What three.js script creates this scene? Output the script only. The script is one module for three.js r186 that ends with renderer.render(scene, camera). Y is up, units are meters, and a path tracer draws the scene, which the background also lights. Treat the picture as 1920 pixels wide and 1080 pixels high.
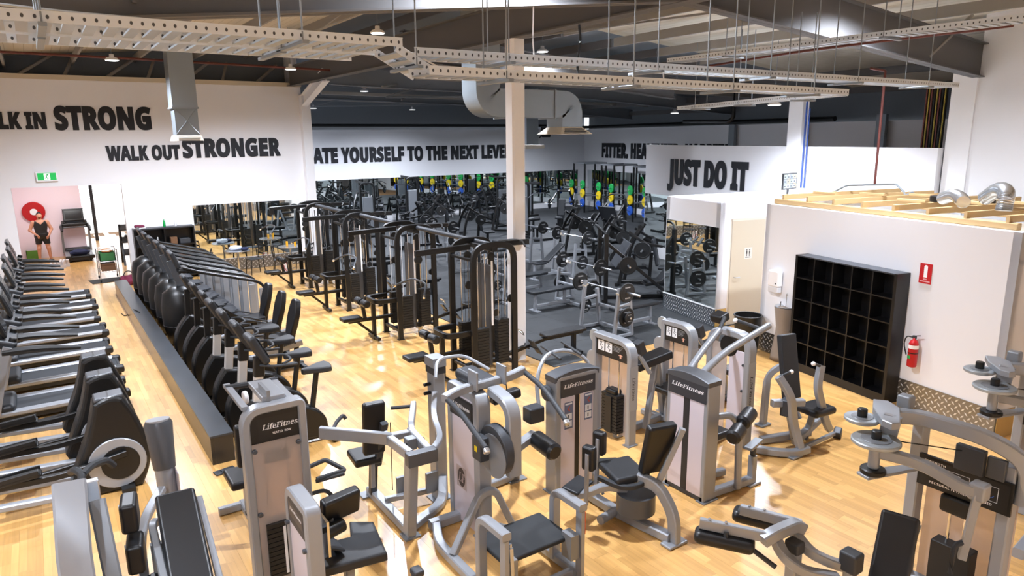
import * as THREE from 'three';
import { mergeGeometries, toCreasedNormals } from 'three/addons/utils/BufferGeometryUtils.js';
import { RoundedBoxGeometry } from 'three/addons/geometries/RoundedBoxGeometry.js';
import { TextGeometry } from 'three/addons/geometries/TextGeometry.js';
import { FontLoader } from 'three/addons/loaders/FontLoader.js';

// ---------- camera, sky, exposure ----------
const scene = new THREE.Scene();
const EYE = 4.0, FPX = 1310;
const camera = new THREE.PerspectiveCamera(44.804, 16 / 9, 0.1, 200);
camera.position.set(0, EYE, 0);
camera.rotation.order = 'YXZ';
camera.rotation.set(-12.197 * Math.PI / 180, -33.949 * Math.PI / 180, -0.567 * Math.PI / 180);
camera.updateMatrixWorld();
scene.background = new THREE.Color().setRGB(3.2, 3.3, 3.5);
const renderer = new THREE.WebGLRenderer({ antialias: true });
renderer.toneMapping = THREE.LinearToneMapping;
renderer.toneMappingExposure = 1.0;
renderer.shadowMap.enabled = true;
const LAMP = 172;   // candela of one high-bay lamp, in scene units

// ---------- helpers ----------
const V = (x, y, z) => new THREE.Vector3(x, y, z);
const R = Math.PI / 180;
const CQ = camera.quaternion.clone();
const ray = (px, py) => V((px - 960) / FPX, -(py - 540) / FPX, -1).applyQuaternion(CQ).normalize();
// a pixel gives a direction; its distance comes from a height, or from an upright plane (x or z) that the thing stands in
const gH = (px, py, h = 0) => { const r = ray(px, py); return r.multiplyScalar((h - EYE) / r.y).add(V(0, EYE, 0)); };
const gX = (px, py, x) => { const r = ray(px, py); return r.multiplyScalar(x / r.x).add(V(0, EYE, 0)); };
const gZ = (px, py, z) => { const r = ray(px, py); return r.multiplyScalar(z / r.z).add(V(0, EYE, 0)); };
let seed = 7; const rnd = () => { seed = (seed * 1664525 + 1013904223) >>> 0; return seed / 4294967296; };
const used = {};
const numbered = n => { if (!(n in used)) { used[n] = 0; return n; } used[n]++; return n + '_' + String(used[n]).padStart(3, '0'); };
const org = new Map();
function thing(name, label, category, pos, group, kind) {
  const o = new THREE.Group(); o.name = numbered(name); scene.add(o);
  const p = pos ? V(...pos) : V(0, 0, 0); o.position.copy(p); org.set(o, p);
  o.userData = { label, category }; if (group) o.userData.group = group; if (kind) { o.userData.kind = kind; }
  return o;
}
function dup(src, [x, y, z], turn = null, label, group) {
  const c = src.clone(); c.name = numbered(src.name.replace(/_\d\d\d$/, '')); scene.add(c); c.position.set(x, y, z);
  if (turn !== null) c.rotation.y = turn;
  c.userData = { ...src.userData }; if (label) c.userData.label = label; if (group) c.userData.group = group;
  return c;
}
const flat = g => { const h = g.index ? g.toNonIndexed() : g; for (const k of Object.keys(h.attributes)) if (!['position', 'normal', 'uv'].includes(k)) h.deleteAttribute(k); return h; };
const join = gs => { gs = (Array.isArray(gs) ? gs : [gs]).flat(9).map(flat); return gs.length === 1 ? gs[0] : mergeGeometries(gs); };
// one part: geometries in the coordinates of the thing's builder
function P(parent, name, gs, m, label) {
  const g = join(gs); const root = org.get(parent) ? parent : parent.userData_root; const o = org.get(root);
  if (o && (o.x || o.y || o.z)) g.translate(-o.x, -o.y, -o.z);
  const me = new THREE.Mesh(g, m); me.name = name; me.castShadow = me.receiveShadow = true; parent.add(me); me.userData_root = root;
  if (label) me.userData.label = label; return me;
}
function S(name, gs, m) { const me = new THREE.Mesh(join(gs), m); me.name = numbered(name); me.castShadow = me.receiveShadow = true; scene.add(me); me.userData = { kind: 'structure' }; org.set(me, V(0, 0, 0)); return me; }
function solo(name, label, category, gs, m, group) { // a thing that is one mesh, its origin at the base of its box
  const g = join(gs); g.computeBoundingBox(); const b = g.boundingBox, c = V((b.min.x + b.max.x) / 2, b.min.y, (b.min.z + b.max.z) / 2); g.translate(-c.x, -c.y, -c.z);
  const me = new THREE.Mesh(g, m); me.name = numbered(name); me.position.copy(c); org.set(me, c); me.castShadow = me.receiveShadow = true; scene.add(me);
  me.userData = { label, category }; if (group) me.userData.group = group; return me;
}
// geometry
const box = (x0, y0, z0, x1, y1, z1) => { const g = new THREE.BoxGeometry(Math.abs(x1 - x0), Math.abs(y1 - y0), Math.abs(z1 - z0)); g.translate((x0 + x1) / 2, (y0 + y1) / 2, (z0 + z1) / 2); return g; };
const rbox = (w, h, d, r = 0.02, s = 2) => new RoundedBoxGeometry(w, h, d, s, Math.min(r, w / 2.01, h / 2.01, d / 2.01));
const tf = (g, p, rx = 0, ry = 0, rz = 0, ord = 'YXZ') => { g.applyMatrix4(new THREE.Matrix4().compose(p.isVector3 ? p : V(...p), new THREE.Quaternion().setFromEuler(new THREE.Euler(rx, ry, rz, ord)), V(1, 1, 1))); return g; };
// place a geometry whose own axes x,y,z go along the given directions
const orient = (g, c, ax, ay) => { ax = ax.clone().normalize(); const az = ax.clone().cross(ay).normalize(); ay = az.clone().cross(ax); g.applyMatrix4(new THREE.Matrix4().makeBasis(ax, ay, az).setPosition(c)); return g; };
const prof = (w, h, r = 0.25) => { const a = w / 2, b = h / 2, c = Math.min(a, b) * r; return [[a, -b + c], [a, b - c], [a - c, b], [-a + c, b], [-a, b - c], [-a, -b + c], [-a + c, -b], [a - c, -b]]; };
const circ = (r, n = 10) => Array.from({ length: n }, (_, i) => [r * Math.cos(i * 2 * Math.PI / n), r * Math.sin(i * 2 * Math.PI / n)]);
const vec = p => p.isVector3 ? p : V(...p);
function fil(pts, r, n = 4) { // round the corners of a polyline
  pts = pts.map(vec); if (!r) return pts; const o = [pts[0]];
  for (let i = 1; i < pts.length - 1; i++) {
    const a = pts[i - 1], b = pts[i], c = pts[i + 1], d = Math.min(r, a.distanceTo(b) * 0.49, c.distanceTo(b) * 0.49);
    const p = b.clone().add(a.clone().sub(b).setLength(d)), q = b.clone().add(c.clone().sub(b).setLength(d));
    for (let k = 0; k <= n; k++) { const t = k / n; o.push(p.clone().multiplyScalar((1 - t) * (1 - t)).addScaledVector(b, 2 * t * (1 - t)).addScaledVector(q, t * t)); }
  }
  o.push(pts[pts.length - 1]); return o;
}
function sweep(pts, pr, up = V(0, 1, 0), scale = null) { // profile pr swept along a polyline; u is sideways, v towards up
  pts = pts.map(vec); const n = pts.length, m = pr.length, pos = [], uv = []; const rings = []; let len = 0; const L = [];
  for (let i = 0; i < n; i++) {
    const t = V(0, 0, 0); if (i < n - 1) t.add(pts[i + 1].clone().sub(pts[i]).normalize()); if (i > 0) t.add(pts[i].clone().sub(pts[i - 1]).normalize()); t.normalize();
    let s = t.clone().cross(up); if (s.lengthSq() < 1e-4) s = t.clone().cross(Math.abs(t.z) < 0.9 ? V(0, 0, 1) : V(1, 0, 0)); s.normalize(); const u = s.clone().cross(t);
    const k = scale ? scale[i] : 1; rings.push(pr.map(([a, b]) => pts[i].clone().addScaledVector(s, a * k).addScaledVector(u, b * k)));
    if (i) len += pts[i].distanceTo(pts[i - 1]); L.push(len);
  }
  const tri = (a, b, c, ua, ub, uc) => { pos.push(a.x, a.y, a.z, b.x, b.y, b.z, c.x, c.y, c.z); uv.push(...ua, ...ub, ...uc); };
  for (let i = 0; i < n - 1; i++) for (let j = 0; j < m; j++) {
    const k = (j + 1) % m, a = rings[i][j], b = rings[i][k], c = rings[i + 1][k], d = rings[i + 1][j], u0 = j / m, u1 = (j + 1) / m;
    tri(a, b, c, [u0, L[i]], [u1, L[i]], [u1, L[i + 1]]); tri(a, c, d, [u0, L[i]], [u1, L[i + 1]], [u0, L[i + 1]]);
  }
  for (let j = 1; j < m - 1; j++) { const a = rings[0], b = rings[n - 1]; tri(a[0], a[j + 1], a[j], [0, 0], [0, 0], [0, 0]); tri(b[0], b[j], b[j + 1], [0, 0], [0, 0], [0, 0]); }
  const g = new THREE.BufferGeometry(); g.setAttribute('position', new THREE.Float32BufferAttribute(pos, 3)); g.setAttribute('uv', new THREE.Float32BufferAttribute(uv, 2));
  g.computeVertexNormals(); return toCreasedNormals(g, 0.7);
}
const bar = (p, q, w = 0.06, h = w, up) => sweep([p, q], prof(w, h), up);
const tube = (pts, r, f = 0, n = 8) => sweep(fil(pts, f), circ(r, n));
const rect = (pts, w, h, f = 0.1, up) => sweep(fil(pts, f, 5), prof(w, h), up);
const rod = (p, q, r, n = 8) => sweep([p, q], circ(r, n));
// cylinder with softened rims along an axis
const roll = (p, q, r, c = 0.012, n = 18) => { p = vec(p); q = vec(q); const l = p.distanceTo(q); const g = new THREE.LatheGeometry([[0, 0], [r - c, 0], [r, c], [r, l - c], [r - c, l], [0, l]].map(a => new THREE.Vector2(...a)), n); g.applyQuaternion(new THREE.Quaternion().setFromUnitVectors(V(0, 1, 0), q.clone().sub(p).normalize())); g.translate(p.x, p.y, p.z); return toCreasedNormals(flat(g), 0.6); };
// cushion: rounded box at c, own axes x along ax and y along ay
const pad = (c, w, h, d, ax = V(1, 0, 0), ay = V(0, 1, 0), r = 0.03) => orient(rbox(w, h, d, r, 3), vec(c), vec(ax), vec(ay));
const plate = (pts2, th, bev = 0.003) => { const s = new THREE.Shape(pts2.map(a => new THREE.Vector2(...a))); return new THREE.ExtrudeGeometry(s, { depth: th, bevelEnabled: bev > 0, bevelSize: bev, bevelThickness: bev, bevelSegments: 1, curveSegments: 6 }); };
// ---------- materials ----------
const std = (c, roughness = 0.6, metalness = 0, o = {}) => new THREE.MeshStandardMaterial({ color: c, roughness, metalness, ...o });
const M = {
  silver: std('#9a9ea4', 0.36, 0.35), silverD: std('#83878c', 0.4, 0.35), duct: std('#929ba1', 0.36, 0.6), steel: std('#c9cdd2', 0.25, 0.85), chrome: std('#e6e8ea', 0.1, 1), black: std('#0f1011', 0.4, 0.05), blackM: std('#151617', 0.5), vinyl: std('#121316', 0.4), vinylG: std('#24272b', 0.45),
  grip: std('#2c2f33', 0.6), dark: std('#3a3d42', 0.45, 0.2), white: std('#eeeef0', 0.75), wallw: std('#e9e9ec', 0.85), galv: std('#a7aeb3', 0.4, 0.5), galvD: std('#8f969b', 0.5, 0.6), beam: std('#5b5a5a', 0.7), beamL: std('#8d8983', 0.7), tan: std('#c9bda6', 0.8),
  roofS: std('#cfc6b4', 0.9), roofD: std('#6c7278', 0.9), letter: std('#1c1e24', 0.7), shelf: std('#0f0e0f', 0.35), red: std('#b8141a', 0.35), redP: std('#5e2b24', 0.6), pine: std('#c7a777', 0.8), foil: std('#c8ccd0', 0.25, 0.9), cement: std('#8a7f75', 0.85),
  cream: std('#ddd3c2', 0.6), green: std('#12a04a', 0.5), yellow: std('#e5c714', 0.5), blue: std('#1d55b8', 0.5), skin: std('#c68d72', 0.6), rubber: std('#202326', 0.75), belt: std('#25282c', 0.8), gold: std('#c6a765', 0.45, 0.5), graphite: std('#55585d', 0.4, 0.4), frost: new THREE.MeshPhysicalMaterial({ color: '#d3ccd6', roughness: 0.42, metalness: 0.15, clearcoat: 0.4, clearcoatRoughness: 0.3 }),
  smoke: new THREE.MeshPhysicalMaterial({ color: '#e9e0da', roughness: 0.38, transmission: 0.75, thickness: 0, ior: 1.45 }),
  mirror: std('#dfe6e4', 0.015, 1), glass: new THREE.MeshPhysicalMaterial({ color: '#ffffff', roughness: 0.02, transmission: 1, thickness: 0 }), orange: std('#e0631c', 0.5), amber: std('#e8a413', 0.4), plum: std('#6d1f3c', 0.8), navy: std('#20284a', 0.8), brown: std('#6a4a30', 0.6)
};
function canvasTex(w, h, draw) { const c = document.createElement('canvas'); c.width = w; c.height = h; const x = c.getContext('2d'); draw(x, w, h); const t = new THREE.CanvasTexture(c); t.colorSpace = THREE.SRGBColorSpace; t.anisotropy = 8; return t; }
const font = await new FontLoader().loadAsync('fonts/droid/droid_sans_bold.typeface.json');
function letters(txt, cap, wide, depth = 0.012) { // lettering in the xy plane, cap height and total width as given
  const g = new TextGeometry(txt, { font, size: 1, depth: 0.05, curveSegments: 5, bevelEnabled: true, bevelSize: 0.065, bevelThickness: 0.01, bevelSegments: 1 });
  g.computeBoundingBox(); const b = g.boundingBox; const cg = new TextGeometry('H', { font, size: 1, depth: 0.05, bevelEnabled: true, bevelSize: 0.035, bevelThickness: 0.01 }); cg.computeBoundingBox();
  g.translate(-b.min.x, 0.035, 0); g.scale(wide / (b.max.x - b.min.x), cap / (cg.boundingBox.max.y + 0.035), depth / 0.07); return g;
}
// quad with uv 0..1 spanned by a corner and two edges, with thickness behind it
function quad(o, a, b) { o = vec(o); a = vec(a); b = vec(b); const p = [o, o.clone().add(a), o.clone().add(a).add(b), o.clone().add(b)]; const g = new THREE.BufferGeometry(); const f = [0, 1, 2, 0, 2, 3], U = [[0, 0], [1, 0], [1, 1], [0, 1]]; g.setAttribute('position', new THREE.Float32BufferAttribute(f.flatMap(i => [p[i].x, p[i].y, p[i].z]), 3)); g.setAttribute('uv', new THREE.Float32BufferAttribute(f.flatMap(i => U[i]), 2)); g.computeVertexNormals(); return g; }
// ---------- floor ----------
const AX = V(Math.sin(11 * R), 0, -Math.cos(11 * R)), BX = V(Math.cos(11 * R), 0, Math.sin(11 * R)); // the office block is turned by 11 degrees
const inView = (p, lim = 1.08) => { const c = p.clone().sub(camera.position).applyQuaternion(CQ.clone().invert()); if (c.z > -0.5) return 0; const x = c.x / -c.z * FPX / 960, y = c.y / -c.z * FPX / 540; return Math.abs(x) < lim && Math.abs(y) < lim ? 1 / -c.z : 0; };
const floorS = S('floor', [box(-4.2, -0.3, 6, 27, -0.014, -36), box(-4.2, -0.014, 6, 12.9, -0.010, -9.385), box(-4.2, -0.014, -9.385, 7.21, -0.010, -36)], std('#6b4c2a', 0.9));
const woodTex = (() => {
  const W = 1024, Hh = 1024, d = new Uint8Array(W * Hh * 4), B = 8, st = 3; let s = 11; const r = () => { s = (s * 1664525 + 1013904223) >>> 0; return s / 4294967296; };
  const strips = []; for (let i = 0; i < B * st; i++) { let y = -r() * 200; const a = []; while (y < Hh) { const l = 230 + r() * 260; a.push([y, y + l, r(), r() * 1000]); y += l; } strips.push(a); }
  const sw = W / (B * st);
  for (let x = 0; x < W; x++) { const k = Math.min(B * st - 1, Math.floor(x / sw)), fx = x / sw - k; let n = 0; for (let y = 0; y < Hh; y++) {
    while (n < strips[k].length - 1 && y >= strips[k][n][1]) n++; const p = strips[k][n], t = p[2];
    const g = Math.sin((fx * 9 + p[3]) + Math.sin(y * 0.011 + p[3]) * 1.6) * 0.5 + Math.sin(fx * 41 + p[3] * 3 + y * 0.004) * 0.35 + (r() - 0.5) * 0.7; let v = 0.95 + (t - 0.5) * 0.13 + g * 0.022; const e = fx < 0.02 || y - p[0] < 2 ? 0.9 : 1; v *= e;
    const o = (y * W + x) * 4, w = t * 0.6 + 0.2 * r(); d[o] = Math.min(255, 222 * v + 5 * w); d[o + 1] = Math.min(255, (170 + 9 * w) * v); d[o + 2] = Math.min(255, (97 + 15 * w) * v); d[o + 3] = 255; } }
  const t = new THREE.DataTexture(d, W, Hh); t.colorSpace = THREE.SRGBColorSpace; t.magFilter = THREE.LinearFilter; t.minFilter = THREE.LinearMipmapLinearFilter; t.generateMipmaps = true; t.wrapS = t.wrapT = THREE.RepeatWrapping; t.anisotropy = 8; t.needsUpdate = true; return t;
})();
const plankM = new THREE.MeshPhysicalMaterial({ map: woodTex, roughness: 0.35, clearcoat: 0.5, clearcoatRoughness: 0.2 });
const PW = 0.2, PL = 1.9; const plankG = [];
for (let k = 0; k < 8; k++) for (let f = 0; f < 2; f++) { const g = flat(box(-PW / 2 + 0.0005, -0.01, -PL / 2 + 0.0005, PW / 2 - 0.0005, 0, PL / 2 - 0.0005)); const p = g.attributes.position, u = g.attributes.uv; for (let i = 0; i < p.count; i++) u.setXY(i, (k + 0.02 + 0.96 * (p.getX(i) / PW + 0.5)) / 8, (f ? -1 : 1) * (p.getZ(i) / PL)); plankG.push(g); }
{
  const list = []; let col = 0;
  for (let x = -4.1; x < 12.9; x += PW, col++) { const offs = (col * 0.618 % 1) * PL;
    for (let z = 6.5 - offs; z > -35; z -= PL) { const z0 = z + PL / 2, z1 = z - PL / 2; if (x > 7.2 && z1 < -9.38 && z0 < -9.38) continue; if (z0 < -22.7 && (x < -0.9 || x > 3.6)) continue; list.push([x, z, col]); } }
  for (const l of list) l.push(Math.max(inView(V(l[0], 0, l[1])), inView(V(l[0], 0, l[1] - 0.9)) * 0.9));
  list.sort((a, b) => b[3] - a[3]); const rest = [];
  list.forEach(([x, z], i) => { let G0 = plankG[Math.floor(rnd() * 16)]; let zz = z, cut = false; const z0 = z + PL / 2, z1 = z - PL / 2;
    if (x > 7.2 - 0.05 && z1 < -9.385 && x > 7.1) { const l = z0 + 9.385; if (l < 0.02) return; G0 = flat(box(-PW / 2 + 0.0005, -0.01, -l / 2, PW / 2 - 0.0005, 0, l / 2)); const p = G0.attributes.position, u = G0.attributes.uv, k = i % 8; for (let j = 0; j < p.count; j++) u.setXY(j, (k + 0.02 + 0.96 * (p.getX(j) / PW + 0.5)) / 8, p.getZ(j) / PL); zz = z0 - l / 2; }
    if (i < 300) { const m = new THREE.Mesh(G0, plankM); m.name = 'plank'; m.position.set(x, 0, zz); m.receiveShadow = m.castShadow = true; floorS.add(m); } else { const g = G0.clone(); g.translate(x, 0, zz); rest.push(g); } });
  const m = new THREE.Mesh(mergeGeometries(rest), plankM); m.name = 'distant_planks'; m.userData = { kind: 'stuff' }; m.receiveShadow = m.castShadow = true; floorS.add(m);
}
const rubTex = (() => { const n = 512, d = new Uint8Array(n * n * 4); let s = 5; const r = () => { s = (s * 1664525 + 1013904223) >>> 0; return s / 4294967296; }; for (let i = 0; i < n * n; i++) { const f = r(); const x = i % n, y = (i / n) | 0; const c = Math.sin(x * 0.02 + Math.sin(y * 0.017) * 2) * Math.cos(y * 0.023) * 3; const v = f > 0.985 ? 80 : 42 + f * 9 + c; d.set([v, v * 1.05, v * 1.1, 255], i * 4); } const t = new THREE.DataTexture(d, n, n); t.colorSpace = THREE.SRGBColorSpace; t.magFilter = THREE.LinearFilter; t.minFilter = THREE.LinearMipmapLinearFilter; t.generateMipmaps = true; t.wrapS = t.wrapT = THREE.RepeatWrapping; t.needsUpdate = true; return t; })();
const tileM = std('#ffffff', 0.6, 0, { map: rubTex });
{
  const list = []; for (let x = 7.22; x < 27; x++) for (let z = -9.395; z > -32; z--) { const c = V(x + 0.5, 0, z - 0.5); if (c.x > 18.5 && c.z > -17) continue; list.push([c, inView(c)]); }
  list.sort((a, b) => b[1] - a[1]); const gg = flat(box(-0.498, -0.012, -0.498, 0.498, 0.004, 0.498)); const rest = [];
  list.forEach(([c], i) => { if (i < 300) { const m = new THREE.Mesh(gg, tileM); m.name = 'rubber_tile'; m.position.copy(c); m.rotation.y = (i % 4) * Math.PI / 2; m.receiveShadow = m.castShadow = true; floorS.add(m); } else rest.push(gg.clone().translate(c.x, c.y, c.z)); });
  const m = new THREE.Mesh(mergeGeometries(rest), tileM); m.name = 'distant_rubber_tiles'; m.userData = { kind: 'stuff' }; m.receiveShadow = true; floorS.add(m);
}
// ---------- walls ----------
const seg = (p, q, y0, y1, th = 0.15) => { p = vec(p); q = vec(q); const d = q.clone().sub(p); const l = d.length(); const n = d.clone().normalize().cross(V(0, 1, 0)); return orient(new THREE.BoxGeometry(l, y1 - y0, Math.abs(th)), p.clone().add(q).multiplyScalar(0.5).addScaledVector(n, th / 2).setY((y0 + y1) / 2), d, V(0, 1, 0)); }; // wall on the right-hand side of the line p to q
const wallBL = S('wall_back_left', [box(-4.2, 0, -22.7, -0.56, 5.6, -22.9), box(2.0, 0, -22.7, 7.3, 5.6, -22.9), box(-0.56, 2.81, -22.7, 2.0, 5.6, -22.9)], M.wallw);
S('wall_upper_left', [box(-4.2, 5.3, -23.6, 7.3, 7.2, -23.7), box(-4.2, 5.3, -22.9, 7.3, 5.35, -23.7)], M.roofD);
S('wall_left', box(-4.4, 0, 6, -4.2, 7.2, -22.9), M.wallw);
S('wall_near', box(-4.4, 0, 6, 27, 7.2, 6.2), M.wallw);
const wallB = S('wall_back', box(7.1, 0, -32.2, 27.2, 4.4, -32.4), M.wallw);
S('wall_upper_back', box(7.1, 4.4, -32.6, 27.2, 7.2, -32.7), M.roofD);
S('wall_side_hidden', box(7.1, 0, -22.9, 7.3, 7.2, -32.4), M.wallw);
const rW = z => V(26.9 + (z + 32.2) * -Math.tan(11 * R), 0, z); // line of the far right wall
const wallR = S('wall_right', seg(rW(6), rW(-32.2), 0, 4.4, 0.2), M.wallw);
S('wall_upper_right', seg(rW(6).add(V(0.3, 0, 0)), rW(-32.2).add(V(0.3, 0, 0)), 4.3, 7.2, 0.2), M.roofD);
const J0 = V(17.22, 0, -17.2), J1 = V(15.24, 0, -7.02);
const wallJ = S('wall_change_room', seg(J1, J0, 0, 3.7, -0.15), M.wallw);
const K1 = V(12.75, 0, 6); S('wall_right_near', seg(K1, V(15.16, 0, -6.5), 0, 6.2, 0.2), M.wallw);
// lobby behind the doorway
S('wall_lobby_left', [box(-1.2, 0, -22.9, -1.0, 3.4, -36)], std('#efe2ea', 0.85));
S('wall_lobby_right', [box(3.6, 0, -22.9, 3.8, 3.4, -30.5)], M.wallw);
S('ceiling_lobby', box(-1.2, 3.3, -22.9, 3.8, 3.45, -33.4), M.white);
{ const zF = -33.2; const w = S('window_1', [box(-1.0, 3.0, zF, 3.8, 3.3, zF - 0.08), box(0.55, 0, zF, 0.7, 3.0, zF - 0.1), box(1.75, 0, zF, 1.87, 3.0, zF - 0.1), box(3.0, 0, zF, 3.12, 3.0, zF - 0.1)], M.dark);
  for (const [a, b] of [[0.7, 1.75], [1.87, 3.0]]) P(w, 'glass_pane', box(a, 0.05, zF - 0.04, b, 3.0, zF - 0.05), M.glass);
  S('wall_lobby_back', box(-1.2, 0, -29.3, 1.25, 3.3, -29.4), std('#f1dfe8', 0.85)); S('ground_outside', box(-20, -0.3, -36, 27, -0.05, -60), std('#b9b6b0', 0.9)); }
// change-room block with mirror, and the office block
const D0 = V(11.6, 0, -9.515), D1 = D0.clone().addScaledVector(AX, 1.87), D2 = D0.clone().addScaledVector(BX, 4.4), D3 = D1.clone().addScaledVector(BX, 4.6);
const blockW = S('wall_change_block', [seg(D0, D1, 0, 2.63, 0.12), seg(D1, D3, 0, 2.63, 0.12), seg(D2, D0, 2.28, 2.63, 0.12), seg(D0.clone().addScaledVector(BX, 0.28), D0, 0, 2.28, 0.12), seg(D2, D0.clone().addScaledVector(BX, 1.25), 0, 2.28, 0.12)], M.wallw);
{ const sh = [[D0, 0.02, 0.02], [D1, 0.02, -0.02], [D3, 0, -0.02], [D2, 0, 0.02]].map(([p, b, a]) => p.clone().addScaledVector(BX, b).addScaledVector(AX, a)); const g = new THREE.ExtrudeGeometry(new THREE.Shape(sh.map(p => new THREE.Vector2(p.x, -p.z))), { depth: 0.03, bevelEnabled: false }); g.rotateX(-Math.PI / 2); g.translate(0, 2.615, 0); S('ceiling_change_block', g, M.white); }
const C0 = V(11.03, 0, -8.0), C1 = C0.clone().addScaledVector(AX, -4.45), C2 = C0.clone().addScaledVector(BX, 4.2), C3 = C1.clone().addScaledVector(BX, 3.4);
const officeW = S('wall_office', [seg(C1, C0, 0, 2.76, 0.11), seg(C0, C2, 0, 2.76, 0.11), seg(C3, C1, 0, 2.76, 0.11)], M.wallw);
{ const g = new THREE.ExtrudeGeometry(new THREE.Shape([[C0, 0.06, -0.06], [C2, -0.1, -0.06], [C3, -0.1, 0.06], [C1, 0.06, 0.06]].map(([p, b, a]) => p.clone().addScaledVector(BX, b).addScaledVector(AX, a)).map(p => new THREE.Vector2(p.x, -p.z))), { depth: 0.02, bevelEnabled: false }); g.rotateX(-Math.PI / 2); g.translate(0, 2.42, 0); S('ceiling_office', g, M.cream); }
// toilet door
{ const a = D0.clone().addScaledVector(BX, 0.28), d = S('door_1', seg(D0.clone().addScaledVector(BX, 1.22), a.clone().addScaledVector(BX, 0.03), 0.01, 2.24, 0.05), M.tan); const n = AX.clone().multiplyScalar(-1);
  P(d, 'door_frame', [seg(a.clone().addScaledVector(BX, 0.05), a, 0, 2.28, 0.14), seg(a.clone().addScaledVector(BX, 0.97), a.clone().addScaledVector(BX, 0.92), 0, 2.28, 0.14), seg(a.clone().addScaledVector(BX, 0.97), a, 2.24, 2.29, 0.14)], M.cream);
  const h = a.clone().addScaledVector(BX, 0.12).addScaledVector(n, 0.04).setY(1.05); P(d, 'door_handle', [rod(h, h.clone().addScaledVector(n, 0.05), 0.012), rod(h.clone().addScaledVector(n, 0.05), h.clone().addScaledVector(n, 0.05).addScaledVector(BX, 0.12), 0.01)], M.steel);
  const s = a.clone().addScaledVector(BX, 0.4).setY(1.42).addScaledVector(n, 0.006); P(d, 'restroom_sign', quad(s, BX.clone().multiplyScalar(0.2), V(0, 0.24, 0)), std('#ffffff', 0.5, 0, { map: canvasTex(128, 160, (x, w, h) => { x.fillStyle = '#d8d2c6'; x.fillRect(0, 0, w, h); x.fillStyle = '#3a3532'; for (const c of [40, 88]) { x.beginPath(); x.arc(c, 36, 10, 0, 7); x.fill(); x.fillRect(c - 11, 50, 22, 40); x.fillRect(c - 9, 88, 7, 36); x.fillRect(c + 2, 88, 7, 36); } x.fillStyle = '#3a3532'; x.fillRect(18, 134, 92, 10); }) }), 'restroom sign with two figures'); }
// mirrors: panes on the walls
function mirrors(parent, p, q, y0, y1, n, off = 0.012) { p = vec(p); q = vec(q); for (let i = 0; i < n; i++) { const a = p.clone().lerp(q, i / n), b = p.clone().lerp(q, (i + 1) / n).addScaledVector(q.clone().sub(p).normalize(), -0.004); P(parent, 'mirror_pane', seg(a, b, y0, y1, -off), M.mirror); } }
mirrors(wallBL, [6.98, 0, -22.695], [3.79, 0, -22.695], 0.4, 2.09, 3, -0.012);
mirrors(wallB, [26.4, 0, -32.19], [7.32, 0, -32.19], 0.3, 2.1, 12, -0.012);
mirrors(wallR, rW(-13).addScaledVector(BX, -0.005), rW(-31.8).addScaledVector(BX, -0.005), 0.3, 2.1, 10, -0.012);
mirrors(wallJ, J0.clone().addScaledVector(AX, -0.03).addScaledVector(BX, -0.16), J0.clone().addScaledVector(AX, -5).addScaledVector(BX, -0.16), 0.4, 2.1, 3);
mirrors(blockW, D0.clone().addScaledVector(AX, 0.02).addScaledVector(BX, -0.005), D1.clone().addScaledVector(AX, -0.02).addScaledVector(BX, -0.005), 0.4, 2.12, 2, -0.012);
// diamond plate skirting
function treadPlate(name, p, q, h, m, s = 0.1) { p = vec(p); q = vec(q); const d = q.clone().sub(p), l = d.length(); d.normalize(); const n = V(0, 1, 0).cross(d); const b = S(name, seg(p, q, 0.005, h, -0.006), m); const gs = []; let k = 0;
  for (let y = s * 0.4; y < h - s * 0.3; y += s * 0.5, k++) for (let t = s * (k % 2 ? 0.9 : 0.4); t < l - s * 0.3; t += s) { const c = p.clone().addScaledVector(d, t).addScaledVector(n, 0.0065).setY(y); const e = plate([[-s * 0.3, 0], [0, s * 0.09], [s * 0.3, 0], [0, -s * 0.09]], 0.003, 0.003); e.rotateZ((k % 2 ? 1 : -1) * 0.785); orient(e, c, d, V(0, 1, 0)); gs.push(e); }
  const t = P(b, 'raised_treads', gs, trTop); t.userData.kind = 'stuff'; return b; }
const trM = std('#747a80', 0.36, 0.8), trG = std('#8a8884', 0.32, 0.85), trTop = std('#dcdee0', 0.3, 0.7);
treadPlate('baseboard_change_block', D0.clone().addScaledVector(BX, -0.008), D1.clone().addScaledVector(BX, -0.008), 0.385, trM, 0.085);
treadPlate('baseboard_office', C1.clone().addScaledVector(BX, -0.008), C0.clone().addScaledVector(BX, -0.008), 0.385, trG, 0.1);
treadPlate('baseboard_back_left', [7.28, 0, -22.69], [3.6, 0, -22.69], 0.385, trG, 0.14);
S('baseboard_block_end', seg(D0.clone().addScaledVector(BX, 0.27).addScaledVector(AX, -0.008), D0.clone().addScaledVector(AX, -0.008).addScaledVector(BX, -0.01), 0, 0.385, -0.006), M.gold);
S('baseboard_office_end', seg(C3.clone().addScaledVector(AX, -0.01), C1.clone().addScaledVector(AX, -0.01), 0, 0.385, -0.006), M.gold);
S('trim_mirror', seg(D0.clone().addScaledVector(BX, -0.02), D1.clone().addScaledVector(BX, -0.02), 0.385, 0.4, -0.012), M.white);
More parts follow.
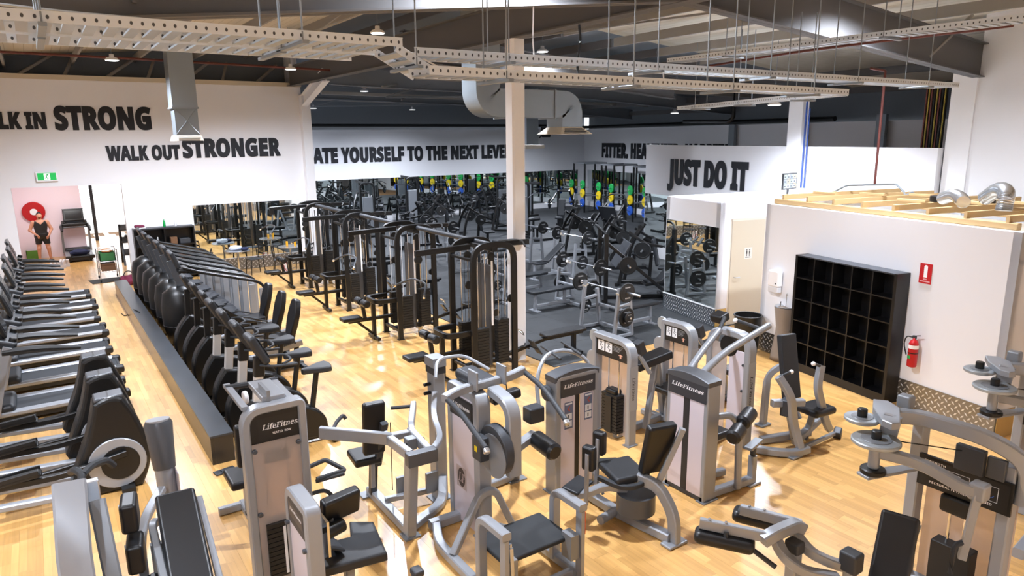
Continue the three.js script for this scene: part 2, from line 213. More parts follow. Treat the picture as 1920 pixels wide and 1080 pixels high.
// columns
S('column_centre', [bar(V(6.96, 0, -10.19), V(6.96, 5.6, -10.19), 0.26, 0.26)], M.white);
S('column_left', [box(7.22, 0, -22.45, 7.5, 5.35, -22.72)], M.white);
S('column_right', [seg(V(15.2, 0, -6.98), V(15.12, 0, -6.5), 0, 5.4, -0.3)], M.white);
for (const z of [-9.2, -12.3, -15.6, -19.3]) { const p = rW(z).addScaledVector(BX, -0.12); S('column_panel', seg(p, p.clone().addScaledVector(AX, 0.35), 2.5, 4.6, -0.12), M.galvD); }
{ const p = J1.clone().addScaledVector(AX, 3.55).addScaledVector(BX, -0.04); S('column_change_room', seg(p, p.clone().addScaledVector(AX, 0.45), 2.6, 4.9, -0.2), M.white); }
// ---------- roof ----------
const rY = x => 6.9 - 0.09 * Math.abs(x - 7);
function sheet(name, x0, x1, z0, z1, m) { return S(name, [sweep([V(x0, rY(x0), (z0 + z1) / 2), V(x1, rY(x1), (z0 + z1) / 2)], [[-(z0 - z1) / 2, 0], [(z0 - z1) / 2, 0], [(z0 - z1) / 2, 0.1], [-(z0 - z1) / 2, 0.1]])], m); }
const ribTex = (() => { const t = canvasTex(64, 64, (x, w, h) => { x.fillStyle = '#d6cebd'; x.fillRect(0, 0, w, h); x.fillStyle = '#bdb29c'; x.fillRect(0, 0, w, 5); x.fillStyle = '#c9bfa9'; x.fillRect(0, 0, 3, h); }); t.wrapS = t.wrapT = THREE.RepeatWrapping; t.repeat.set(10, 5); return t; })();
const roofM = std('#ffffff', 0.9, 0, { map: ribTex });
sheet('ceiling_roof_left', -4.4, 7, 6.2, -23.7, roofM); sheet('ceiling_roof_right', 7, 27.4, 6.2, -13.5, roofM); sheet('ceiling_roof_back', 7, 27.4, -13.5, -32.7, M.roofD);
const ib = (p, q, h = 0.5, w = 0.2) => { p = vec(p); q = vec(q); const u = V(0, 1, 0); const o = (y) => [p.clone().addScaledVector(u, y), q.clone().addScaledVector(u, y)]; return [sweep(o(h / 2), prof(0.025, h, 0.01)), sweep(o(0.012), prof(w, 0.022, 0.1)), sweep(o(h - 0.012), prof(w, 0.022, 0.1))]; };
S('trim_ridge_beam', ib([6.96, 5.6, 6], [6.96, 5.6, -22.6], 0.58, 0.24), M.beam);
for (const [z, m] of [[-6.5, M.beam], [0.5, M.beam]]) S('trim_rafter', [ib([-4.2, 4.37, z], [6.96, 5.62, z], 0.62, 0.22), ib([6.96, 5.62, z], [15.4, 5.0, z], 0.62, 0.22), box(6.86, 5.66, z - 0.1, 7.06, 6.3, z + 0.1), box(0.8, 5.05, z - 0.08, 0.83, 5.7, z + 0.08)], m);
S('trim_rafter', [ib([6.96, 5.66, -14.5], [15.4, 5.0, -14.5], 0.62, 0.22)], M.beam);
for (const z of [-20, -26.5]) S('trim_rafter', [ib([7.3, 5.5, z], [17, 5.3, z], 0.5, 0.2), ib([17, 5.3, z], [25.2, 4.8, z], 0.5, 0.2), bar([9, 5.2, z], [16, 5.4, z], 0.06), bar([9, 5.2, z], [10.5, 5.6, z], 0.05), bar([12, 5.3, z], [13.5, 5.6, z], 0.05)], std('#70757a', 0.7));
for (let i = 0; i < 13; i++) { const x = -3.4 + i * 1.55, y = rY(x) - 0.22, d = x > 7.4; S('trim_purlin', bar([x, y, 6], [x, y, d ? -13.4 : -23.6], 0.06, 0.2), M.beamL); if (d) S('trim_purlin', bar([x, y, -13.5], [x, y, -32.5], 0.06, 0.2), M.beam); }
for (const x of [19, 22, 25]) S('trim_purlin', bar([x, rY(x) - 0.2, 6], [x, rY(x) - 0.2, -32.5], 0.07, 0.2), M.beam);
for (const [a, b, r] of [[[1.2, 6.2, -6.5], [2.3, 5.35, -6.5], 0.05], [[4.4, 6.5, -6.5], [5.2, 6.2, -14.5], 0.035], [[10.2, 6.3, -6.5], [7.3, 5.75, -13], 0.05], [[8.6, 6.4, -6.5], [9.8, 6.2, -14.5], 0.04], [[12, 6.2, -4], [10, 6.3, -14.5], 0.04], [[13.2, 5.3, -6.5], [14.6, 6.1, -6.5], 0.05]]) S('trim_brace', bar(a, b, r), M.beamL);
for (let i = 0; i < 9; i++) S('trim_brace', bar([8 + i * 1.7, 5.35, -18 - (i % 3) * 3], [10.4 + i * 1.5, 5.75, -21.5 - (i % 3) * 3], 0.05), M.beamL);
for (let i = 0; i < 4; i++) S('trim_brace', bar([8.5, 5.55, -17 - i * 3.6], [24, 5.35, -17 - i * 3.6], 0.06, 0.12), M.beamL);
// struts above the left wall
S('trim_wall_head', [box(-4.2, 5.6, -22.6, 7.3, 5.72, -22.95)], M.tan);
for (let i = 0; i < 9; i++) S('trim_strut', bar([-1 + i * 1.0, 5.72, -22.75], [-0.7 + i * 1.0 + (i % 2) * 0.5, 6.3, -23.4], 0.07), M.beamL);
S('trim_knee', [ib([7.3, 5.0, -22.4], [7.0, 5.55, -19.5], 0.35, 0.2)], M.white);
// ---------- high-bay lamps ----------
const glowM = std('#ffffff', 0.5, 0, { emissive: '#ffffff', emissiveIntensity: 5 });
const lampAt = ['above the middle cable towers', 'behind the white column beside the curved duct', 'in front of the left wall near its end', 'in front of the left wall beside the square duct', 'over the near left part of the free weights', 'over the pulldown towers at the back mirror', 'over the back left corner of the free weights', 'under the narrow tray over the change rooms', 'in front of the far right wall lettering', 'over the power racks', 'over the incline benches', 'over the treadmill row', 'over the elliptical trainers', 'over the pulldown machine', 'over the office edge', 'behind the strength machines', 'near the right wall', 'near the left wall']; let lampN = 0;
function lamp(p, k = 1) {
  const t = thing('high_bay_lamp', 'round white high-bay lamp hanging ' + lampAt[lampN++], 'lamp', [p.x, p.y, p.z], 'high-bay lamps under the roof');
  const o = p; const L = (r, y) => new THREE.Vector2(r, y);
  P(t, 'housing', new THREE.LatheGeometry([L(0, 0.13), L(0.045, 0.13), L(0.05, 0.07), L(0.11, 0.05), L(0.145, 0.01), L(0.145, 0), L(0.12, -0.005)], 24).translate(o.x, o.y, o.z), M.white);
  P(t, 'diffuser', new THREE.CylinderGeometry(0.128, 0.128, 0.012, 24).translate(o.x, o.y - 0.004, o.z), glowM);
  P(t, 'hanging_chain', rod([o.x, o.y + 0.12, o.z], [o.x, rY(o.x) - 0.01, o.z], 0.006, 6), M.galvD);
  const s = new THREE.SpotLight(0xeaf1ff, LAMP * k, 0, 1.38, 0.5, 2); s.position.set(0, -0.03, 0); s.target.position.set(0, -3, 0); s.castShadow = true; s.shadow.radius = 6; s.shadow.bias = -0.0005; t.add(s); t.add(s.target); s.name = 'lamp_light'; s.target.name = 'lamp_aim';
}
for (const [x, y, h] of [[708, 62, 6], [1017, 97, 6], [545, 130, 5.75], [210, 113, 5.75], [683, 171, 5.6], [773, 206, 5.2], [587, 203, 5.2], [1452, 197, 4.63], [1265, 212, 4.77]]) lamp(gH(x, y, h));
lamp(V(20.5, 5.2, -27.5)); lamp(V(15.5, 5.4, -21.5));
for (const [x, z] of [[0.4, -13], [-1.4, -6.5], [4.2, -6], [10.3, -5.6], [3, 1], [9, 0.6], [-1.6, 1]]) lamp(V(x, 6, z));
// ---------- cable trays ----------
const dotTex = canvasTex(64, 32, (x, w, h) => { x.fillStyle = '#d9dfe4'; x.fillRect(0, 0, w, h); x.fillStyle = '#4e5052'; x.beginPath(); x.ellipse(32, 16, 9, 6, 0, 0, 7); x.fill(); }); dotTex.wrapS = THREE.RepeatWrapping;
const railM = std('#ffffff', 0.4, 0.3, { map: dotTex });
function rail(p, q, h) { const l = p.distanceTo(q), d = q.clone().sub(p).normalize(); const n = V(0, 1, 0).cross(d); const g = orient(new THREE.BoxGeometry(l, h, 0.004), p.clone().add(q).multiplyScalar(0.5), d, V(0, 1, 0)); const u = g.attributes.uv; for (let i = 0; i < u.count; i++) u.setX(i, u.getX(i) * Math.round(l / 0.055)); return [flat(g), sweep([p.clone().setY(p.y + h / 2), q.clone().setY(q.y + h / 2)], prof(0.016, 0.004, 0.1))]; }
function tray(label, p, q, w, step = 0.1, drop = 1.2, hangs = 3) { p = vec(p); q = vec(q); const d = q.clone().sub(p), l = d.length(); d.normalize(); const n = V(0, 1, 0).cross(d).normalize(); // p,q: lower edge of the near rail; the tray lies to the left of p->q
  const t = thing('cable_tray', label, 'cable tray', [p.x, p.y, p.z]); const up = V(0, 0.028, 0);
  for (const o of [0, w]) P(t, 'side_rail', rail(p.clone().addScaledVector(n, o).add(up), q.clone().addScaledVector(n, o).add(up), 0.056), railM);
  const c = Math.floor(l / step), gg = orient(new THREE.BoxGeometry(step * 0.55, 0.012, w), V(0, 0, 0), d, V(0, 1, 0)); for (let i = 0; i < c; i++) { const m = new THREE.Mesh(gg, M.galv); m.name = 'rung'; const b = p.clone().addScaledVector(d, (i + 0.5) * step).addScaledVector(n, w / 2).sub(p); m.position.set(b.x, 0.008, b.z); m.position.y += d.y * (i + 0.5) * step; m.castShadow = m.receiveShadow = true; t.add(m); }
  for (let i = 0; i < hangs; i++) { const b = p.clone().addScaledVector(d, l * (i + 0.5) / hangs); P(t, 'hanger_rod', [0, w].map(o => { const e = b.clone().addScaledVector(n, o); return rod(e, e.clone().setY(e.y + drop), 0.006, 6); }), M.galvD); P(t, 'hanger_bracket', bar(b.clone().addScaledVector(n, -0.06).setY(b.y - 0.015), b.clone().addScaledVector(n, w + 0.06).setY(b.y - 0.015), 0.04, 0.022), M.galvD); }
  return t; }
const q0 = gZ(755, 92, -4.5);
tray('wide perforated cable tray running along above the cardio machines', V(-1.9, 4.6, -4.5), V(q0.x, 4.6, -4.5), 0.45, 0.105, 1.0, 3);
tray('second wide cable tray side by side behind the first one', V(-1.9, 4.59, -4.97), V(q0.x, 4.59, -4.97), 0.45, 0.105, 1.0, 3);
{ const e = gZ(800, 143, -4.75); tray('short sloping cable tray joining the upper and lower trays', V(q0.x, 4.58, -4.6), V(e.x, 4.42, -4.6), 0.35, 0.09, 0.9, 1); }
tray('long perforated cable tray passing in front of the white column, upper run', V(2.3, 4.56, -4.6), V(10.2, 4.58, -4.6), 0.3, 0.1, 1.1, 5);
tray('lower cable tray running below the upper one past the column', V(2.2, 4.4, -4.2), V(7.0, 4.385, -4.2), 0.3, 0.1, 1.1, 4);
tray('cable tray rising overhead towards the right wall corner', V(8, 5.06, -7.7), V(8, 5.04, -1.2), 0.3, 0.1, 0.9, 3);
tray('narrow cable tray doubling back below the lamp over the change rooms', gZ(1590, 180, -4.6), gZ(1290, 205, -8.5).setY(4.42), 0.2, 0.12, 1.0, 3);
// cables lying on or hanging from the trays
const cable = (label, pts, r, m) => solo('cable', label, 'cable', tube(new THREE.CatmullRomCurve3(pts.map(vec)).getPoints(pts.length * 6), r, 0, 6), m);
cable('white cable looping down from the roof beside the white column', [gZ(1000, 12, -5), gZ(1000, 90, -5), gZ(1010, 115, -4.8), gZ(1060, 118, -4.75)], 0.006, M.white);
cable('thick black cable hanging from the ridge beam to the trays', [gZ(1086, 46, -4.7), gZ(1088, 80, -4.7), gZ(1083, 120, -4.7), gZ(1085, 150, -4.6)], 0.011, M.black);
cable('pale cable sagging between the upper and lower cable trays', [gZ(775, 100, -4.8), gZ(830, 128, -4.7), gZ(890, 140, -4.6)], 0.006, M.cream);
cable('blue cables leaving the end of the sloping tray', [gZ(795, 122, -4.75), gZ(815, 134, -4.7), gZ(835, 137, -4.6)], 0.008, M.blue);
cable('white cable arching from the upper tray to the lower tray', [gZ(1198, 122, -4.7), gZ(1190, 128, -4.6), gZ(1186, 155, -4.5)], 0.006, M.white);
cable('second white cable arching between the two trays further right', [gZ(1250, 124, -4.7), gZ(1244, 130, -4.6), gZ(1245, 160, -4.5)], 0.006, M.white);
cable('grey conduit bundle lying over the roof beam at upper left', [gZ(0, 8, -6.2), gZ(120, 22, -6.2), gZ(270, 36, -6.2), gZ(400, 53, -6.2), gZ(480, 58, -6.2), gZ(530, 75, -6.2)], 0.012, M.galv);
cable('thin copper sprinkler pipe running in front of the left wall head', [gZ(0, 97, -19), gZ(300, 113, -19), gZ(640, 133, -19)], 0.03, M.redP);
cable('rusty sprinkler pipe running along under the right roof', [gX(1280, 132, 9.5), gX(1500, 97, 9.5), gX(1900, 48, 9.5)], 0.018, M.redP);
// ---------- ducts ----------
{ const z = -18.4, a = gZ(313, 105, z), b = gZ(366, 105, z), c = gZ(327, 265, z), d = gZ(376, 265, z); const t = thing('air_duct', 'square galvanised duct dropping in front of the left wall lettering', 'duct', [c.x, c.y, z]); const w = 0.55;
  P(t, 'duct_body', [box(a.x, 4.75, z, a.x + w, 6.6, z - w), box(a.x + 0.03, 4.1, z - 0.02, a.x + w - 0.01, 4.75, z - w + 0.02)], M.duct); P(t, 'flange', box(a.x - 0.02, 4.73, z + 0.02, a.x + w + 0.02, 4.77, z - w - 0.02), M.galvD);
  for (const s of [0, 1]) P(t, 'cross_break', [s ? rod([a.x + 0.04, 4.75, z - 0.015], [a.x + w - 0.02, 4.15, z - 0.015], 0.008, 5) : rod([a.x + w - 0.02, 4.75, z - 0.015], [a.x + 0.04, 4.15, z - 0.015], 0.008, 5)], M.duct);
  P(t, 'diffuser_skirt', (() => { const g = new THREE.CylinderGeometry(0.40, 0.46, 0.13, 4, 1, true); g.rotateY(Math.PI / 4); g.translate(a.x + w / 2 + 0.01, 4.05, z - w / 2); return toCreasedNormals(flat(g), 0.3); })(), M.cream);
  for (let i = 0; i < 4; i++) P(t, 'vent_slat', box(a.x + 0.05, 3.995 + i * 0.028, z + 0.055 - i * 0.01, a.x + w - 0.03, 4.0 + i * 0.028, z + 0.03), M.dark); P(t, 'vent_bottom', box(a.x - 0.03, 3.985, z + 0.04, a.x + w + 0.05, 3.992, z - w - 0.04), M.cream); }
{ const z = -12.2, t = thing('air_duct', 'galvanised S-shaped duct behind the white column with ceiling diffuser', 'duct', [8.5, 4, z]); const w = 0.55; const pr = prof(w, w, 0.02);
  const y0 = 4.66; P(t, 'riser', box(7.25, 5.0, z + 0.27, 7.8, 6.7, z - 0.27), M.duct);
  P(t, 'lower_elbow', sweep(fil([[7.52, 5.25, z], [7.52, y0, z], [8.05, y0, z]], 0.45, 8), pr, V(0, 0, 1)), M.duct); P(t, 'cross_run', box(8.0, y0 - 0.275, z + 0.275, 9.15, y0 + 0.275, z - 0.275), M.duct); P(t, 'flange', box(7.99, y0 - 0.3, z + 0.3, 8.02, y0 + 0.3, z - 0.3), M.galvD); P(t, 'flange', box(9.14, y0 - 0.3, z + 0.3, 9.17, y0 + 0.3, z - 0.3), M.galvD);
  P(t, 'upper_elbow', sweep(fil([[9.15, y0, z], [9.62, y0, z], [9.62, 4.2, z]], 0.42, 8), pr, V(0, 0, 1)), M.duct);
  P(t, 'diffuser_skirt', (() => { const g = new THREE.CylinderGeometry(0.36, 0.60, 0.16, 4, 1, true); g.rotateY(Math.PI / 4); g.translate(9.62, 4.13, z); return toCreasedNormals(flat(g), 0.3); })(), M.cream); P(t, 'diffuser_frame', box(9.2, 4.045, z + 0.43, 10.04, 4.055, z - 0.43), M.cream);
  for (let i = 0; i < 4; i++) P(t, 'vent_slat', box(9.3 + i * 0.03, 4.065 + i * 0.03, z + 0.43 - i * 0.035, 9.94 - i * 0.03, 4.078 + i * 0.03, z + 0.40 - i * 0.035), M.dark); }
{ const p = gZ(992, 200, -20), t = thing('air_duct', 'small galvanised duct with diffuser hanging in the free weights area', 'duct', [p.x, 3.6, -20]); P(t, 'duct_body', box(p.x - 0.25, 3.75, -19.8, p.x + 0.25, 5.6, -20.3), M.duct); P(t, 'diffuser', box(p.x - 0.4, 3.6, -19.65, p.x + 0.4, 3.72, -20.45), M.cream); }
// pipes in the back roof
solo('drain_pipe', 'dark drain pipe running along the top of the back wall', 'pipe', [rod([7.4, 4.6, -31.9], [26, 4.6, -31.9], 0.07), rod(rW(-31.5).setY(4.5).addScaledVector(BX, -0.55), rW(-14).setY(4.5).addScaledVector(BX, -0.55), 0.09)], M.black);
solo('drain_pipe', 'dark drain pipe with an elbow above the change room wall', 'pipe', tube([gX(1282, 228, 18), gX(1365, 228, 18), gX(1375, 222, 18), gX(1375, 212, 18).setY(5.9)], 0.06, 0.1), M.black);
{ const t = thing('sprinkler_pipe', 'rust red sprinkler drop pipe branching over the office roof', 'pipe', [12.5, 2.8, -6]); const x = 12.6; P(t, 'drop_pipe', [rod(gX(1660, 133, x), gX(1640, 345, x), 0.022), rod(gX(1660, 133, x), gX(1632, 128, x), 0.02)], M.redP); P(t, 'branch', tube([gX(1567, 358, x), gX(1587, 348, x), gX(1680, 345, x), gX(1695, 360, x)], 0.018, 0.05), M.galvD); const hoses = [tube(new THREE.CatmullRomCurve3([gX(1567, 358, x), gX(1545, 365, x), gX(1540, 368, x + 0.2), gX(1560, 360, x + 0.25), gX(1578, 372, x), gX(1580, 384, x)]).getPoints(24), 0.016), tube(new THREE.CatmullRomCurve3([gX(1695, 360, x), gX(1700, 372, x), gX(1716, 372, x + 0.2), gX(1712, 361, x + 0.2), gX(1698, 368, x), gX(1694, 380, x)]).getPoints(24), 0.016)]; for (const h of hoses) P(t, 'flexible_hose', h, M.galv); }
{ const t = thing('cable_riser', 'black rack of red and yellow cables dropping behind the change room wall', 'cable rack', [16.5, 3.5, -8]); const cs = [M.redP, M.redP, M.yellow, M.black, M.redP, M.yellow, M.black, M.redP]; const a = gX(1735, 180, 15.7), b = gX(1775, 180, 15.7); P(t, 'backing', box(15.72, 3.4, a.z, 15.76, 5.0, b.z), M.black); for (let i = 0; i < 8; i++) { const z = a.z + (b.z - a.z) * (i + 0.5) / 8; P(t, 'cable_strand', rod([15.7, 3.5, z], [15.7, 4.9, z], 0.014, 6), i % 3 === 1 ? std('#8a7a2a', 0.6) : cs[i] === M.black ? M.black : M.redP); } }
{ const z0 = J1.clone().addScaledVector(AX, 3.45).addScaledVector(BX, -0.22); solo('cable_conduit', 'blue and grey conduits running down the change room wall column', 'conduit', [rod(z0.clone().setY(2.7), z0.clone().setY(4.8), 0.022), rod(z0.clone().addScaledVector(AX, -0.1).setY(2.7), z0.clone().addScaledVector(AX, -0.1).setY(4.6), 0.018)], std('#1c3a7a', 0.5)); }
// ---------- wall lettering ----------
function wallText(txt, label, p, dir, cap, wide) { const g = letters(txt, cap, wide); g.applyMatrix4(new THREE.Matrix4().makeBasis(dir, V(0, 1, 0), dir.clone().cross(V(0, 1, 0))).setPosition(p)); return solo('wall_lettering', label, 'lettering', g, M.letter); }
const XR = V(1, 0, 0);
wallText('WALK IN', 'words WALK IN in black capitals on the left wall', V(-1.28, 4.33, -22.69), XR, 0.42, 1.72);
wallText('STRONG', 'large black word STRONG high on the left wall', V(0.62, 4.31, -22.69), XR, 0.6, 2.34);
wallText('WALK OUT', 'words WALK OUT in black capitals lower on the left wall', V(1.72, 3.46, -22.69), XR, 0.4, 1.9);
wallText('STRONGER', 'large black word STRONGER behind the square duct', V(3.68, 3.5, -22.69), XR, 0.53, 2.85);
wallText('ELEVATE YOURSELF TO THE NEXT LEVEL', 'black slogan ELEVATE YOURSELF TO THE NEXT LEVEL on the back wall', V(9.25, 2.9, -32.18), XR, 0.68, 12.4);
{ const a = gZ(1124, 299, -29.9), p = rW(-30.2).addScaledVector(BX, -0.02).setY(2.85); wallText('FITTER. HEALTHIER. HAPPIER.', 'black words FITTER HEALTHIER on the far right wall', p, AX.clone().multiplyScalar(-1), 0.75, 11); }
wallText('JUST DO IT', 'black words JUST DO IT on the change room wall', J0.clone().addScaledVector(AX, -1.28).addScaledVector(BX, -0.17).setY(2.5), AX.clone().multiplyScalar(-1), 0.75, 3.7);
{ const d = K1.clone().sub(V(15.16, 0, -6.5)).normalize(); wallText('U', 'big black letter at the edge of the right wall', V(15.16, 0, -6.5).addScaledVector(d, 1.62).addScaledVector(d.clone().cross(V(0, 1, 0)), 0.01).setY(3.55), d, 0.85, 0.6); }
// ---------- cardio machines ----------
const logoTex = (txt, bg, fg, w = 512, h = 128, sub, it = 'italic bold') => canvasTex(w, h, (x) => { x.fillStyle = bg; x.fillRect(0, 0, w, h); x.fillStyle = fg; x.textAlign = 'center'; x.textBaseline = 'middle'; x.font = it + ' ' + Math.round(h * (sub ? 0.36 : 0.5)) + 'px serif'; x.fillText(txt, w / 2, h * (sub ? 0.4 : 0.52), w * 0.9); if (sub) { x.font = 'bold ' + Math.round(h * 0.17) + 'px sans-serif'; x.fillText(sub, w / 2, h * 0.74, w * 0.8); } });
const logoDark = std('#ffffff', 0.4, 0, { map: logoTex('LifeFitness', '#2a2c30', '#f2f2f2') });
const logoCycle = std('#ffffff', 0.4, 0, { map: logoTex('LifeCycle', '#141517', '#e8e8e8') });
const screenM = std('#15181d', 0.15);
const sideLabel = std('#ffffff', 0.4, 0.2, { map: logoTex('LifeFitness', '#a3a7ac', '#222326', 512, 96) });
// treadmill: rear end of the deck at the origin, runner faces -x
function makeTreadmill(name, label, group) {
  const t = thing(name, label, 'treadmill', null, group);
  P(t, 'deck_frame', [box(-1.9, 0.05, -0.36, -0.03, 0.14, 0.36)], M.blackM);
  const b = P(t, 'running_belt', [box(-1.5, 0.15, -0.27, -0.04, 0.185, 0.27), roll([-0.05, 0.165, -0.27], [-0.05, 0.165, 0.27], 0.03, 0.004, 12)], M.belt);
  for (const s of [-1, 1]) { P(t, 'side_rail', [sweep([[-1.75, 0.16, s * 0.345], [-0.1, 0.175, s * 0.345]], prof(0.14, 0.075, 0.5))], M.silver); P(t, 'rear_cap', tf(rbox(0.14, 0.12, 0.17, 0.035), [-0.05, 0.155, s * 0.345]), M.blackM); P(t, 'rear_foot', roll([-0.12, 0, s * 0.3], [-0.12, 0.07, s * 0.3], 0.03, 0.004, 10), M.rubber); }
  P(t, 'motor_hood', [tf(rbox(0.55, 0.2, 0.78, 0.07, 3), [-1.72, 0.2, 0])], M.vinylG);
  for (const s of [-1, 1]) { P(t, 'upright', rect([[-1.7, 0.15, s * 0.41], [-1.5, 0.95, s * 0.41], [-1.42, 1.15, s * 0.4]], 0.12, 0.07, 0.2, V(0, 0, 1)), M.silver);
    P(t, 'handrail', sweep(fil([[-1.5, 1.08, s * 0.4], [-1.1, 1.08, s * 0.41], [-0.55, 1.0, s * 0.41]], 0.2), prof(0.1, 0.09, 0.7), V(0, 1, 0), [1.2, 1.2, 1.15, 1.1, 1.05, 1, 0.55]), M.blackM); }
  P(t, 'crossbar', rod([-1.38, 1.05, -0.38], [-1.38, 1.05, 0.38], 0.025), M.graphite);
  const c = P(t, 'console', orient(rbox(0.78, 0.12, 0.3, 0.04, 3), V(-1.46, 1.18, 0), V(0, 0, 1), V(0.35, 0.94, 0)), M.vinylG);
  P(c, 'cup_holder', [roll([-1.36, 1.2, -0.3], [-1.34, 1.26, -0.3], 0.05, 0.01, 12)], M.black); P(c, 'cup_holder', [roll([-1.36, 1.2, 0.3], [-1.34, 1.26, 0.3], 0.05, 0.01, 12)], M.black);
  const d = P(t, 'display_housing', orient(rbox(0.62, 0.42, 0.06, 0.04, 3), V(-1.5, 1.46, 0), V(0, 0, 1), V(-0.3, 0.95, 0)), M.black);
  P(d, 'screen', orient(rbox(0.5, 0.3, 0.006, 0.003, 1), V(-1.467, 1.47, 0), V(0, 0, 1), V(-0.3, 0.95, 0)), screenM); P(d, 'silver_edge', orient(rbox(0.64, 0.03, 0.065, 0.012, 1), V(-1.565, 1.665, 0), V(0, 0, 1), V(-0.3, 0.95, 0)), M.graphite);
  return t;
}
const tmLabel = ['nearest to the elliptical trainers', 'second from the elliptical trainers', 'third from the elliptical trainers', 'fourth from the elliptical trainers', 'fifth from the elliptical trainers', 'sixth from the elliptical trainers', 'end of the row by the doorway'];
const tm0 = makeTreadmill('treadmill', 'black treadmill with silver side rails, ' + tmLabel[0], 'treadmills in the row facing the left wall');
tm0.position.set(0.8, 0, -12.3); for (let i = 1; i < 7; i++) dup(tm0, [0.8 + (i % 2) * 0.05, 0, -12.3 - 1.4 * i], 0, 'black treadmill with silver side rails, ' + tmLabel[i]);
// elliptical: drive housing at the origin end, arms and pedals towards -x
function makeElliptical() {
  const t = thing('elliptical_trainer', 'x', 'elliptical', null, 'elliptical trainers beside the treadmills');
  const sh = new THREE.Shape(); sh.moveTo(-0.36, 0.05); sh.lineTo(0.2, 0.05); sh.quadraticCurveTo(0.36, 0.35, 0.27, 0.62); sh.quadraticCurveTo(0.2, 0.9, 0.1, 1.08); sh.quadraticCurveTo(0, 1.13, -0.12, 1.06); sh.quadraticCurveTo(-0.2, 0.7, -0.3, 0.5); sh.lineTo(-0.42, 0.2);
  const g = new THREE.ExtrudeGeometry(sh, { depth: 0.24, bevelEnabled: true, bevelSize: 0.05, bevelThickness: 0.05, bevelSegments: 3, curveSegments: 8 }); g.translate(0, 0, -0.12); P(t, 'drive_housing', g, M.black);
  P(t, 'housing_cap', orient(rbox(0.3, 0.05, 0.26, 0.02), V(0, 1.125, 0), V(1, 0.05, 0), V(0, 1, 0)), M.graphite); P(t, 'cap_badge', orient(rbox(0.06, 0.1, 0.2, 0.02), V(0.17, 0.98, 0), V(0.95, 0.3, 0), V(0, 1, 0)), M.silver);
  for (const s of [-1, 1]) { const w = P(t, 'crank_disc', roll([0, 0.36, s * 0.17], [0, 0.36, s * 0.2], 0.3, 0.008, 28), M.silver); P(w, 'disc_centre', roll([0.03, 0.36, s * 0.2], [0.03, 0.36, s * 0.208], 0.2, 0.004, 24), M.black);
    P(t, 'track_rail', sweep([[-0.3, 0.12, s * 0.24], [-1.6, 0.2, s * 0.24]], prof(0.1, 0.07, 0.4)), M.silver); P(t, 'pedal_arm', rect([[0.1, 0.4 + s * 0.08, s * 0.24], [-0.5, 0.32 + s * 0.06, s * 0.24], [-1.15, 0.3 + s * 0.1, s * 0.24]], 0.06, 0.07, 0.2), M.black); P(t, 'foot_pedal', [orient(rbox(0.42, 0.05, 0.17, 0.02), V(-0.95, 0.36 + s * 0.1, s * 0.24), V(1, 0.08, 0), V(0, 1, 0)), orient(rbox(0.4, 0.05, 0.02, 0.008), V(-0.95, 0.4 + s * 0.1, s * 0.325), V(1, 0.08, 0), V(0, 1, 0))], M.blackM);
    P(t, 'swing_arm', tube([[-1.5, 0.3, s * 0.28], [-1.42, 0.9, s * 0.3], [-1.3, 1.2, s * 0.3], [-1.1, 1.5, s * 0.27]], 0.025, 0.25), M.graphite); }
  P(t, 'mast', rect([[-1.65, 0.1, 0], [-1.5, 0.9, 0], [-1.5, 1.35, 0]], 0.14, 0.12, 0.3, V(0, 0, 1)), M.black); P(t, 'console', orient(rbox(0.5, 0.36, 0.08, 0.04, 3), V(-1.46, 1.5, 0), V(0, 0, 1), V(-0.4, 0.9, 0)), M.black); P(t, 'base', [box(-1.8, 0, -0.3, -1.5, 0.08, 0.3), box(0, 0, -0.32, 0.14, 0.07, 0.32)], M.blackM);
  return t;
}
const el0 = makeElliptical(); el0.userData.label = 'black elliptical trainer with silver spiral disc, end of the row farthest from the treadmills'; el0.position.set(0.38, 0, -8.95);
dup(el0, [0.36, 0, -9.9], 0, 'black elliptical trainer between the two other ellipticals'); dup(el0, [0.36, 0, -10.85], 0, 'black elliptical trainer standing next to the treadmills');
// long black plinth between the rows
{ const t = thing('plinth', 'long low black box dividing the treadmills from the bikes', 'plinth', [1.53, 0, -14.8]); P(t, 'front_panel', box(1.4, 0, -8.85, 1.44, 0.36, -20.9), std('#2a2622', 0.25)); P(t, 'end_panel', box(1.44, 0, -8.85, 1.67, 0.36, -8.89), std('#2a2622', 0.3)); P(t, 'far_panel', box(1.44, 0, -20.86, 1.67, 0.36, -20.9), M.shelf); P(t, 'back_panel', box(1.64, 0, -8.89, 1.67, 0.36, -20.86), M.shelf); P(t, 'lid', box(1.395, 0.36, -8.845, 1.675, 0.385, -20.905), std('#2d3238', 0.3)); }
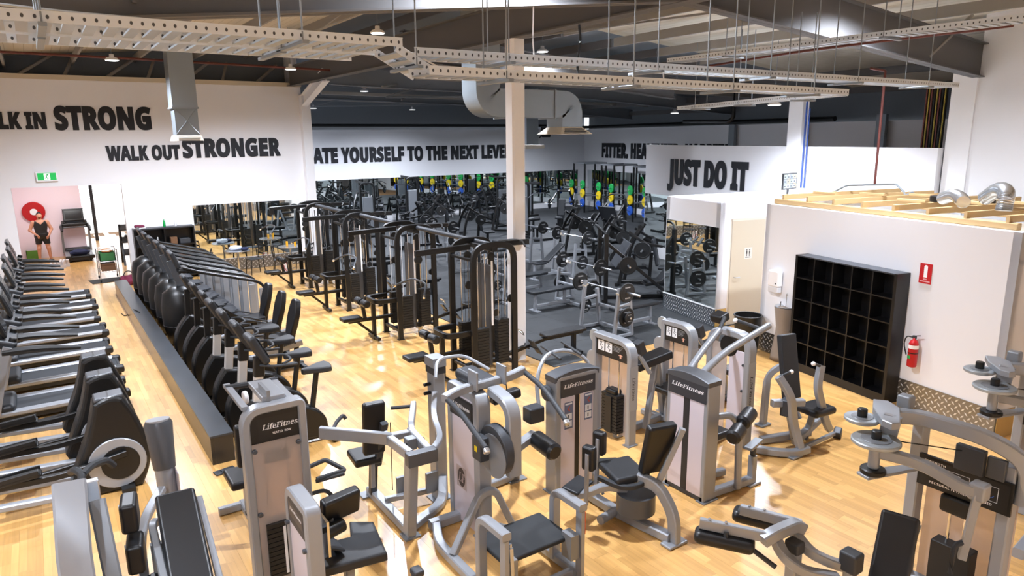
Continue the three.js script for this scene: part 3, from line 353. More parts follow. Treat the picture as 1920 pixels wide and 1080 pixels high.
// upright bike, rider faces -x
function makeBike() {
  const t = thing('upright_bike', 'x', 'exercise bike', null, 'upright bikes behind the plinth');
  P(t, 'base', [tf(rbox(0.12, 0.07, 0.5, 0.03), [-0.2, 0.045, 0]), tf(rbox(0.12, 0.07, 0.5, 0.03), [0.85, 0.045, 0]), bar([-0.2, 0.07, 0], [0.85, 0.07, 0], 0.08)], M.black);
  const sh = new THREE.Shape(); sh.moveTo(-0.25, 0.12); sh.lineTo(0.75, 0.1); sh.quadraticCurveTo(0.85, 0.35, 0.55, 0.5); sh.lineTo(0.1, 0.66); sh.lineTo(-0.12, 0.7); sh.quadraticCurveTo(-0.36, 0.4, -0.25, 0.12); const g = new THREE.ExtrudeGeometry(sh, { depth: 0.14, bevelEnabled: true, bevelSize: 0.03, bevelThickness: 0.04, bevelSegments: 2 }); g.translate(0, 0, -0.07); const h = P(t, 'shroud', g, M.black);
  for (const s of [-1, 1]) P(h, 'logo_panel', quad(s > 0 ? [-0.1, 0.4, 0.1115] : [0.25, 0.4, -0.1115], [s * 0.35, 0, 0], [0, 0.12, 0]), logoCycle);
  P(t, 'front_post', rect([[-0.08, 0.6, 0], [-0.02, 1.12, 0]], 0.11, 0.09, 0, V(0, 0, 1)), std('#c9c6c2', 0.4, 0.3)); P(t, 'post_collar', rect([[-0.02, 1.05, 0], [0.0, 1.3, 0]], 0.13, 0.1, 0, V(0, 0, 1)), M.black);
  P(t, 'console', orient(rbox(0.34, 0.42, 0.1, 0.04, 3), V(-0.02, 1.42, 0), V(0, 0, 1), V(-0.45, 0.9, 0)), M.vinylG); P(t, 'screen', orient(rbox(0.26, 0.3, 0.01, 0.004, 1), V(0.036, 1.44, 0), V(0, 0, 1), V(-0.45, 0.9, 0)), screenM);
  const hb = [tube([[0, 1.2, -0.05], [0.12, 1.22, -0.24], [0.4, 1.2, -0.25], [0.44, 1.16, -0.1], [0.3, 1.14, -0.04]], 0.018, 0.06), tube([[0, 1.2, 0.05], [0.12, 1.22, 0.24], [0.4, 1.2, 0.25], [0.44, 1.16, 0.1], [0.3, 1.14, 0.04]], 0.018, 0.06)]; for (const g of hb) P(t, 'handlebar', g, M.grip);
  P(t, 'seat_post', rect([[0.62, 0.4, 0], [0.72, 0.95, 0]], 0.06, 0.06, 0, V(0, 0, 1)), M.black);
  const sd = new THREE.Shape(); sd.moveTo(-0.2, -0.025); sd.quadraticCurveTo(-0.22, 0, -0.2, 0.025); sd.bezierCurveTo(-0.05, 0.04, 0, 0.14, 0.12, 0.13); sd.quadraticCurveTo(0.17, 0, 0.12, -0.13); sd.bezierCurveTo(0, -0.14, -0.05, -0.04, -0.2, -0.025); const sg = new THREE.ExtrudeGeometry(sd, { depth: 0.03, bevelEnabled: true, bevelSize: 0.02, bevelThickness: 0.025, bevelSegments: 3 }); sg.rotateX(-Math.PI / 2); P(t, 'saddle', tf(sg, [0.75, 0.99, 0], 0, 0, 0.05), M.vinylG);
  for (const s of [-1, 1]) { P(t, 'crank', bar([0.2, 0.35, s * 0.13], [0.2 + s * 0.12, 0.35 - s * 0.1, s * 0.14], 0.03), M.steel); P(t, 'pedal', tf(rbox(0.1, 0.03, 0.1, 0.01), [0.2 + s * 0.13, 0.34 - s * 0.1, s * 0.2]), M.black); }
  return t;
}
const bk = makeBike(); bk.userData.label = 'upright exercise bike at the end of the bike row beside the seated row machine'; bk.position.set(2.07, 0, -8.85);
['second', 'third', 'fourth'].forEach((w, i) => dup(bk, [2.07, 0, -8.85 - 0.8 * (i + 1)], 0, w + ' upright exercise bike from the seated row machine'));
function makeRecumbent() {
  const t = thing('recumbent_bike', 'x', 'exercise bike', null, 'recumbent bikes between the upright bikes and stair climbers');
  const sh = new THREE.Shape(); sh.moveTo(-0.28, 0.08); sh.lineTo(0.3, 0.08); sh.lineTo(0.42, 0.3); sh.quadraticCurveTo(0.2, 0.75, -0.05, 0.8); sh.quadraticCurveTo(-0.38, 0.5, -0.28, 0.08); const g = new THREE.ExtrudeGeometry(sh, { depth: 0.16, bevelEnabled: true, bevelSize: 0.03, bevelThickness: 0.04, bevelSegments: 2 }); g.translate(0, 0, -0.08); P(t, 'drive_housing', g, M.black);
  const ring = new THREE.TorusGeometry(0.05, 0.008, 6, 20); ring.translate(0.02, 0.45, 0.125); P(t, 'red_emblem', ring, M.red, 'small red round emblem');
  P(t, 'console_post', rect([[-0.05, 0.7, 0], [-0.02, 1.3, 0]], 0.1, 0.07, 0, V(0, 0, 1)), M.black); P(t, 'console', orient(rbox(0.34, 0.4, 0.09, 0.04, 3), V(0, 1.4, 0), V(0, 0, 1), V(-0.4, 0.9, 0)), M.vinylG); P(t, 'front_handle', tube([[0, 1.15, -0.2], [0.2, 1.18, -0.2], [0.22, 1.18, 0.2], [0, 1.15, 0.2]], 0.018, 0.08), M.grip);
  P(t, 'seat_rail', rect([[0.2, 0.22, 0], [1.5, 0.45, 0]], 0.12, 0.1, 0), M.silver); P(t, 'base', [bar([-0.2, 0.06, 0], [1.5, 0.06, 0], 0.1, 0.08), tf(rbox(0.1, 0.08, 0.6, 0.03), [1.45, 0.045, 0]), bar([1.4, 0.06, 0], [1.4, 0.45, 0], 0.08)], M.black);
  P(t, 'seat', orient(rbox(0.42, 0.09, 0.44, 0.04, 3), V(1.1, 0.58, 0), V(1, 0.05, 0), V(0, 1, 0)), M.vinyl); P(t, 'seat_post', bar([1.12, 0.38, 0], [1.12, 0.56, 0], 0.1), M.black);
  const bs = new THREE.Shape(); bs.moveTo(-0.12, -0.3); bs.quadraticCurveTo(-0.25, 0.05, -0.1, 0.3); bs.quadraticCurveTo(0, 0.34, 0.1, 0.3); bs.quadraticCurveTo(0.25, 0.05, 0.12, -0.3); const bg = new THREE.ExtrudeGeometry(bs, { depth: 0.05, bevelEnabled: true, bevelSize: 0.02, bevelThickness: 0.025, bevelSegments: 3 }); P(t, 'backrest', orient(bg, V(1.36, 0.92, 0), V(0, 0, -1), V(0.25, 0.97, 0)), M.vinyl); P(t, 'backrest_support', bar([1.34, 0.5, 0], [1.45, 0.92, 0], 0.06), M.black);
  P(t, 'side_handle', [tube([[1.3, 0.55, -0.3], [0.95, 0.68, -0.3], [0.85, 0.7, -0.3]], 0.016, 0.1), tube([[1.3, 0.55, 0.3], [0.95, 0.68, 0.3], [0.85, 0.7, 0.3]], 0.016, 0.1), rod([1.3, 0.53, -0.3], [1.3, 0.53, 0.3], 0.014)], M.grip); P(t, 'pedal', [tf(rbox(0.1, 0.14, 0.09, 0.01), [0.3, 0.5, 0.2])], M.black); P(t, 'pedal', [tf(rbox(0.1, 0.14, 0.09, 0.01), [0.42, 0.36, -0.2])], M.black);
  return t;
}
const rc = makeRecumbent(); rc.userData.label = 'recumbent bike with tall black backrest beside the upright bikes'; rc.position.set(2.09, 0, -12.1); dup(rc, [2.09, 0, -12.95], 0, 'recumbent bike with tall black backrest in the middle of its three'); dup(rc, [2.09, 0, -13.85], 0, 'recumbent bike with tall black backrest beside the stair climbers');
function makeClimber() {
  const t = thing('stair_climber', 'x', 'stair climber', null, 'stair climbers behind the far end of the plinth');
  const lg = new THREE.LatheGeometry([[0, 0.05], [0.26, 0.05], [0.33, 0.4], [0.34, 0.8], [0.29, 1.05], [0.12, 1.18], [0, 1.18]].map(a => new THREE.Vector2(...a)), 20); lg.scale(1, 1, 1.05); P(t, 'front_shell', lg.translate(0.02, 0, 0), M.black); const tg = new THREE.TorusGeometry(0.325, 0.008, 5, 28); tg.rotateX(Math.PI / 2); tg.scale(1, 1, 1.05); P(t, 'shell_trim', tg.translate(0.02, 0.42, 0), M.graphite);
  for (const s of [-1, 1]) { const g = plate([[0.1, 0.1], [1.22, 0.1], [1.25, 0.3], [0.2, 1.12], [0.05, 1.05]], 0.05, 0.01); g.translate(0, 0, s * 0.3 - 0.025); P(t, 'side_panel', g, M.black); for (let i = 0; i < 2; i++) P(t, 'rear_post', sweep([[1.36 + i * 0.2, 0.02, s * 0.34], [1.36 + i * 0.2, 1.1 - i * 0.1, s * 0.34]], prof(0.06, 0.13, 0.4), V(1, 0, 0)), M.silver);
    P(t, 'handrail', sweep(fil([[0.1, 1.58, s * 0.34], [0.4, 1.46, s * 0.34], [1.45, 1.16, s * 0.34], [1.6, 1.05, s * 0.34], [1.6, 0.72, s * 0.34]], 0.12), circ(0.03, 8)), M.black); }
  for (let i = 0; i < 5; i++) P(t, 'step', box(0.35 + i * 0.22, 0.88 - i * 0.17, -0.27, 0.6 + i * 0.22, 0.91 - i * 0.17, 0.27), M.dark);
  P(t, 'console_upright', sweep([[0.12, 1.1, 0], [-0.05, 1.7, 0]], prof(0.16, 0.05, 0.3), V(0, 0, 1)), M.graphite); P(t, 'console', orient(rbox(0.5, 0.34, 0.08, 0.03, 3), V(0, 1.72, 0), V(0, 0, 1), V(-0.35, 0.93, 0)), M.vinylG); P(t, 'bottle_tray', tf(rbox(0.22, 0.08, 0.56, 0.03), [0.14, 1.5, 0]), M.black); P(t, 'silver_knob', roll([0.12, 1.54, 0.18], [0.12, 1.6, 0.18], 0.035, 0.01, 12), M.steel);
  return t;
}
const cl = makeClimber(); cl.userData.label = 'black stair climber with silver side posts next to the recumbent bikes'; cl.position.set(2.05, 0, -14.95);
['second', 'third', 'fourth', 'fifth', 'sixth'].forEach((w, i) => dup(cl, [2.05 - 0.01 * i, 0, -14.95 - 0.9 * (i + 1)], 0, w + ' black stair climber counted from the recumbent bikes'));
// ---------- cable stations ----------
function stack(t, x, z, h = 1.0, name = 'weight_stack') { const gs = [box(x - 0.09, 0.2, z - 0.05, x + 0.09, h - 0.01, z + 0.05)]; for (let y = 0.2; y < h - 0.02; y += 0.052) gs.push(box(x - 0.11, y, z - 0.062, x + 0.11, y + 0.044, z + 0.062)); const s = P(t, name, gs, M.blackM); P(s, 'guide_rods', [rod([x - 0.07, 0.12, z], [x - 0.07, 2.12, z], 0.011, 6)], M.chrome).name = 'guide_rod'; P(s, 'guide_rod', rod([x + 0.07, 0.12, z], [x + 0.07, 2.12, z], 0.011, 6), M.chrome); P(s, 'cable', rod([x, h, z], [x, 2.15, z], 0.004, 5), M.black); return s; }
function makeStation(label) {
  const t = thing('cable_station', label, 'cable machine', null, 'black multi-station cable towers along the wood floor edge'); const Z1 = V(0, 0, 1);
  for (const s of [-1, 1]) P(t, 'tower_frame', rect([[-0.4, 0, s * 0.36], [-0.4, 2.27, s * 0.36], [0.4, 2.27, s * 0.36], [0.4, 0, s * 0.36]], 0.1, 0.065, 0.28, Z1), M.black);
  for (const sx of [-1, 1]) for (const s of [-1, 1]) P(t, 'foot_plate', box(sx * 0.4 - 0.07, 0, s * 0.36 - 0.05, sx * 0.4 + 0.07, 0.012, s * 0.36 + 0.05), M.black);
  P(t, 'top_crossbeam', [bar([0, 2.2, -0.4], [0, 2.2, 0.4], 0.1, 0.08), bar([-0.4, 2.05, -0.36], [-0.4, 2.05, 0.36], 0.05)], M.black); P(t, 'lower_crossbeam', [bar([0.4, 0.18, -0.36], [0.4, 0.18, 0.36], 0.06), bar([-0.4, 0.18, -0.36], [-0.4, 0.18, 0.36], 0.06), bar([-0.4, 0.16, 0], [0.4, 0.16, 0], 0.08)], M.black);
  for (const [x, z] of [[-0.2, 0.27], [0.2, 0.27], [-0.2, -0.27], [0.2, -0.27]]) stack(t, x, z, 0.85 + (x > 0 ? 0.12 : 0));
  P(t, 'stack_shroud', box(0.02, 0.15, -0.2, 0.05, 1.9, 0.2), M.graphite); P(t, 'white_strip', box(-0.03, 0.9, 0.31, 0.0, 2.0, 0.325), M.white);
  for (const [x, y, z] of [[-0.4, 1.62, 0.2], [0.4, 1.3, 0.25], [0.4, 0.95, -0.22], [-0.35, 2.1, 0.1], [0.3, 1.98, -0.2]]) P(t, 'pulley_wheel', roll([x, y, z - 0.02], [x, y, z + 0.02], 0.07, 0.01, 16), M.blackM);
  // lat arm with bent bar, seat and thigh roll towards -x
  P(t, 'lat_arm', rect([[-0.25, 2.22, 0], [-1.25, 2.2, 0]], 0.07, 0.09, 0), M.black); const q = P(t, 'arm_pulley', roll([-1.2, 2.1, -0.02], [-1.2, 2.1, 0.02], 0.07, 0.01, 16), M.blackM); P(q, 'pull_cable', rod([-1.2, 2.05, 0], [-1.2, 1.78, 0], 0.005, 5), M.black);
  const lb = P(t, 'lat_bar', tube([[-1.38, 1.62, -0.52], [-1.2, 1.76, -0.25], [-1.2, 1.76, 0.25], [-1.38, 1.62, 0.52]], 0.016, 0.12), M.dark); for (const s of [-1, 1]) P(lb, 'bar_end', roll([-1.37, 1.625, s * 0.51], [-1.4, 1.6, s * 0.55], 0.022, 0.006, 10), M.chrome);
  P(t, 'seat', tf(rbox(0.4, 0.08, 0.27, 0.03, 3), [-1.3, 0.5, 0]), M.vinyl); P(t, 'seat_beam', [bar([-0.4, 0.44, 0], [-1.35, 0.44, 0], 0.07), bar([-1.2, 0.44, 0], [-0.85, 0.12, 0], 0.05), bar([-0.82, 0, 0], [-0.82, 0.75, 0], 0.07, 0.09), bar([-0.82, 0.05, -0.25], [-0.82, 0.05, 0.25], 0.06)], M.black);
  P(t, 'roll_post', rect([[-1.0, 0.44, 0], [-1.05, 0.78, 0]], 0.06, 0.07, 0), M.black); for (const s of [-1, 1]) P(t, 'thigh_roll', roll([-1.05, 0.8, s * 0.04], [-1.05, 0.8, s * 0.27], 0.075, 0.02, 16), M.vinyl);
  P(t, 'tray_hoop', rect([[-0.4, 0.82, -0.3], [-0.85, 0.82, -0.26], [-0.85, 0.82, 0.26], [-0.4, 0.82, 0.3]], 0.06, 0.09, 0.12), M.black);
  // low row towards +x
  P(t, 'row_bench', tf(rbox(0.95, 0.07, 0.26, 0.03, 3), [1.75, 0.42, 0]), M.vinyl); P(t, 'bench_beam', [bar([0.4, 0.2, 0], [1.3, 0.36, 0], 0.07), bar([1.3, 0.36, 0], [2.2, 0.36, 0], 0.07), bar([2.0, 0.36, 0], [2.0, 0, 0], 0.07, 0.09), bar([2.0, 0.03, -0.25], [2.0, 0.03, 0.25], 0.06)], M.black); for (const s of [-1, 1]) P(t, 'foot_rest', orient(rbox(0.36, 0.03, 0.16, 0.01), V(0.95, 0.32, s * 0.2), V(0.6, -0.8, 0), V(0.8, 0.6, 0)), M.dark); P(t, 'foot_bar', rod([0.95, 0.3, -0.28], [0.95, 0.3, 0.28], 0.02), M.black); P(t, 'row_handle', tube([[0.75, 0.62, -0.08], [0.85, 0.5, 0], [0.75, 0.62, 0.08], [0.75, 0.62, -0.08]], 0.01, 0.02), M.chrome); P(t, 'high_arm', rect([[0.25, 2.22, 0], [0.95, 2.2, 0]], 0.07, 0.09, 0), M.black); P(t, 'chin_handle', tube([[0.6, 2.2, 0.4], [0.75, 2.24, 0.12], [0.75, 2.24, -0.12], [0.6, 2.2, -0.4]], 0.017, 0.1), M.black);
  return t;
}
const st = makeStation('black cable tower with weight stacks standing beside the white centre column'); st.position.set(6.1, 0, -9.95);
dup(st, [6.15, 0, -12.95], 0, 'black cable tower, next one after the tower by the white column'); dup(st, [6.2, 0, -15.9], 0, 'black cable tower, second after the tower by the white column'); dup(st, [6.3, 0, -19], 0, 'black cable tower at the far end of the line near the wall mirror');
for (const [a, b] of [[-9.6, -12.6], [-13.3, -15.55], [-16.25, -18.65]]) solo('connecting_beam', ['black round beam linking the column tower to the next tower', 'black round beam linking the two middle towers', 'black round beam linking the last two towers'][a > -10 ? 0 : a > -14 ? 1 : 2], 'beam', rod([6.15, 2.25, a], [6.2, 2.25, b], 0.045, 10), M.dark);
// ---------- free weights ----------
const wp = { 45: 0.225, 20: 0.19, 10: 0.14, 5: 0.11 };
const plateTex = (txt) => std('#ffffff', 0.5, 0, { map: canvasTex(128, 128, (x, w, h) => { x.fillStyle = '#17181a'; x.fillRect(0, 0, w, h); x.translate(64, 64); x.fillStyle = '#e6e6e6'; x.font = 'bold 15px sans-serif'; x.textAlign = 'center'; for (const a of [0, 3.14]) { x.save(); x.rotate(a); x.fillText(txt, 0, -38); x.restore(); } }) });
const faceM = plateTex('ELEVEN');
function plateGeo(r, th = 0.035) { const L = (a, b) => new THREE.Vector2(a, b), g = new THREE.LatheGeometry([L(0.026, 0), L(0.06, 0), L(0.06, 0.004), L(r * 0.8, 0.004), L(r * 0.83, 0), L(r - 0.01, 0), L(r, 0.01), L(r, th - 0.01), L(r - 0.01, th), L(r * 0.83, th), L(r * 0.8, th - 0.004), L(0.06, th - 0.004), L(0.06, th), L(0.026, th)], 26); g.rotateX(Math.PI / 2); return toCreasedNormals(flat(g), 0.5); } // axis along z, face towards +z at th
function faceGeo(r, z) { const g = new THREE.CircleGeometry(r * 0.79, 24); g.translate(0, 0, z); return g; }
function addPlate(t, x, y, z, r, th, m = M.blackM, face = true) { const p = P(t, 'weight_plate', plateGeo(r, th).translate(x, y, z), m); if (face) P(p, 'plate_print', faceGeo(r, th - 0.0035).translate(x, y, z), faceM); return p; }
function loosePlate(x, y, z, r, label, m = M.blackM) { const t = thing('weight_plate', label, 'weight plate', [x, y, z], 'plates on storage pegs'); addPlate(t, x, y, z, r, 0.04, m); return t; }
function makeBarbell() { const t = thing('barbell', 'x', 'barbell', null, 'loaded barbells on bench racks'); P(t, 'bar', [rod([0, 0, -0.7], [0, 0, 0.7], 0.014, 8)], M.steel); for (const s of [-1, 1]) { P(t, 'sleeve', roll([0, 0, s * 0.68], [0, 0, s * 1.08], 0.025, 0.004, 12), M.steel); P(t, 'collar', roll([0, 0, s * 0.66], [0, 0, s * 0.69], 0.04, 0.004, 12), M.steel); } addPlate(t, 0, 0, 0.7, 0.2, 0.04); addPlate(t, 0, 0, -0.74, 0.2, 0.04); return t; }
const bb = makeBarbell();
// bench press frame: uprights at the origin, bench towards +x, bar along z
function makeBench(incl) {
  const t = thing(incl ? 'incline_bench' : 'bench_press', 'x', 'bench', null, 'silver olympic benches on the rubber floor'); const h = incl ? 1.25 : 1.05;
  for (const s of [-1, 1]) { P(t, 'upright', rect([[-0.1, 0.03, s * 0.52], [0.02, h, s * 0.52]], 0.07, 0.07, 0, V(0, 0, 1)), M.silver); P(t, 'rear_post', rect([[0.4, 0.03, s * 0.5], [0.32, h * 0.8, s * 0.5]], 0.07, 0.07, 0, V(0, 0, 1)), M.silver); P(t, 'side_brace', bar([-0.05, h * 0.62, s * 0.51], [0.34, h * 0.66, s * 0.5], 0.06), M.silver); P(t, 'base_rail', bar([-0.1, 0.05, s * 0.52], [0.42, 0.05, s * 0.5], 0.06), M.silver); P(t, 'bar_hook', plate([[0, 0], [0.09, 0.05], [0.07, 0.1], [0.03, 0.04], [-0.03, 0.05]], 0.07, 0.004).translate(-0.02, h * 0.86, s * 0.52 - 0.035), M.cream); P(t, 'plate_peg', rod([0.16, 0.45, s * 0.52], [0.16, 0.45, s * 0.72], 0.022), M.steel); }
  P(t, 'cross_tube', [bar([0.4, 0.08, -0.5], [0.4, 0.08, 0.5], 0.06), bar([0.36, 0.5, -0.5], [0.36, 0.5, 0.5], 0.05)], M.silver); P(t, 'spine', [bar([0.4, 0.12, 0], [1.45, 0.12, 0], 0.07), bar([1.42, 0, 0], [1.4, 0.4, 0], 0.07), bar([0.55, 0.12, 0], [0.55, 0.4, 0], 0.07)], M.silver); P(t, 'foot', box(1.36, 0, -0.18, 1.48, 0.02, 0.18), M.silver);
  if (incl) { P(t, 'seat', tf(rbox(0.36, 0.07, 0.28, 0.03, 3), [1.25, 0.46, 0]), M.vinylG); P(t, 'back_pad', orient(rbox(0.8, 0.07, 0.28, 0.03, 3), V(0.72, 0.72, 0), V(-0.8, 0.6, 0), V(0.6, 0.8, 0)), M.vinylG); } else P(t, 'bench_pad', tf(rbox(1.25, 0.08, 0.28, 0.03, 3), [0.95, 0.46, 0]), M.vinylG);
  return t;
}
const be = makeBench(false), bi = makeBench(true); const bl = (o, l) => { o.userData.label = l; return o; };
bl(be, 'silver flat bench press frame closest to the wood floor corner').position.set(9.3, 0, -10.55);
const spots = [[be, 9.3, -10.55, 0, 'loaded barbell on the bench press closest to the wood floor corner'], [bl(dup(be, [10.75, 0, -12.9], Math.PI), 'silver flat bench press turned towards the cable towers, behind the corner bench'), 10.75, -12.9, Math.PI, 'loaded barbell on the bench turned towards the cable towers'], [bl(bi, 'silver incline bench frame behind the two flat benches'), 12.9, -15.9, Math.PI, 'loaded barbell on the incline bench behind the flat benches'], [bl(dup(bi, [13.3, 0, -18.6], Math.PI), 'silver incline bench beside the white column line, next to the incline bench'), 13.3, -18.6, Math.PI, 'loaded barbell on the second incline bench'], [bl(dup(be, [9.4, 0, -14.7], 0), 'silver flat bench press beside the low row bench of a cable tower'), 9.4, -14.7, 0, 'loaded barbell on the bench beside the cable tower low row'], [bl(dup(be, [10.2, 0, -17.6], 0), 'silver flat bench press deeper in the free weights area, left line'), 10.2, -17.6, 0, 'loaded barbell on the deeper flat bench of the left line'], [bl(dup(bi, [11, 0, -20.5], 0), 'silver incline bench standing farthest back among the benches'), 11, -20.5, 0, 'loaded barbell on the incline bench farthest back']];
spots.forEach(([o, x, z, r, l], i) => { o.position.set(x, 0, z); o.rotation.y = r; const h = o.name.startsWith('incl') ? 1.16 : 0.99, c = i ? dup(bb, [0, 0, 0], 0) : bb; c.position.set(x + 0.04 * Math.cos(r), h, z); c.userData.label = l; });
const pegs = [[9.46, 0.45, -9.98, 0.2, 'large plate on the peg of the corner bench press'], [9.46, 0.45, -9.9, 0.12, 'small plate on the outer end of the corner bench press peg'], [9.46, 0.45, -11.25, 0.16, 'plate on the far peg of the corner bench press'], [10.59, 0.45, -12.33, 0.22, 'large plate on the peg of the bench turned towards the towers'], [10.59, 0.45, -13.6, 0.18, 'plate on the far peg of the bench turned towards the towers'], [9.56, 0.45, -14.12, 0.22, 'large plate on the peg of the bench beside the low row'], [12.74, 0.45, -15.3, 0.2, 'plate on the peg of the first incline bench'], [10.36, 0.45, -17.0, 0.2, 'plate on the peg of the deeper flat bench']];
for (const [x, y, z, r, l] of pegs) loosePlate(x, y, z, r, l);
// plate tree
{ const x = 8.75, z = -14.0, t = thing('plate_tree', 'silver A-frame plate tree with large black plates beside the cable towers', 'plate rack', [x, 0, z]); P(t, 'frame', [bar([x - 0.15, 0, z], [x, 1.05, z], 0.07), bar([x + 0.35, 0, z], [x, 1.05, z], 0.07), bar([x - 0.15, 0.04, z - 0.3], [x - 0.15, 0.04, z + 0.3], 0.06), bar([x + 0.35, 0.04, z - 0.3], [x + 0.35, 0.04, z + 0.3], 0.06), bar([x - 0.15, 0.04, z], [x + 0.35, 0.04, z], 0.06)], M.silver); for (const [dx, y] of [[-0.02, 0.9], [-0.1, 0.35], [0.2, 0.5]]) { P(t, 'peg', rod([x + dx, y, z], [x + dx, y, z + 0.3], 0.022), M.steel); loosePlate(x + dx, y, z + 0.06, dx > 0 ? 0.13 : 0.2, y > 0.8 ? 'large plate on the top peg of the silver plate tree' : dx < 0 ? 'large plate on the low peg of the silver plate tree' : 'small plate on the rear peg of the silver plate tree'); } }
// black plate-loaded machines
function makePlateMachine(v) {
  const nm = ['chest_press_machine', 'leg_press_machine', 'row_machine', 'pulldown_tower'][v], t = thing(nm, 'x', 'gym machine', null, 'black machines in the free weights area'); const s2 = [-1, 1];
  P(t, 'base_frame', [bar([-0.8, 0.05, 0], [0.9, 0.05, 0], 0.09), bar([-0.75, 0.05, -0.45], [-0.75, 0.05, 0.45], 0.09), bar([0.85, 0.05, -0.5], [0.85, 0.05, 0.5], 0.09)], M.black);
  if (v === 3) { P(t, 'mast', rect([[0.6, 0, -0.3], [0.6, 2.2, -0.3], [0.6, 2.2, 0.3], [0.6, 0, 0.3]], 0.08, 0.1, 0.2, V(1, 0, 0)), M.black); P(t, 'stack_cover', tf(rbox(0.16, 1.4, 0.4, 0.02), [0.6, 0.95, 0]), M.silverD); P(t, 'top_arm', bar([0.6, 2.18, 0], [-0.5, 2.24, 0], 0.09), M.black); P(t, 'lat_bar', tube([[-0.5, 1.7, -0.55], [-0.5, 1.85, -0.3], [-0.5, 1.85, 0.3], [-0.5, 1.7, 0.55]], 0.016, 0.1), M.dark); P(t, 'pull_cable', rod([-0.5, 1.85, 0], [-0.5, 2.22, 0], 0.006, 5), M.black); P(t, 'seat', tf(rbox(0.4, 0.08, 0.35, 0.03, 3), [-0.35, 0.5, 0]), M.vinylG); P(t, 'seat_post', [bar([-0.35, 0.05, 0], [-0.35, 0.48, 0], 0.08), bar([-0.1, 0.05, 0], [-0.1, 0.8, 0], 0.07)], M.black); P(t, 'thigh_roll', roll([-0.15, 0.8, -0.28], [-0.15, 0.8, 0.28], 0.07, 0.02, 14), M.vinyl); return t; }
  if (v === 1) { for (const s of s2) { P(t, 'guide_rail', bar([-0.8, 0.15, s * 0.4], [0.8, 1.5, s * 0.4], 0.08), M.black); P(t, 'post', bar([0.8, 0, s * 0.45], [0.8, 1.7, s * 0.45], 0.1), M.black); P(t, 'plate_horn', rod([0.3, 0.95, s * 0.3], [0.3, 0.95, s * 0.85], 0.024), M.steel); } for (const z of [0.55, 0.6, -0.62]) addPlate(t, 0.3, 0.95, z, 0.22, 0.045, M.blackM, z > 0.5); P(t, 'foot_sled', orient(rbox(0.7, 0.05, 0.75, 0.02), V(0.35, 1.15, 0), V(-0.5, 0.85, 0), V(0.85, 0.5, 0)), M.dark); P(t, 'seat', orient(rbox(0.45, 0.09, 0.45, 0.03, 3), V(-0.45, 0.42, 0), V(1, -0.15, 0), V(0, 1, 0)), M.vinylG); P(t, 'back_pad', orient(rbox(0.8, 0.09, 0.45, 0.03, 3), V(-0.85, 0.72, 0), V(-0.6, 0.8, 0), V(0.8, 0.6, 0)), M.vinylG); P(t, 'handle', tube([[0.8, 1.7, -0.45], [0.95, 1.85, -0.3], [0.95, 1.85, 0.3], [0.8, 1.7, 0.45]], 0.03, 0.12), M.black); return t; }
  for (const s of s2) { P(t, 'upright', rect([[0.8, 0.05, s * 0.4], [0.6, 1.1, s * 0.36], [0.25, 1.65, s * 0.25]], 0.09, 0.07, 0.3, V(0, 0, 1)), M.black); P(t, 'lever_arm', rect([[0.55, 1.5, s * 0.42], [0.1, 1.2, s * 0.5], [-0.35, v ? 1.0 : 1.15, s * 0.45]], 0.07, 0.06, 0.25, V(0, 0, 1)), M.black); P(t, 'handle', rod([-0.35, v ? 1.0 : 1.15, s * 0.45], [-0.4, v ? 1.0 : 1.15, s * 0.22], 0.02), M.grip); P(t, 'plate_horn', rod([0.15, 1.05, s * 0.5], [0.15, 1.05, s * 0.85], 0.024), M.steel); addPlate(t, 0.15, 1.05, s > 0 ? 0.6 : -0.65, v ? 0.2 : 0.23, 0.045, M.blackM, s > 0); }
  P(t, 'top_bar', bar([0.3, 1.62, -0.3], [0.3, 1.62, 0.3], 0.08), M.black); P(t, 'seat', tf(rbox(0.42, 0.09, 0.36, 0.04, 3), [-0.4, 0.5, 0]), M.vinylG); P(t, 'back_pad', orient(rbox(0.75, 0.09, 0.32, 0.04, 3), V(v ? -0.02 : -0.1, 0.92, 0), V(0.2, 1, 0), V(-1, 0.2, 0)), M.vinylG); P(t, 'seat_post', [bar([-0.35, 0.05, 0], [-0.35, 0.48, 0], 0.09), bar([0.05, 0.05, 0], [0, 0.9, 0], 0.09)], M.black); return t;
}
const pm = [0, 1, 2, 3].map(makePlateMachine); const first = [1, 1, 1, 1];
const places = [[1, 12.1, -12.5, 2.6, 'black plate loaded leg press beside the mirror block'], [0, 13.6, -13.4, 2.2, 'black chest press machine in front of the change room mirror'], [2, 14.6, -15.6, 2.6, 'black row machine nearest to the change room wall end'], [0, 15.3, -18.3, 0.4, 'black chest press machine behind the incline benches'], [1, 17.2, -19.5, 2.9, 'black leg press deep in the free weights area by the rig'], [3, 16.2, -22.6, 1.6, 'tall black pulldown tower in front of the power rig'], [2, 13.6, -22.4, 0.2, 'black row machine behind the second incline bench'], [3, 17.6, -27.4, -1.57, 'tall black pulldown tower against the back mirror, right of the middle'], [0, 11.5, -23.6, 3.1, 'black chest press machine on the left side of the back area'], [3, 11.2, -27.8, -1.57, 'tall black pulldown tower against the back mirror, left end'], [2, 14.2, -26, 0.6, 'black row machine in the middle of the back area'], [3, 14.4, -30.2, -1.57, 'tall black pulldown tower against the middle of the back mirror'], [0, 19.3, -24.6, 2.5, 'black chest press machine beside the power rig'], [1, 9.4, -25.4, 0.5, 'black leg press at the back left of the rubber floor'], [2, 8.9, -21.8, 0.3, 'black row machine near the end of the left wall'], [0, 16.8, -24.9, 0.8, 'black chest press machine between the back pulldown towers'], [3, 20.8, -30, -1.57, 'tall black pulldown tower against the back mirror, right end'], [2, 12.2, -30.0, -1.0, 'black row machine close to the back mirror'], [0, 18.4, -30.2, -2, 'black chest press machine close to the back mirror']];
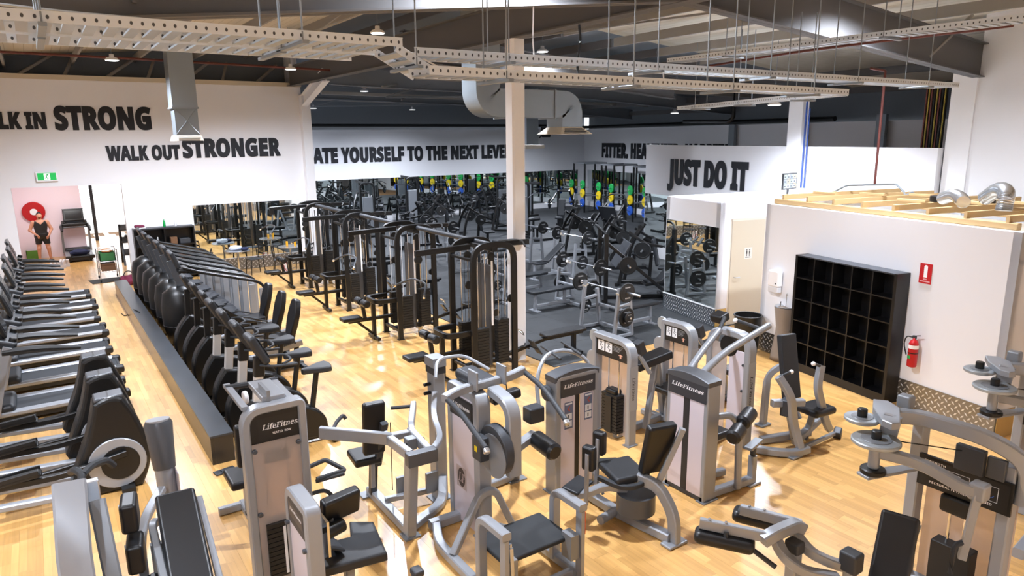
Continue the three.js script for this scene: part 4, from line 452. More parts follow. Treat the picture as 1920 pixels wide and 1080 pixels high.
for (const [v, x, z, r, l] of places) { let o = pm[v]; if (!first[v]) o = dup(pm[v], [x, 0, z], r); first[v] = 0; o.position.set(x, 0, z); o.rotation.y = r; o.userData.label = l; }
// power rig along the far right wall with coloured bumper plates
for (let i = 0; i < 5; i++) { const c = rW(-29 + i * 2.9).addScaledVector(BX, -1.5), t = thing('power_rack', ['black power rack in the back right corner of the gym', 'black power rack, next to the corner rack', 'black power rack in the middle of the right wall', 'black power rack, fourth from the back corner', 'black power rack at the near end of the right wall'][i], 'rack', [c.x, 0, c.z], 'black power racks along the right wall'); const e = (a, b, y) => c.clone().addScaledVector(BX, a).addScaledVector(AX, b).setY(y);
  for (const a of [-0.6, 0.7]) for (const b of [-0.6, 0.6]) P(t, 'upright', bar(e(a, b, 0), e(a, b, 2.6), 0.08), M.black); P(t, 'top_frame', [bar(e(-0.6, -0.6, 2.6), e(-0.6, 0.6, 2.6), 0.08), bar(e(0.7, -0.6, 2.6), e(0.7, 0.6, 2.6), 0.08), bar(e(-0.6, -0.6, 2.6), e(0.7, -0.6, 2.6), 0.08), bar(e(-0.6, 0.6, 2.6), e(0.7, 0.6, 2.6), 0.08)], M.silverD); P(t, 'safety_bar', bar(e(-0.6, 0.6, 0.9), e(0.7, 0.6, 0.9), 0.06), M.silver); P(t, 'safety_bar', bar(e(-0.6, -0.6, 0.9), e(0.7, -0.6, 0.9), 0.06), M.silver);
  [[M.green, 1.5], [M.yellow, 1.05], [M.blue, 0.55]].forEach(([m, y], k) => { for (const b of [-0.62, 0.62]) { const p = e(-0.78, b, y), o = thing('bumper_plate', ['green', 'yellow', 'blue'][k] + ' bumper plate on ' + ['the corner power rack', 'the rack next to the corner rack', 'the middle power rack', 'the fourth power rack', 'the near end power rack'][i], 'weight plate', [p.x, y, p.z], ['green', 'yellow', 'blue'][k] + ' bumper plates on the power racks'); const g = plateGeo(0.22, 0.08); P(o, 'disc', orient(g, p, AX, V(0, 1, 0)), m); P(o, 'hub', roll(p, p.clone().addScaledVector(BX, -0.1), 0.03, 0.004, 10), M.steel); } });
  const q = thing('barbell', ['bare steel barbell in the back corner power rack', 'bare steel barbell in the rack next to the corner rack', 'bare steel barbell in the middle power rack', 'bare steel barbell in the fourth power rack', 'bare steel barbell in the near end power rack'][i], 'barbell', [c.x, 1.35, c.z], 'bare barbells in the power racks'); P(q, 'bar', rod(e(-0.62, -1.05, 1.35), e(-0.62, 1.05, 1.35), 0.016), M.steel); }
// dumbbell racks along the back mirror
for (let k = 0; k < 3; k++) { const x0 = 11.0 + k * 3.6, z = -31.5, t = thing('dumbbell_rack', ['black dumbbell rack at the left end of the back mirror', 'black dumbbell rack under the middle of the back mirror', 'black dumbbell rack at the right end of the back mirror'][k], 'rack', [x0 + 1.4, 0, z]); for (const x of [x0, x0 + 2.8]) P(t, 'end_frame', [bar([x, 0, z + 0.3], [x, 1.1, z - 0.3], 0.08), bar([x, 0, z - 0.35], [x, 0.9, z - 0.25], 0.08)], M.black); for (let s = 0; s < 3; s++) { const y = 0.3 + s * 0.35, zz = z + 0.2 - s * 0.18; P(t, 'shelf', orient(new THREE.BoxGeometry(2.8, 0.03, 0.3), V(x0 + 1.4, y, zz), V(1, 0, 0), V(0, 0.9, 0.4)), M.dark);
  for (let i = 0; i < 9; i++) { const r = 0.05 + 0.006 * i, x = x0 + 0.22 + i * 0.295; const d = thing('dumbbell', 'round black dumbbell on the ' + ['bottom', 'middle', 'top'][s] + ' tier of the ' + ['left', 'middle', 'right'][k] + ' dumbbell rack', 'dumbbell', [x, y + 0.02, zz], 'dumbbells on the back racks'); const nn = V(0, 0.9, 0.4).normalize(), tt = V(0, -0.4, 0.9).normalize(), cc = V(x, y, zz).addScaledVector(nn, 0.018 + r), at = k => cc.clone().addScaledVector(tt, k); P(d, 'head', roll(at(-0.14), at(-0.06), r, 0.01, 12), M.blackM); P(d, 'head', roll(at(0.06), at(0.14), r, 0.01, 12), M.blackM); P(d, 'handle', rod(at(-0.06), at(0.06), 0.016), M.chrome); } } }
// ---------- foreground strength machines ----------
const Xv = V(1, 0, 0), Yv = V(0, 1, 0), Zv = V(0, 0, 1);
function archPath(pts, rads) { // polyline with its own corner radii
  pts = pts.map(vec); const o = [pts[0]]; for (let i = 1; i < pts.length - 1; i++) { const f = fil([pts[i - 1], pts[i], pts[i + 1]], rads[i - 1], 6); o.push(...(rads[i - 1] ? f.slice(1, -1) : [pts[i]])); } o.push(pts[pts.length - 1]);
  return o; }
function tower(t, pl, c, a0, a1, h, dep = 0.13, ra = 0.02, rb = 0.16, w = 0.07, m = M.silver) { // two posts and a rounded head in the upright plane x = c ('x') or z = c ('z')
  const q = (a, y) => pl === 'x' ? V(c, y, a) : V(a, y, c); const up = pl === 'x' ? Xv : Zv; const i = Math.sign(a1 - a0) * w / 2;
  const pts = archPath([q(a0 + i, 0.012), q(a0 + i, h - w / 2), q(a1 - i, h - w / 2), q(a1 - i, 0.012)], [ra, rb]); P(t, 'tower_frame', sweep(pts, prof(w, dep, 0.3), up), m);
  for (const a of [a0 + i, a1 - i]) P(t, 'foot_plate', pl === 'x' ? box(c - dep * 0.6, 0, a - 0.06, c + dep * 0.6, 0.014, a + 0.06) : box(a - 0.06, 0, c - dep * 0.6, a + 0.06, 0.014, c + dep * 0.6), M.silverD); }
const inPl = (pl, c, a0, a1, y0, y1, off, th) => pl === 'x' ? box(c + off, y0, a0, c + off + th, y1, a1) : box(a0, y0, c + off, a1, y1, c + off + th);
const txt2 = (bg, l1, l2, w = 512, h = 256, fs = 0.3) => std('#ffffff', 0.35, 0, { map: canvasTex(w, h, x => { x.fillStyle = bg; x.fillRect(0, 0, w, h); x.textAlign = 'center'; x.fillStyle = '#f4f4f4'; x.font = 'italic bold ' + Math.round(h * fs) + 'px serif'; x.fillText(l1, w * 0.5, h * 0.5, w * 0.85); if (l2) { x.font = 'bold ' + Math.round(h * 0.13) + 'px sans-serif'; x.fillText(l2, w * 0.5, h * 0.74, w * 0.8); } }) });
const logoRow = txt2('#141518', 'LifeFitness', 'SEATED  ROW'), logoPlain = txt2('#34363b', 'LifeFitness', ''), logoTri = txt2('#1a1b1e', 'LifeFitness', 'CALF RAISE');
const instrM = std('#ffffff', 0.5, 0, { map: canvasTex(256, 160, x => { x.fillStyle = '#18191b'; x.fillRect(0, 0, 256, 160); x.fillStyle = '#e6e8ea'; x.fillRect(14, 16, 54, 100); x.fillRect(78, 16, 54, 100); x.strokeStyle = '#33363a'; x.lineWidth = 5; for (const c of [40, 104]) { x.beginPath(); x.arc(c, 34, 7, 0, 7); x.moveTo(c, 42); x.lineTo(c - 8, 70); x.lineTo(c + 12, 84); x.lineTo(c + 4, 108); x.moveTo(c, 50); x.lineTo(c + 16, 62); x.stroke(); } x.fillStyle = '#8c9094'; for (let i = 0; i < 5; i++) x.fillRect(144, 24 + i * 13, 80 - i * 8, 5); x.fillStyle = '#d9a58c'; x.fillRect(196, 96, 14, 40); x.fillRect(186, 104, 34, 8); }) });
const flyM = std('#ffffff', 0.4, 0, { map: canvasTex(512, 220, x => { x.fillStyle = '#111214'; x.fillRect(0, 0, 512, 220); x.fillStyle = '#f2f2f2'; x.font = 'bold 26px sans-serif'; x.fillText('STRENGTH', 20, 34); x.fillText('PECTORAL FLY/REAR DELTOID', 60, 200, 430); x.strokeStyle = '#cfd3d8'; x.lineWidth = 4; for (const c of [230, 390]) { x.strokeRect(c - 62, 48, 124, 116); x.fillStyle = '#e8eaec'; x.beginPath(); x.arc(c, 74, 12, 0, 7); x.fill(); x.fillRect(c - 14, 88, 28, 46); x.strokeStyle = '#2a63c8'; x.beginPath(); x.arc(c, 100, 46, 0.4, 2.7); x.stroke(); x.strokeStyle = '#c9342c'; x.beginPath(); x.arc(c, 104, 24, 0.2, 2.9); x.stroke(); x.strokeStyle = '#cfd3d8'; } }) });
const chartM = std('#ffffff', 0.45, 0, { map: canvasTex(96, 256, x => { x.fillStyle = '#5f6a8a'; x.fillRect(0, 0, 96, 256); x.fillStyle = '#dfe3ea'; x.fillRect(8, 10, 80, 16); x.fillRect(10, 110, 76, 60); x.fillRect(10, 180, 76, 60); x.fillStyle = '#a0443a'; x.beginPath(); x.moveTo(60, 40); x.lineTo(30, 65); x.lineTo(60, 95); x.lineTo(66, 84); x.lineTo(48, 66); x.lineTo(66, 50); x.fill(); x.fillStyle = '#2a2d33'; x.fillRect(40, 124, 12, 34); x.fillRect(40, 194, 12, 34); }) });
const emblemM = std('#ffffff', 0.4, 0.1, { map: canvasTex(128, 128, x => { x.fillStyle = '#b3a6a6'; x.fillRect(0, 0, 128, 128); x.fillStyle = '#3a2e2c'; x.beginPath(); x.ellipse(64, 64, 46, 56, 0, 0, 7); x.fill(); x.fillStyle = '#b3a6a6'; x.font = 'italic bold 76px serif'; x.textAlign = 'center'; x.fillText('LF', 62, 92, 80); }) });
const bump = (t, name, c, w, h, d, ax, ay, m = M.vinyl, r = 0.03) => P(t, name, pad(c, w, h, d, ax, ay, r), m);
const wstack = (t, x, z, h = 0.75, along = 'x') => { const gs = [box(x - 0.1, 0.1, z - 0.06, x + 0.1, h - 0.01, z + 0.06)]; const a = along === 'x' ? [0.15, 0.08] : [0.08, 0.15]; for (let y = 0.1; y < h - 0.02; y += 0.045) gs.push(box(x - a[0], y, z - a[1], x + a[0], y + 0.038, z + a[1])); const s = P(t, 'weight_stack', gs, M.blackM); const o = along === 'x' ? V(0.1, 0, 0) : V(0, 0, 0.1); for (const k of [-1, 1]) P(s, 'guide_rod', rod(V(x, 0.05, z).addScaledVector(o, k), V(x, 1.35, z).addScaledVector(o, k), 0.011, 6), M.chrome); P(s, 'selector_strip', along === 'x' ? box(x - 0.012, 0.12, z + 0.08, x + 0.012, h - 0.03, z + 0.083) : box(x - 0.083, 0.12, z - 0.012, x - 0.08, h - 0.03, z + 0.012), M.white); return s; };
// --- seated row
{ const t = thing('seated_row_machine', 'silver seated row machine with black logo placard and smoky panel', 'gym machine', [1.47, 0, -6.1]); const z = -5.98, a = 1.19, b = 1.75, h = 1.75; 
  tower(t, 'z', z, a, b, h, 0.13, 0.16, 0.03, 0.07); P(t, 'placard', box(a + 0.06, h - 0.36, z + 0.02, b - 0.06, h - 0.065, z + 0.035), M.black); const c = P(t, 'placard_print', quad([a + 0.14, h - 0.34, z + 0.0365], [0.4, 0, 0], [0, 0.22, 0]), logoRow);
  P(t, 'front_panel', box(a + 0.06, 0.05, z + 0.04, b - 0.06, h - 0.34, z + 0.046), M.smoke); P(t, 'back_panel', box(a + 0.06, 0.05, z - 0.06, b - 0.06, h - 0.05, z - 0.055), M.smoke); wstack(t, 1.47, z - 0.0, 0.62); P(t, 'stack_head', box(1.36, 1.2, z - 0.02, 1.58, 1.32, z + 0.03), M.black); P(t, 'lower_plate', box(a + 0.07, 0.05, z + 0.0, b - 0.07, 0.32, z + 0.03), M.dark);
  for (const [y, s] of [[h - 0.4, a + 0.09], [h - 0.4, b - 0.09], [0.75, a + 0.09], [0.3, b - 0.09]]) P(t, 'panel_knob', roll([s, y, z + 0.045], [s, y, z + 0.075], 0.022, 0.006, 12), M.graphite);
  P(t, 'rear_strut', bar([a + 0.06, h - 0.02, z - 0.02], [a + 0.04, h + 0.02, z - 0.62], 0.06, 0.035), M.silver); P(t, 'rear_strut', bar([b - 0.1, h - 0.02, z - 0.02], [b - 0.12, h + 0.02, z - 0.55], 0.06, 0.035), M.silver); P(t, 'axle', rod([a + 0.02, h + 0.02, z - 0.55], [b - 0.08, h + 0.02, z - 0.5], 0.028), M.grip); P(t, 'centre_bracket', orient(rbox(0.2, 0.05, 0.5, 0.01), V(1.5, h + 0.02, z - 0.28), Xv, Yv), M.silver); P(t, 'pulley_plate', box(1.44, h - 0.02, z - 0.3, 1.47, h + 0.1, z - 0.02), M.silverD); P(t, 'pulley_wheel', roll([1.3, h - 0.02, z - 0.3], [1.34, h - 0.02, z - 0.3], 0.06, 0.008, 18), M.white);
  P(t, 'row_grip', tube([[b + 0.02, 1.0, z - 0.1], [b + 0.2, 1.02, z - 0.12], [b + 0.34, 0.93, z + 0.02], [b + 0.06, 0.92, z + 0.02]], 0.022, 0.03), M.grip); P(t, 'grip_bar', roll([b + 0.05, 0.9, z + 0.02], [b + 0.32, 0.91, z + 0.04], 0.02, 0.005, 10), M.grip); P(t, 'side_handle', tube([[b, 0.78, z], [b + 0.15, 0.78, z], [b + 0.22, 0.66, z + 0.02], [b + 0.2, 0.56, z + 0.04], [b, 0.45, z + 0.06]], 0.02, 0.06), M.grip);
  P(t, 'base_beam', [bar([1.47, 0.05, z], [1.47, 0.05, z - 1.6], 0.09), bar([1.2, 0.05, z - 1.55], [1.75, 0.05, z - 1.55], 0.08)], M.silver); bump(t, 'seat', [1.47, 0.5, z - 1.3], 0.4, 0.09, 0.42, Xv, Yv); bump(t, 'chest_pad', [1.47, 1.0, z - 0.95], 0.3, 0.45, 0.09, Xv, Yv); P(t, 'seat_post', bar([1.47, 0.05, z - 1.3], [1.47, 0.48, z - 1.3], 0.09), M.silver); P(t, 'chest_post', rect([[1.47, 0.05, z - 0.7], [1.47, 0.9, z - 0.8], [1.47, 1.0, z - 0.92]], 0.08, 0.07, 0.1), M.silver); }
// --- leg curl tower with cut-out seat
{ const x = 1.4, z0 = -5.31, z1 = -4.75, h = 1.32, t = thing('leg_curl_machine', 'silver machine with black chest pad and seat with a cut-out notch', 'gym machine', [1.7, 0, -5.1]); tower(t, 'x', x, z0, z1, h, 0.12, 0.13, 0.03, 0.08); P(t, 'placard', box(x - 0.055, h - 0.3, z0 + 0.06, x - 0.04, h - 0.07, z1 - 0.07), M.dark); P(t, 'placard_print', quad([x - 0.0565, h - 0.24, z0 + 0.1], [0, 0, 0.34], [0, 0.12, 0]), logoPlain); P(t, 'side_panel', box(x - 0.05, 0.05, z0 + 0.06, x - 0.044, h - 0.3, z1 - 0.07), M.frost); P(t, 'inner_panel', box(x + 0.04, 0.05, z0 + 0.06, x + 0.045, h - 0.1, z1 - 0.07), M.graphite);
  for (const [y, z] of [[h - 0.33, z0 + 0.06], [h - 0.36, z1 - 0.06], [0.55, z1 - 0.07]]) P(t, 'panel_knob', roll([x - 0.05, y, z], [x - 0.085, y, z], 0.02, 0.005, 12), M.graphite);
  bump(t, 'chest_pad', [x + 0.36, 1.02, z0 + 0.1], 0.34, 0.24, 0.1, V(0.95, 0.05, -0.12), V(-0.05, 1, 0.3)); P(t, 'pad_arm', [rect([[x + 0.06, 0.95, z1 - 0.3], [x + 0.25, 0.88, z1 - 0.4], [x + 0.3, 1.0, z0 + 0.05]], 0.05, 0.06, 0.05)], M.dark); P(t, 'pivot_plate', box(x + 0.06, 0.8, z1 - 0.3, x + 0.08, 1.12, z1 - 0.12), M.chrome); P(t, 'pivot_plate', box(x + 0.13, 0.8, z1 - 0.3, x + 0.15, 1.1, z1 - 0.12), M.chrome); P(t, 'pivot_drum', roll([x + 0.15, 0.86, z1 - 0.36], [x + 0.36, 0.88, z1 - 0.4], 0.06, 0.01, 16), M.black);
  const sh = [[-0.26, -0.28], [0.26, -0.28], [0.28, 0.22], [0.12, 0.3], [0.08, 0.06], [-0.08, 0.06], [-0.12, 0.26], [-0.26, 0.2]]; const g = new THREE.ExtrudeGeometry(new THREE.Shape(sh.map(a => new THREE.Vector2(...a))), { depth: 0.05, bevelEnabled: true, bevelSize: 0.025, bevelThickness: 0.02, bevelSegments: 3 }); g.rotateX(-Math.PI / 2); P(t, 'seat', tf(g, [1.84, 0.5, -5.36], 0, -0.15, 0), M.vinylG); P(t, 'seat_post', [bar([1.85, 0.02, -5.35], [1.85, 0.5, -5.35], 0.08), bar([1.4, 0.06, -5.2], [1.9, 0.06, -5.35], 0.08)], M.silver); P(t, 'foot_plate', box(1.75, 0, -5.5, 1.95, 0.015, -5.2), M.silverD); P(t, 'cover_flap', orient(rbox(0.12, 0.02, 0.2, 0.005), V(1.72, 0.62, -5.3), V(1, -0.5, 0), Yv), M.dark); }
// --- overhead press
{ const t = thing('shoulder_press_machine', 'silver press machine with splayed arms and tall slotted mast', 'gym machine', [2.95, 0, -6.5]); const xm = 3.36, zm = -6.5;
  P(t, 'mast', [sweep([V(xm, 0.02, zm), V(xm, 1.66, zm)], prof(0.14, 0.17, 0.2), Zv)], M.silver); P(t, 'mast_slot', box(xm - 0.02, 0.3, zm + 0.07, xm + 0.02, 1.4, zm + 0.078), M.black); P(t, 'mast_cap', box(xm - 0.08, 1.58, zm - 0.1, xm + 0.08, 1.68, zm + 0.1), M.silver); P(t, 'mast_collar', box(xm - 0.075, 1.5, zm - 0.09, xm + 0.075, 1.58, zm + 0.095), M.dark); for (const y of [1.28, 1.38]) P(t, 'adjust_knob', roll([xm - 0.07, y, zm], [xm - 0.15, y, zm], 0.02, 0.005, 10), M.black); P(t, 'mast_foot', box(xm - 0.12, 0, zm - 0.1, xm + 0.12, 0.015, zm + 0.1), M.silverD);
  P(t, 'front_leg', bar([2.73, 0.02, -5.98], [2.68, 1.0, -5.75], 0.13, 0.1, Xv), M.silver); P(t, 'front_foot', box(2.65, 0, -6.06, 2.82, 0.02, -5.9), M.silverD); P(t, 'side_base', bar([2.74, 0.06, -7.02], [2.73, 0.06, -5.98], 0.1), M.silver); P(t, 'base_loop', rect([[2.73, 0.07, -6.0], [3.14, 0.07, -6.2], [3.3, 0.07, -6.32], [xm, 0.3, zm + 0.08]], 0.1, 0.07, 0.15), M.silver); P(t, 'rear_foot', box(2.62, 0, -7.1, 2.78, 0.02, -6.95), M.silverD); P(t, 'cross_brace', bar([2.74, 0.12, -6.6], [xm, 0.12, zm], 0.06), M.silver); P(t, 'stop_plate', box(2.9, 0.12, -6.66, 3.06, 0.32, -6.62), M.silverD); P(t, 'stop_plate', box(3.16, 0.15, -6.45, 3.3, 0.38, -6.41), M.silverD);
  P(t, 'top_frame', [rect([[2.58, 1.08, -6.15], [2.6, 1.08, -5.6]], 0.07, 0.1, 0), rect([[2.84, 1.08, -6.1], [2.78, 1.08, -5.58]], 0.07, 0.1, 0), bar([2.57, 1.08, -6.1], [2.86, 1.08, -6.06], 0.07)], M.silver); P(t, 'counterweight', tf(rbox(0.3, 0.13, 0.1, 0.01), [2.68, 1.07, -5.53], 0, -0.05, 0), M.graphite); P(t, 'pivot_box', tf(rbox(0.1, 0.12, 0.1, 0.01), [2.72, 1.08, -5.85]), M.silverD); P(t, 'pivot_shaft', rod([2.58, 1.07, -5.83], [2.86, 1.09, -5.83], 0.025), M.black); P(t, 'link_arm', rect([[2.8, 1.02, -5.62], [3.12, 1.0, -5.95], [3.18, 1.1, -6.25], [3.3, 1.3, -6.42]], 0.06, 0.05, 0.15), M.silver);
  P(t, 'press_arm', rect([[2.6, 1.08, -6.05], [2.42, 1.13, -6.1], [2.02, 1.16, -6.43]], 0.06, 0.12, 0.08), M.silver); P(t, 'press_arm', rect([[2.84, 1.08, -6.05], [2.86, 1.12, -6.12], [3.08, 1.18, -6.5]], 0.06, 0.1, 0.05), M.silver); P(t, 'handle_grip', tube([[2.12, 1.17, -6.36], [2.22, 1.2, -6.5], [2.32, 1.22, -6.58], [2.34, 1.18, -6.56]], 0.02, 0.04), M.grip); P(t, 'handle_grip', roll([3.06, 1.18, -6.48], [2.84, 1.18, -6.56], 0.02, 0.005, 10), M.grip);
  bump(t, 'backrest', [2.66, 0.98, -6.62], 0.24, 0.62, 0.09, V(1, 0, 0.08), V(0.03, 1, 0.14), M.vinyl); bump(t, 'seat', [2.62, 0.58, -6.84], 0.3, 0.09, 0.36, V(1, 0, 0.1), Yv, M.vinyl); P(t, 'seat_post', [bar([2.72, 0.08, -6.9], [2.72, 0.55, -6.82], 0.08), bar([2.72, 0.5, -6.72], [2.74, 1.05, -6.52], 0.08, 0.06)], M.dark); P(t, 'linkage_plate', orient(rbox(0.05, 0.3, 0.02, 0.008), V(2.66, 0.38, -6.72), Xv, V(-0.2, 1, 0.1)), M.silver); P(t, 'cable', rod([2.84, 0.2, -6.62], [2.8, 1.05, -6.5], 0.005, 5), M.black); }
// --- calf / pulldown tower in the middle with round weight and roll pad
{ const t = thing('pulldown_machine', 'silver machine with two long drooping handles, round gauge and emblem panel', 'gym machine', [3.4, 0, -5.7]); const x = 3.36, z0 = -6.12, z1 = -5.5, h = 1.55; tower(t, 'x', x, z0, z1, h, 0.16, 0.03, 0.1, 0.1); P(t, 'side_panel', box(x - 0.07, 0.04, z0 + 0.06, x - 0.062, h - 0.1, z1 - 0.08), M.frost); P(t, 'emblem', quad([x - 0.0715, 0.42, z0 + 0.16], [0, 0, 0.2], [0, 0.24, 0]), emblemM); P(t, 'placard', box(x - 0.08, h - 0.34, z0 + 0.07, x - 0.07, h - 0.12, z1 - 0.1), M.black); P(t, 'placard_print', quad([x - 0.082, h - 0.32, z0 + 0.1], [0, 0, 0.4], [0, 0.18, 0]), logoTri); P(t, 'top_cover', orient(rbox(0.24, 0.12, 0.5, 0.05, 3), V(x + 0.12, h + 0.05, -5.85), Xv, Yv), M.dark);
  P(t, 'pivot_beam', rect([[2.95, 1.58, -5.55], [3.15, 1.6, -5.62], [3.75, 1.62, -5.62], [3.92, 1.66, -5.62]], 0.08, 0.08, 0.1), M.silver); for (const [a, b, c] of [[[2.98, 1.58, -5.6], [2.97, 1.52, -5.25], [2.88, 1.42, -4.7]], [[3.92, 1.64, -5.62], [3.86, 1.6, -5.2], [3.78, 1.44, -4.75]]]) { P(t, 'handle', tube([a, b, c], 0.026, 0.15, 10), M.grip); P(t, 'handle_tip', roll(c, vec(c).clone().add(V(-0.01, -0.03, 0.04)), 0.03, 0.008, 12), M.steel); }
  for (const dx of [0, 0.33]) P(t, 'pulley_bracket', tf(rbox(0.025, 0.2, 0.17, 0.01), [3.3 + dx, 1.68, -5.6]), M.silver); P(t, 'cable', rod([3.62, 1.6, -5.5], [3.62, 1.1, -5.4], 0.005, 5), M.black); P(t, 'rear_handles', tube([[3.2, 1.55, -6.2], [3.3, 1.7, -6.35], [3.6, 1.7, -6.3], [3.8, 1.55, -6.1]], 0.02, 0.1), M.silver); bump(t, 'shoulder_pad', [3.78, 1.36, -5.76], 0.34, 0.1, 0.12, V(1, 0.1, 0.05), Yv);
  P(t, 'cover_arch', rect([[3.5, 0.78, -5.2], [3.5, 1.5, -5.2], [3.5, 1.55, -5.55]], 0.09, 0.14, 0.22, Xv), M.silver); P(t, 'gauge_wheel', roll([3.32, 1.05, -5.3], [3.42, 1.05, -5.3], 0.25, 0.012, 32), M.dark); P(t, 'gauge_rim', roll([3.31, 1.0, -5.28], [3.325, 1.0, -5.28], 0.22, 0.004, 32), M.silverD); P(t, 'gauge_box', tf(rbox(0.1, 0.24, 0.16, 0.01), [3.26, 1.05, -5.42]), M.dark); P(t, 'warning_mark', quad([3.2085, 1.02, -5.45], [0, 0, 0.05], [0, 0.06, 0]), M.yellow);
  P(t, 'roll_arm', [bar([3.55, 0.98, -5.3], [3.9, 1.02, -5.42], 0.09), rod([3.88, 1.02, -5.45], [3.88, 1.0, -5.2], 0.02)], M.silver); P(t, 'foam_roll', roll([3.89, 1.0, -5.38], [3.87, 0.98, -5.02], 0.09, 0.025, 20), M.vinyl);
  P(t, 'base_frame', [rect([[2.95, 0.06, -5.95], [3.3, 0.06, -5.95]], 0.1, 0.1, 0), rect([[3.0, 0.06, -5.9], [2.86, 0.06, -5.6], [2.84, 0.06, -4.4]], 0.09, 0.09, 0.15), rect([[3.5, 0.06, -5.5], [3.68, 0.06, -5.2], [3.7, 0.06, -4.42]], 0.09, 0.09, 0.15), bar([2.84, 0.06, -4.5], [3.7, 0.06, -4.5], 0.06)], M.silver); P(t, 'brace_hoop', rect([[2.86, 0.1, -5.3], [3.24, 0.56, -5.42], [3.42, 0.56, -5.42], [3.6, 0.1, -5.35]], 0.07, 0.07, 0.15), M.silver); P(t, 'rear_leg', [bar([4.1, 0.9, -6.05], [4.3, 0.02, -6.35], 0.1, 0.08), bar([3.7, 0.06, -6.3], [4.3, 0.06, -6.36], 0.08)], M.silver); P(t, 'rear_foot', box(4.18, 0, -6.45, 4.42, 0.02, -6.28), M.silverD); P(t, 'rear_beam', bar([3.5, 0.9, -5.6], [4.12, 0.9, -6.05], 0.09), M.silver);
  for (const [xx, s] of [[2.86, 1], [3.68, -1]]) { P(t, 'platform_post', rect([[xx, 0.06, -4.78], [xx, 0.76, -4.78], [xx, 0.76, -4.36]], 0.07, 0.09, 0.12, Xv), M.silver); P(t, 'slotted_plate', box(xx - 0.02, 0.06, -4.44, xx + 0.02, 0.72, -4.36), M.silver); P(t, 'slider_bracket', box(xx + s * 0.03, 0.26, -4.52, xx + s * 0.12, 0.5, -4.38), M.silverD); }
  P(t, 'warning_label', box(3.7, 0.5, -4.445, 3.703, 0.72, -4.355), M.orange, 'orange and white warning label'); P(t, 'platform', [orient(rbox(0.74, 0.05, 0.5, 0.02), V(3.27, 0.43, -4.72), Xv, Yv)], M.rubber); P(t, 'gas_strut', [rod([2.92, 0.1, -4.36], [2.92, 0.66, -4.4], 0.012), rod([2.92, 0.35, -4.38], [2.92, 0.62, -4.4], 0.024)], M.steel); }
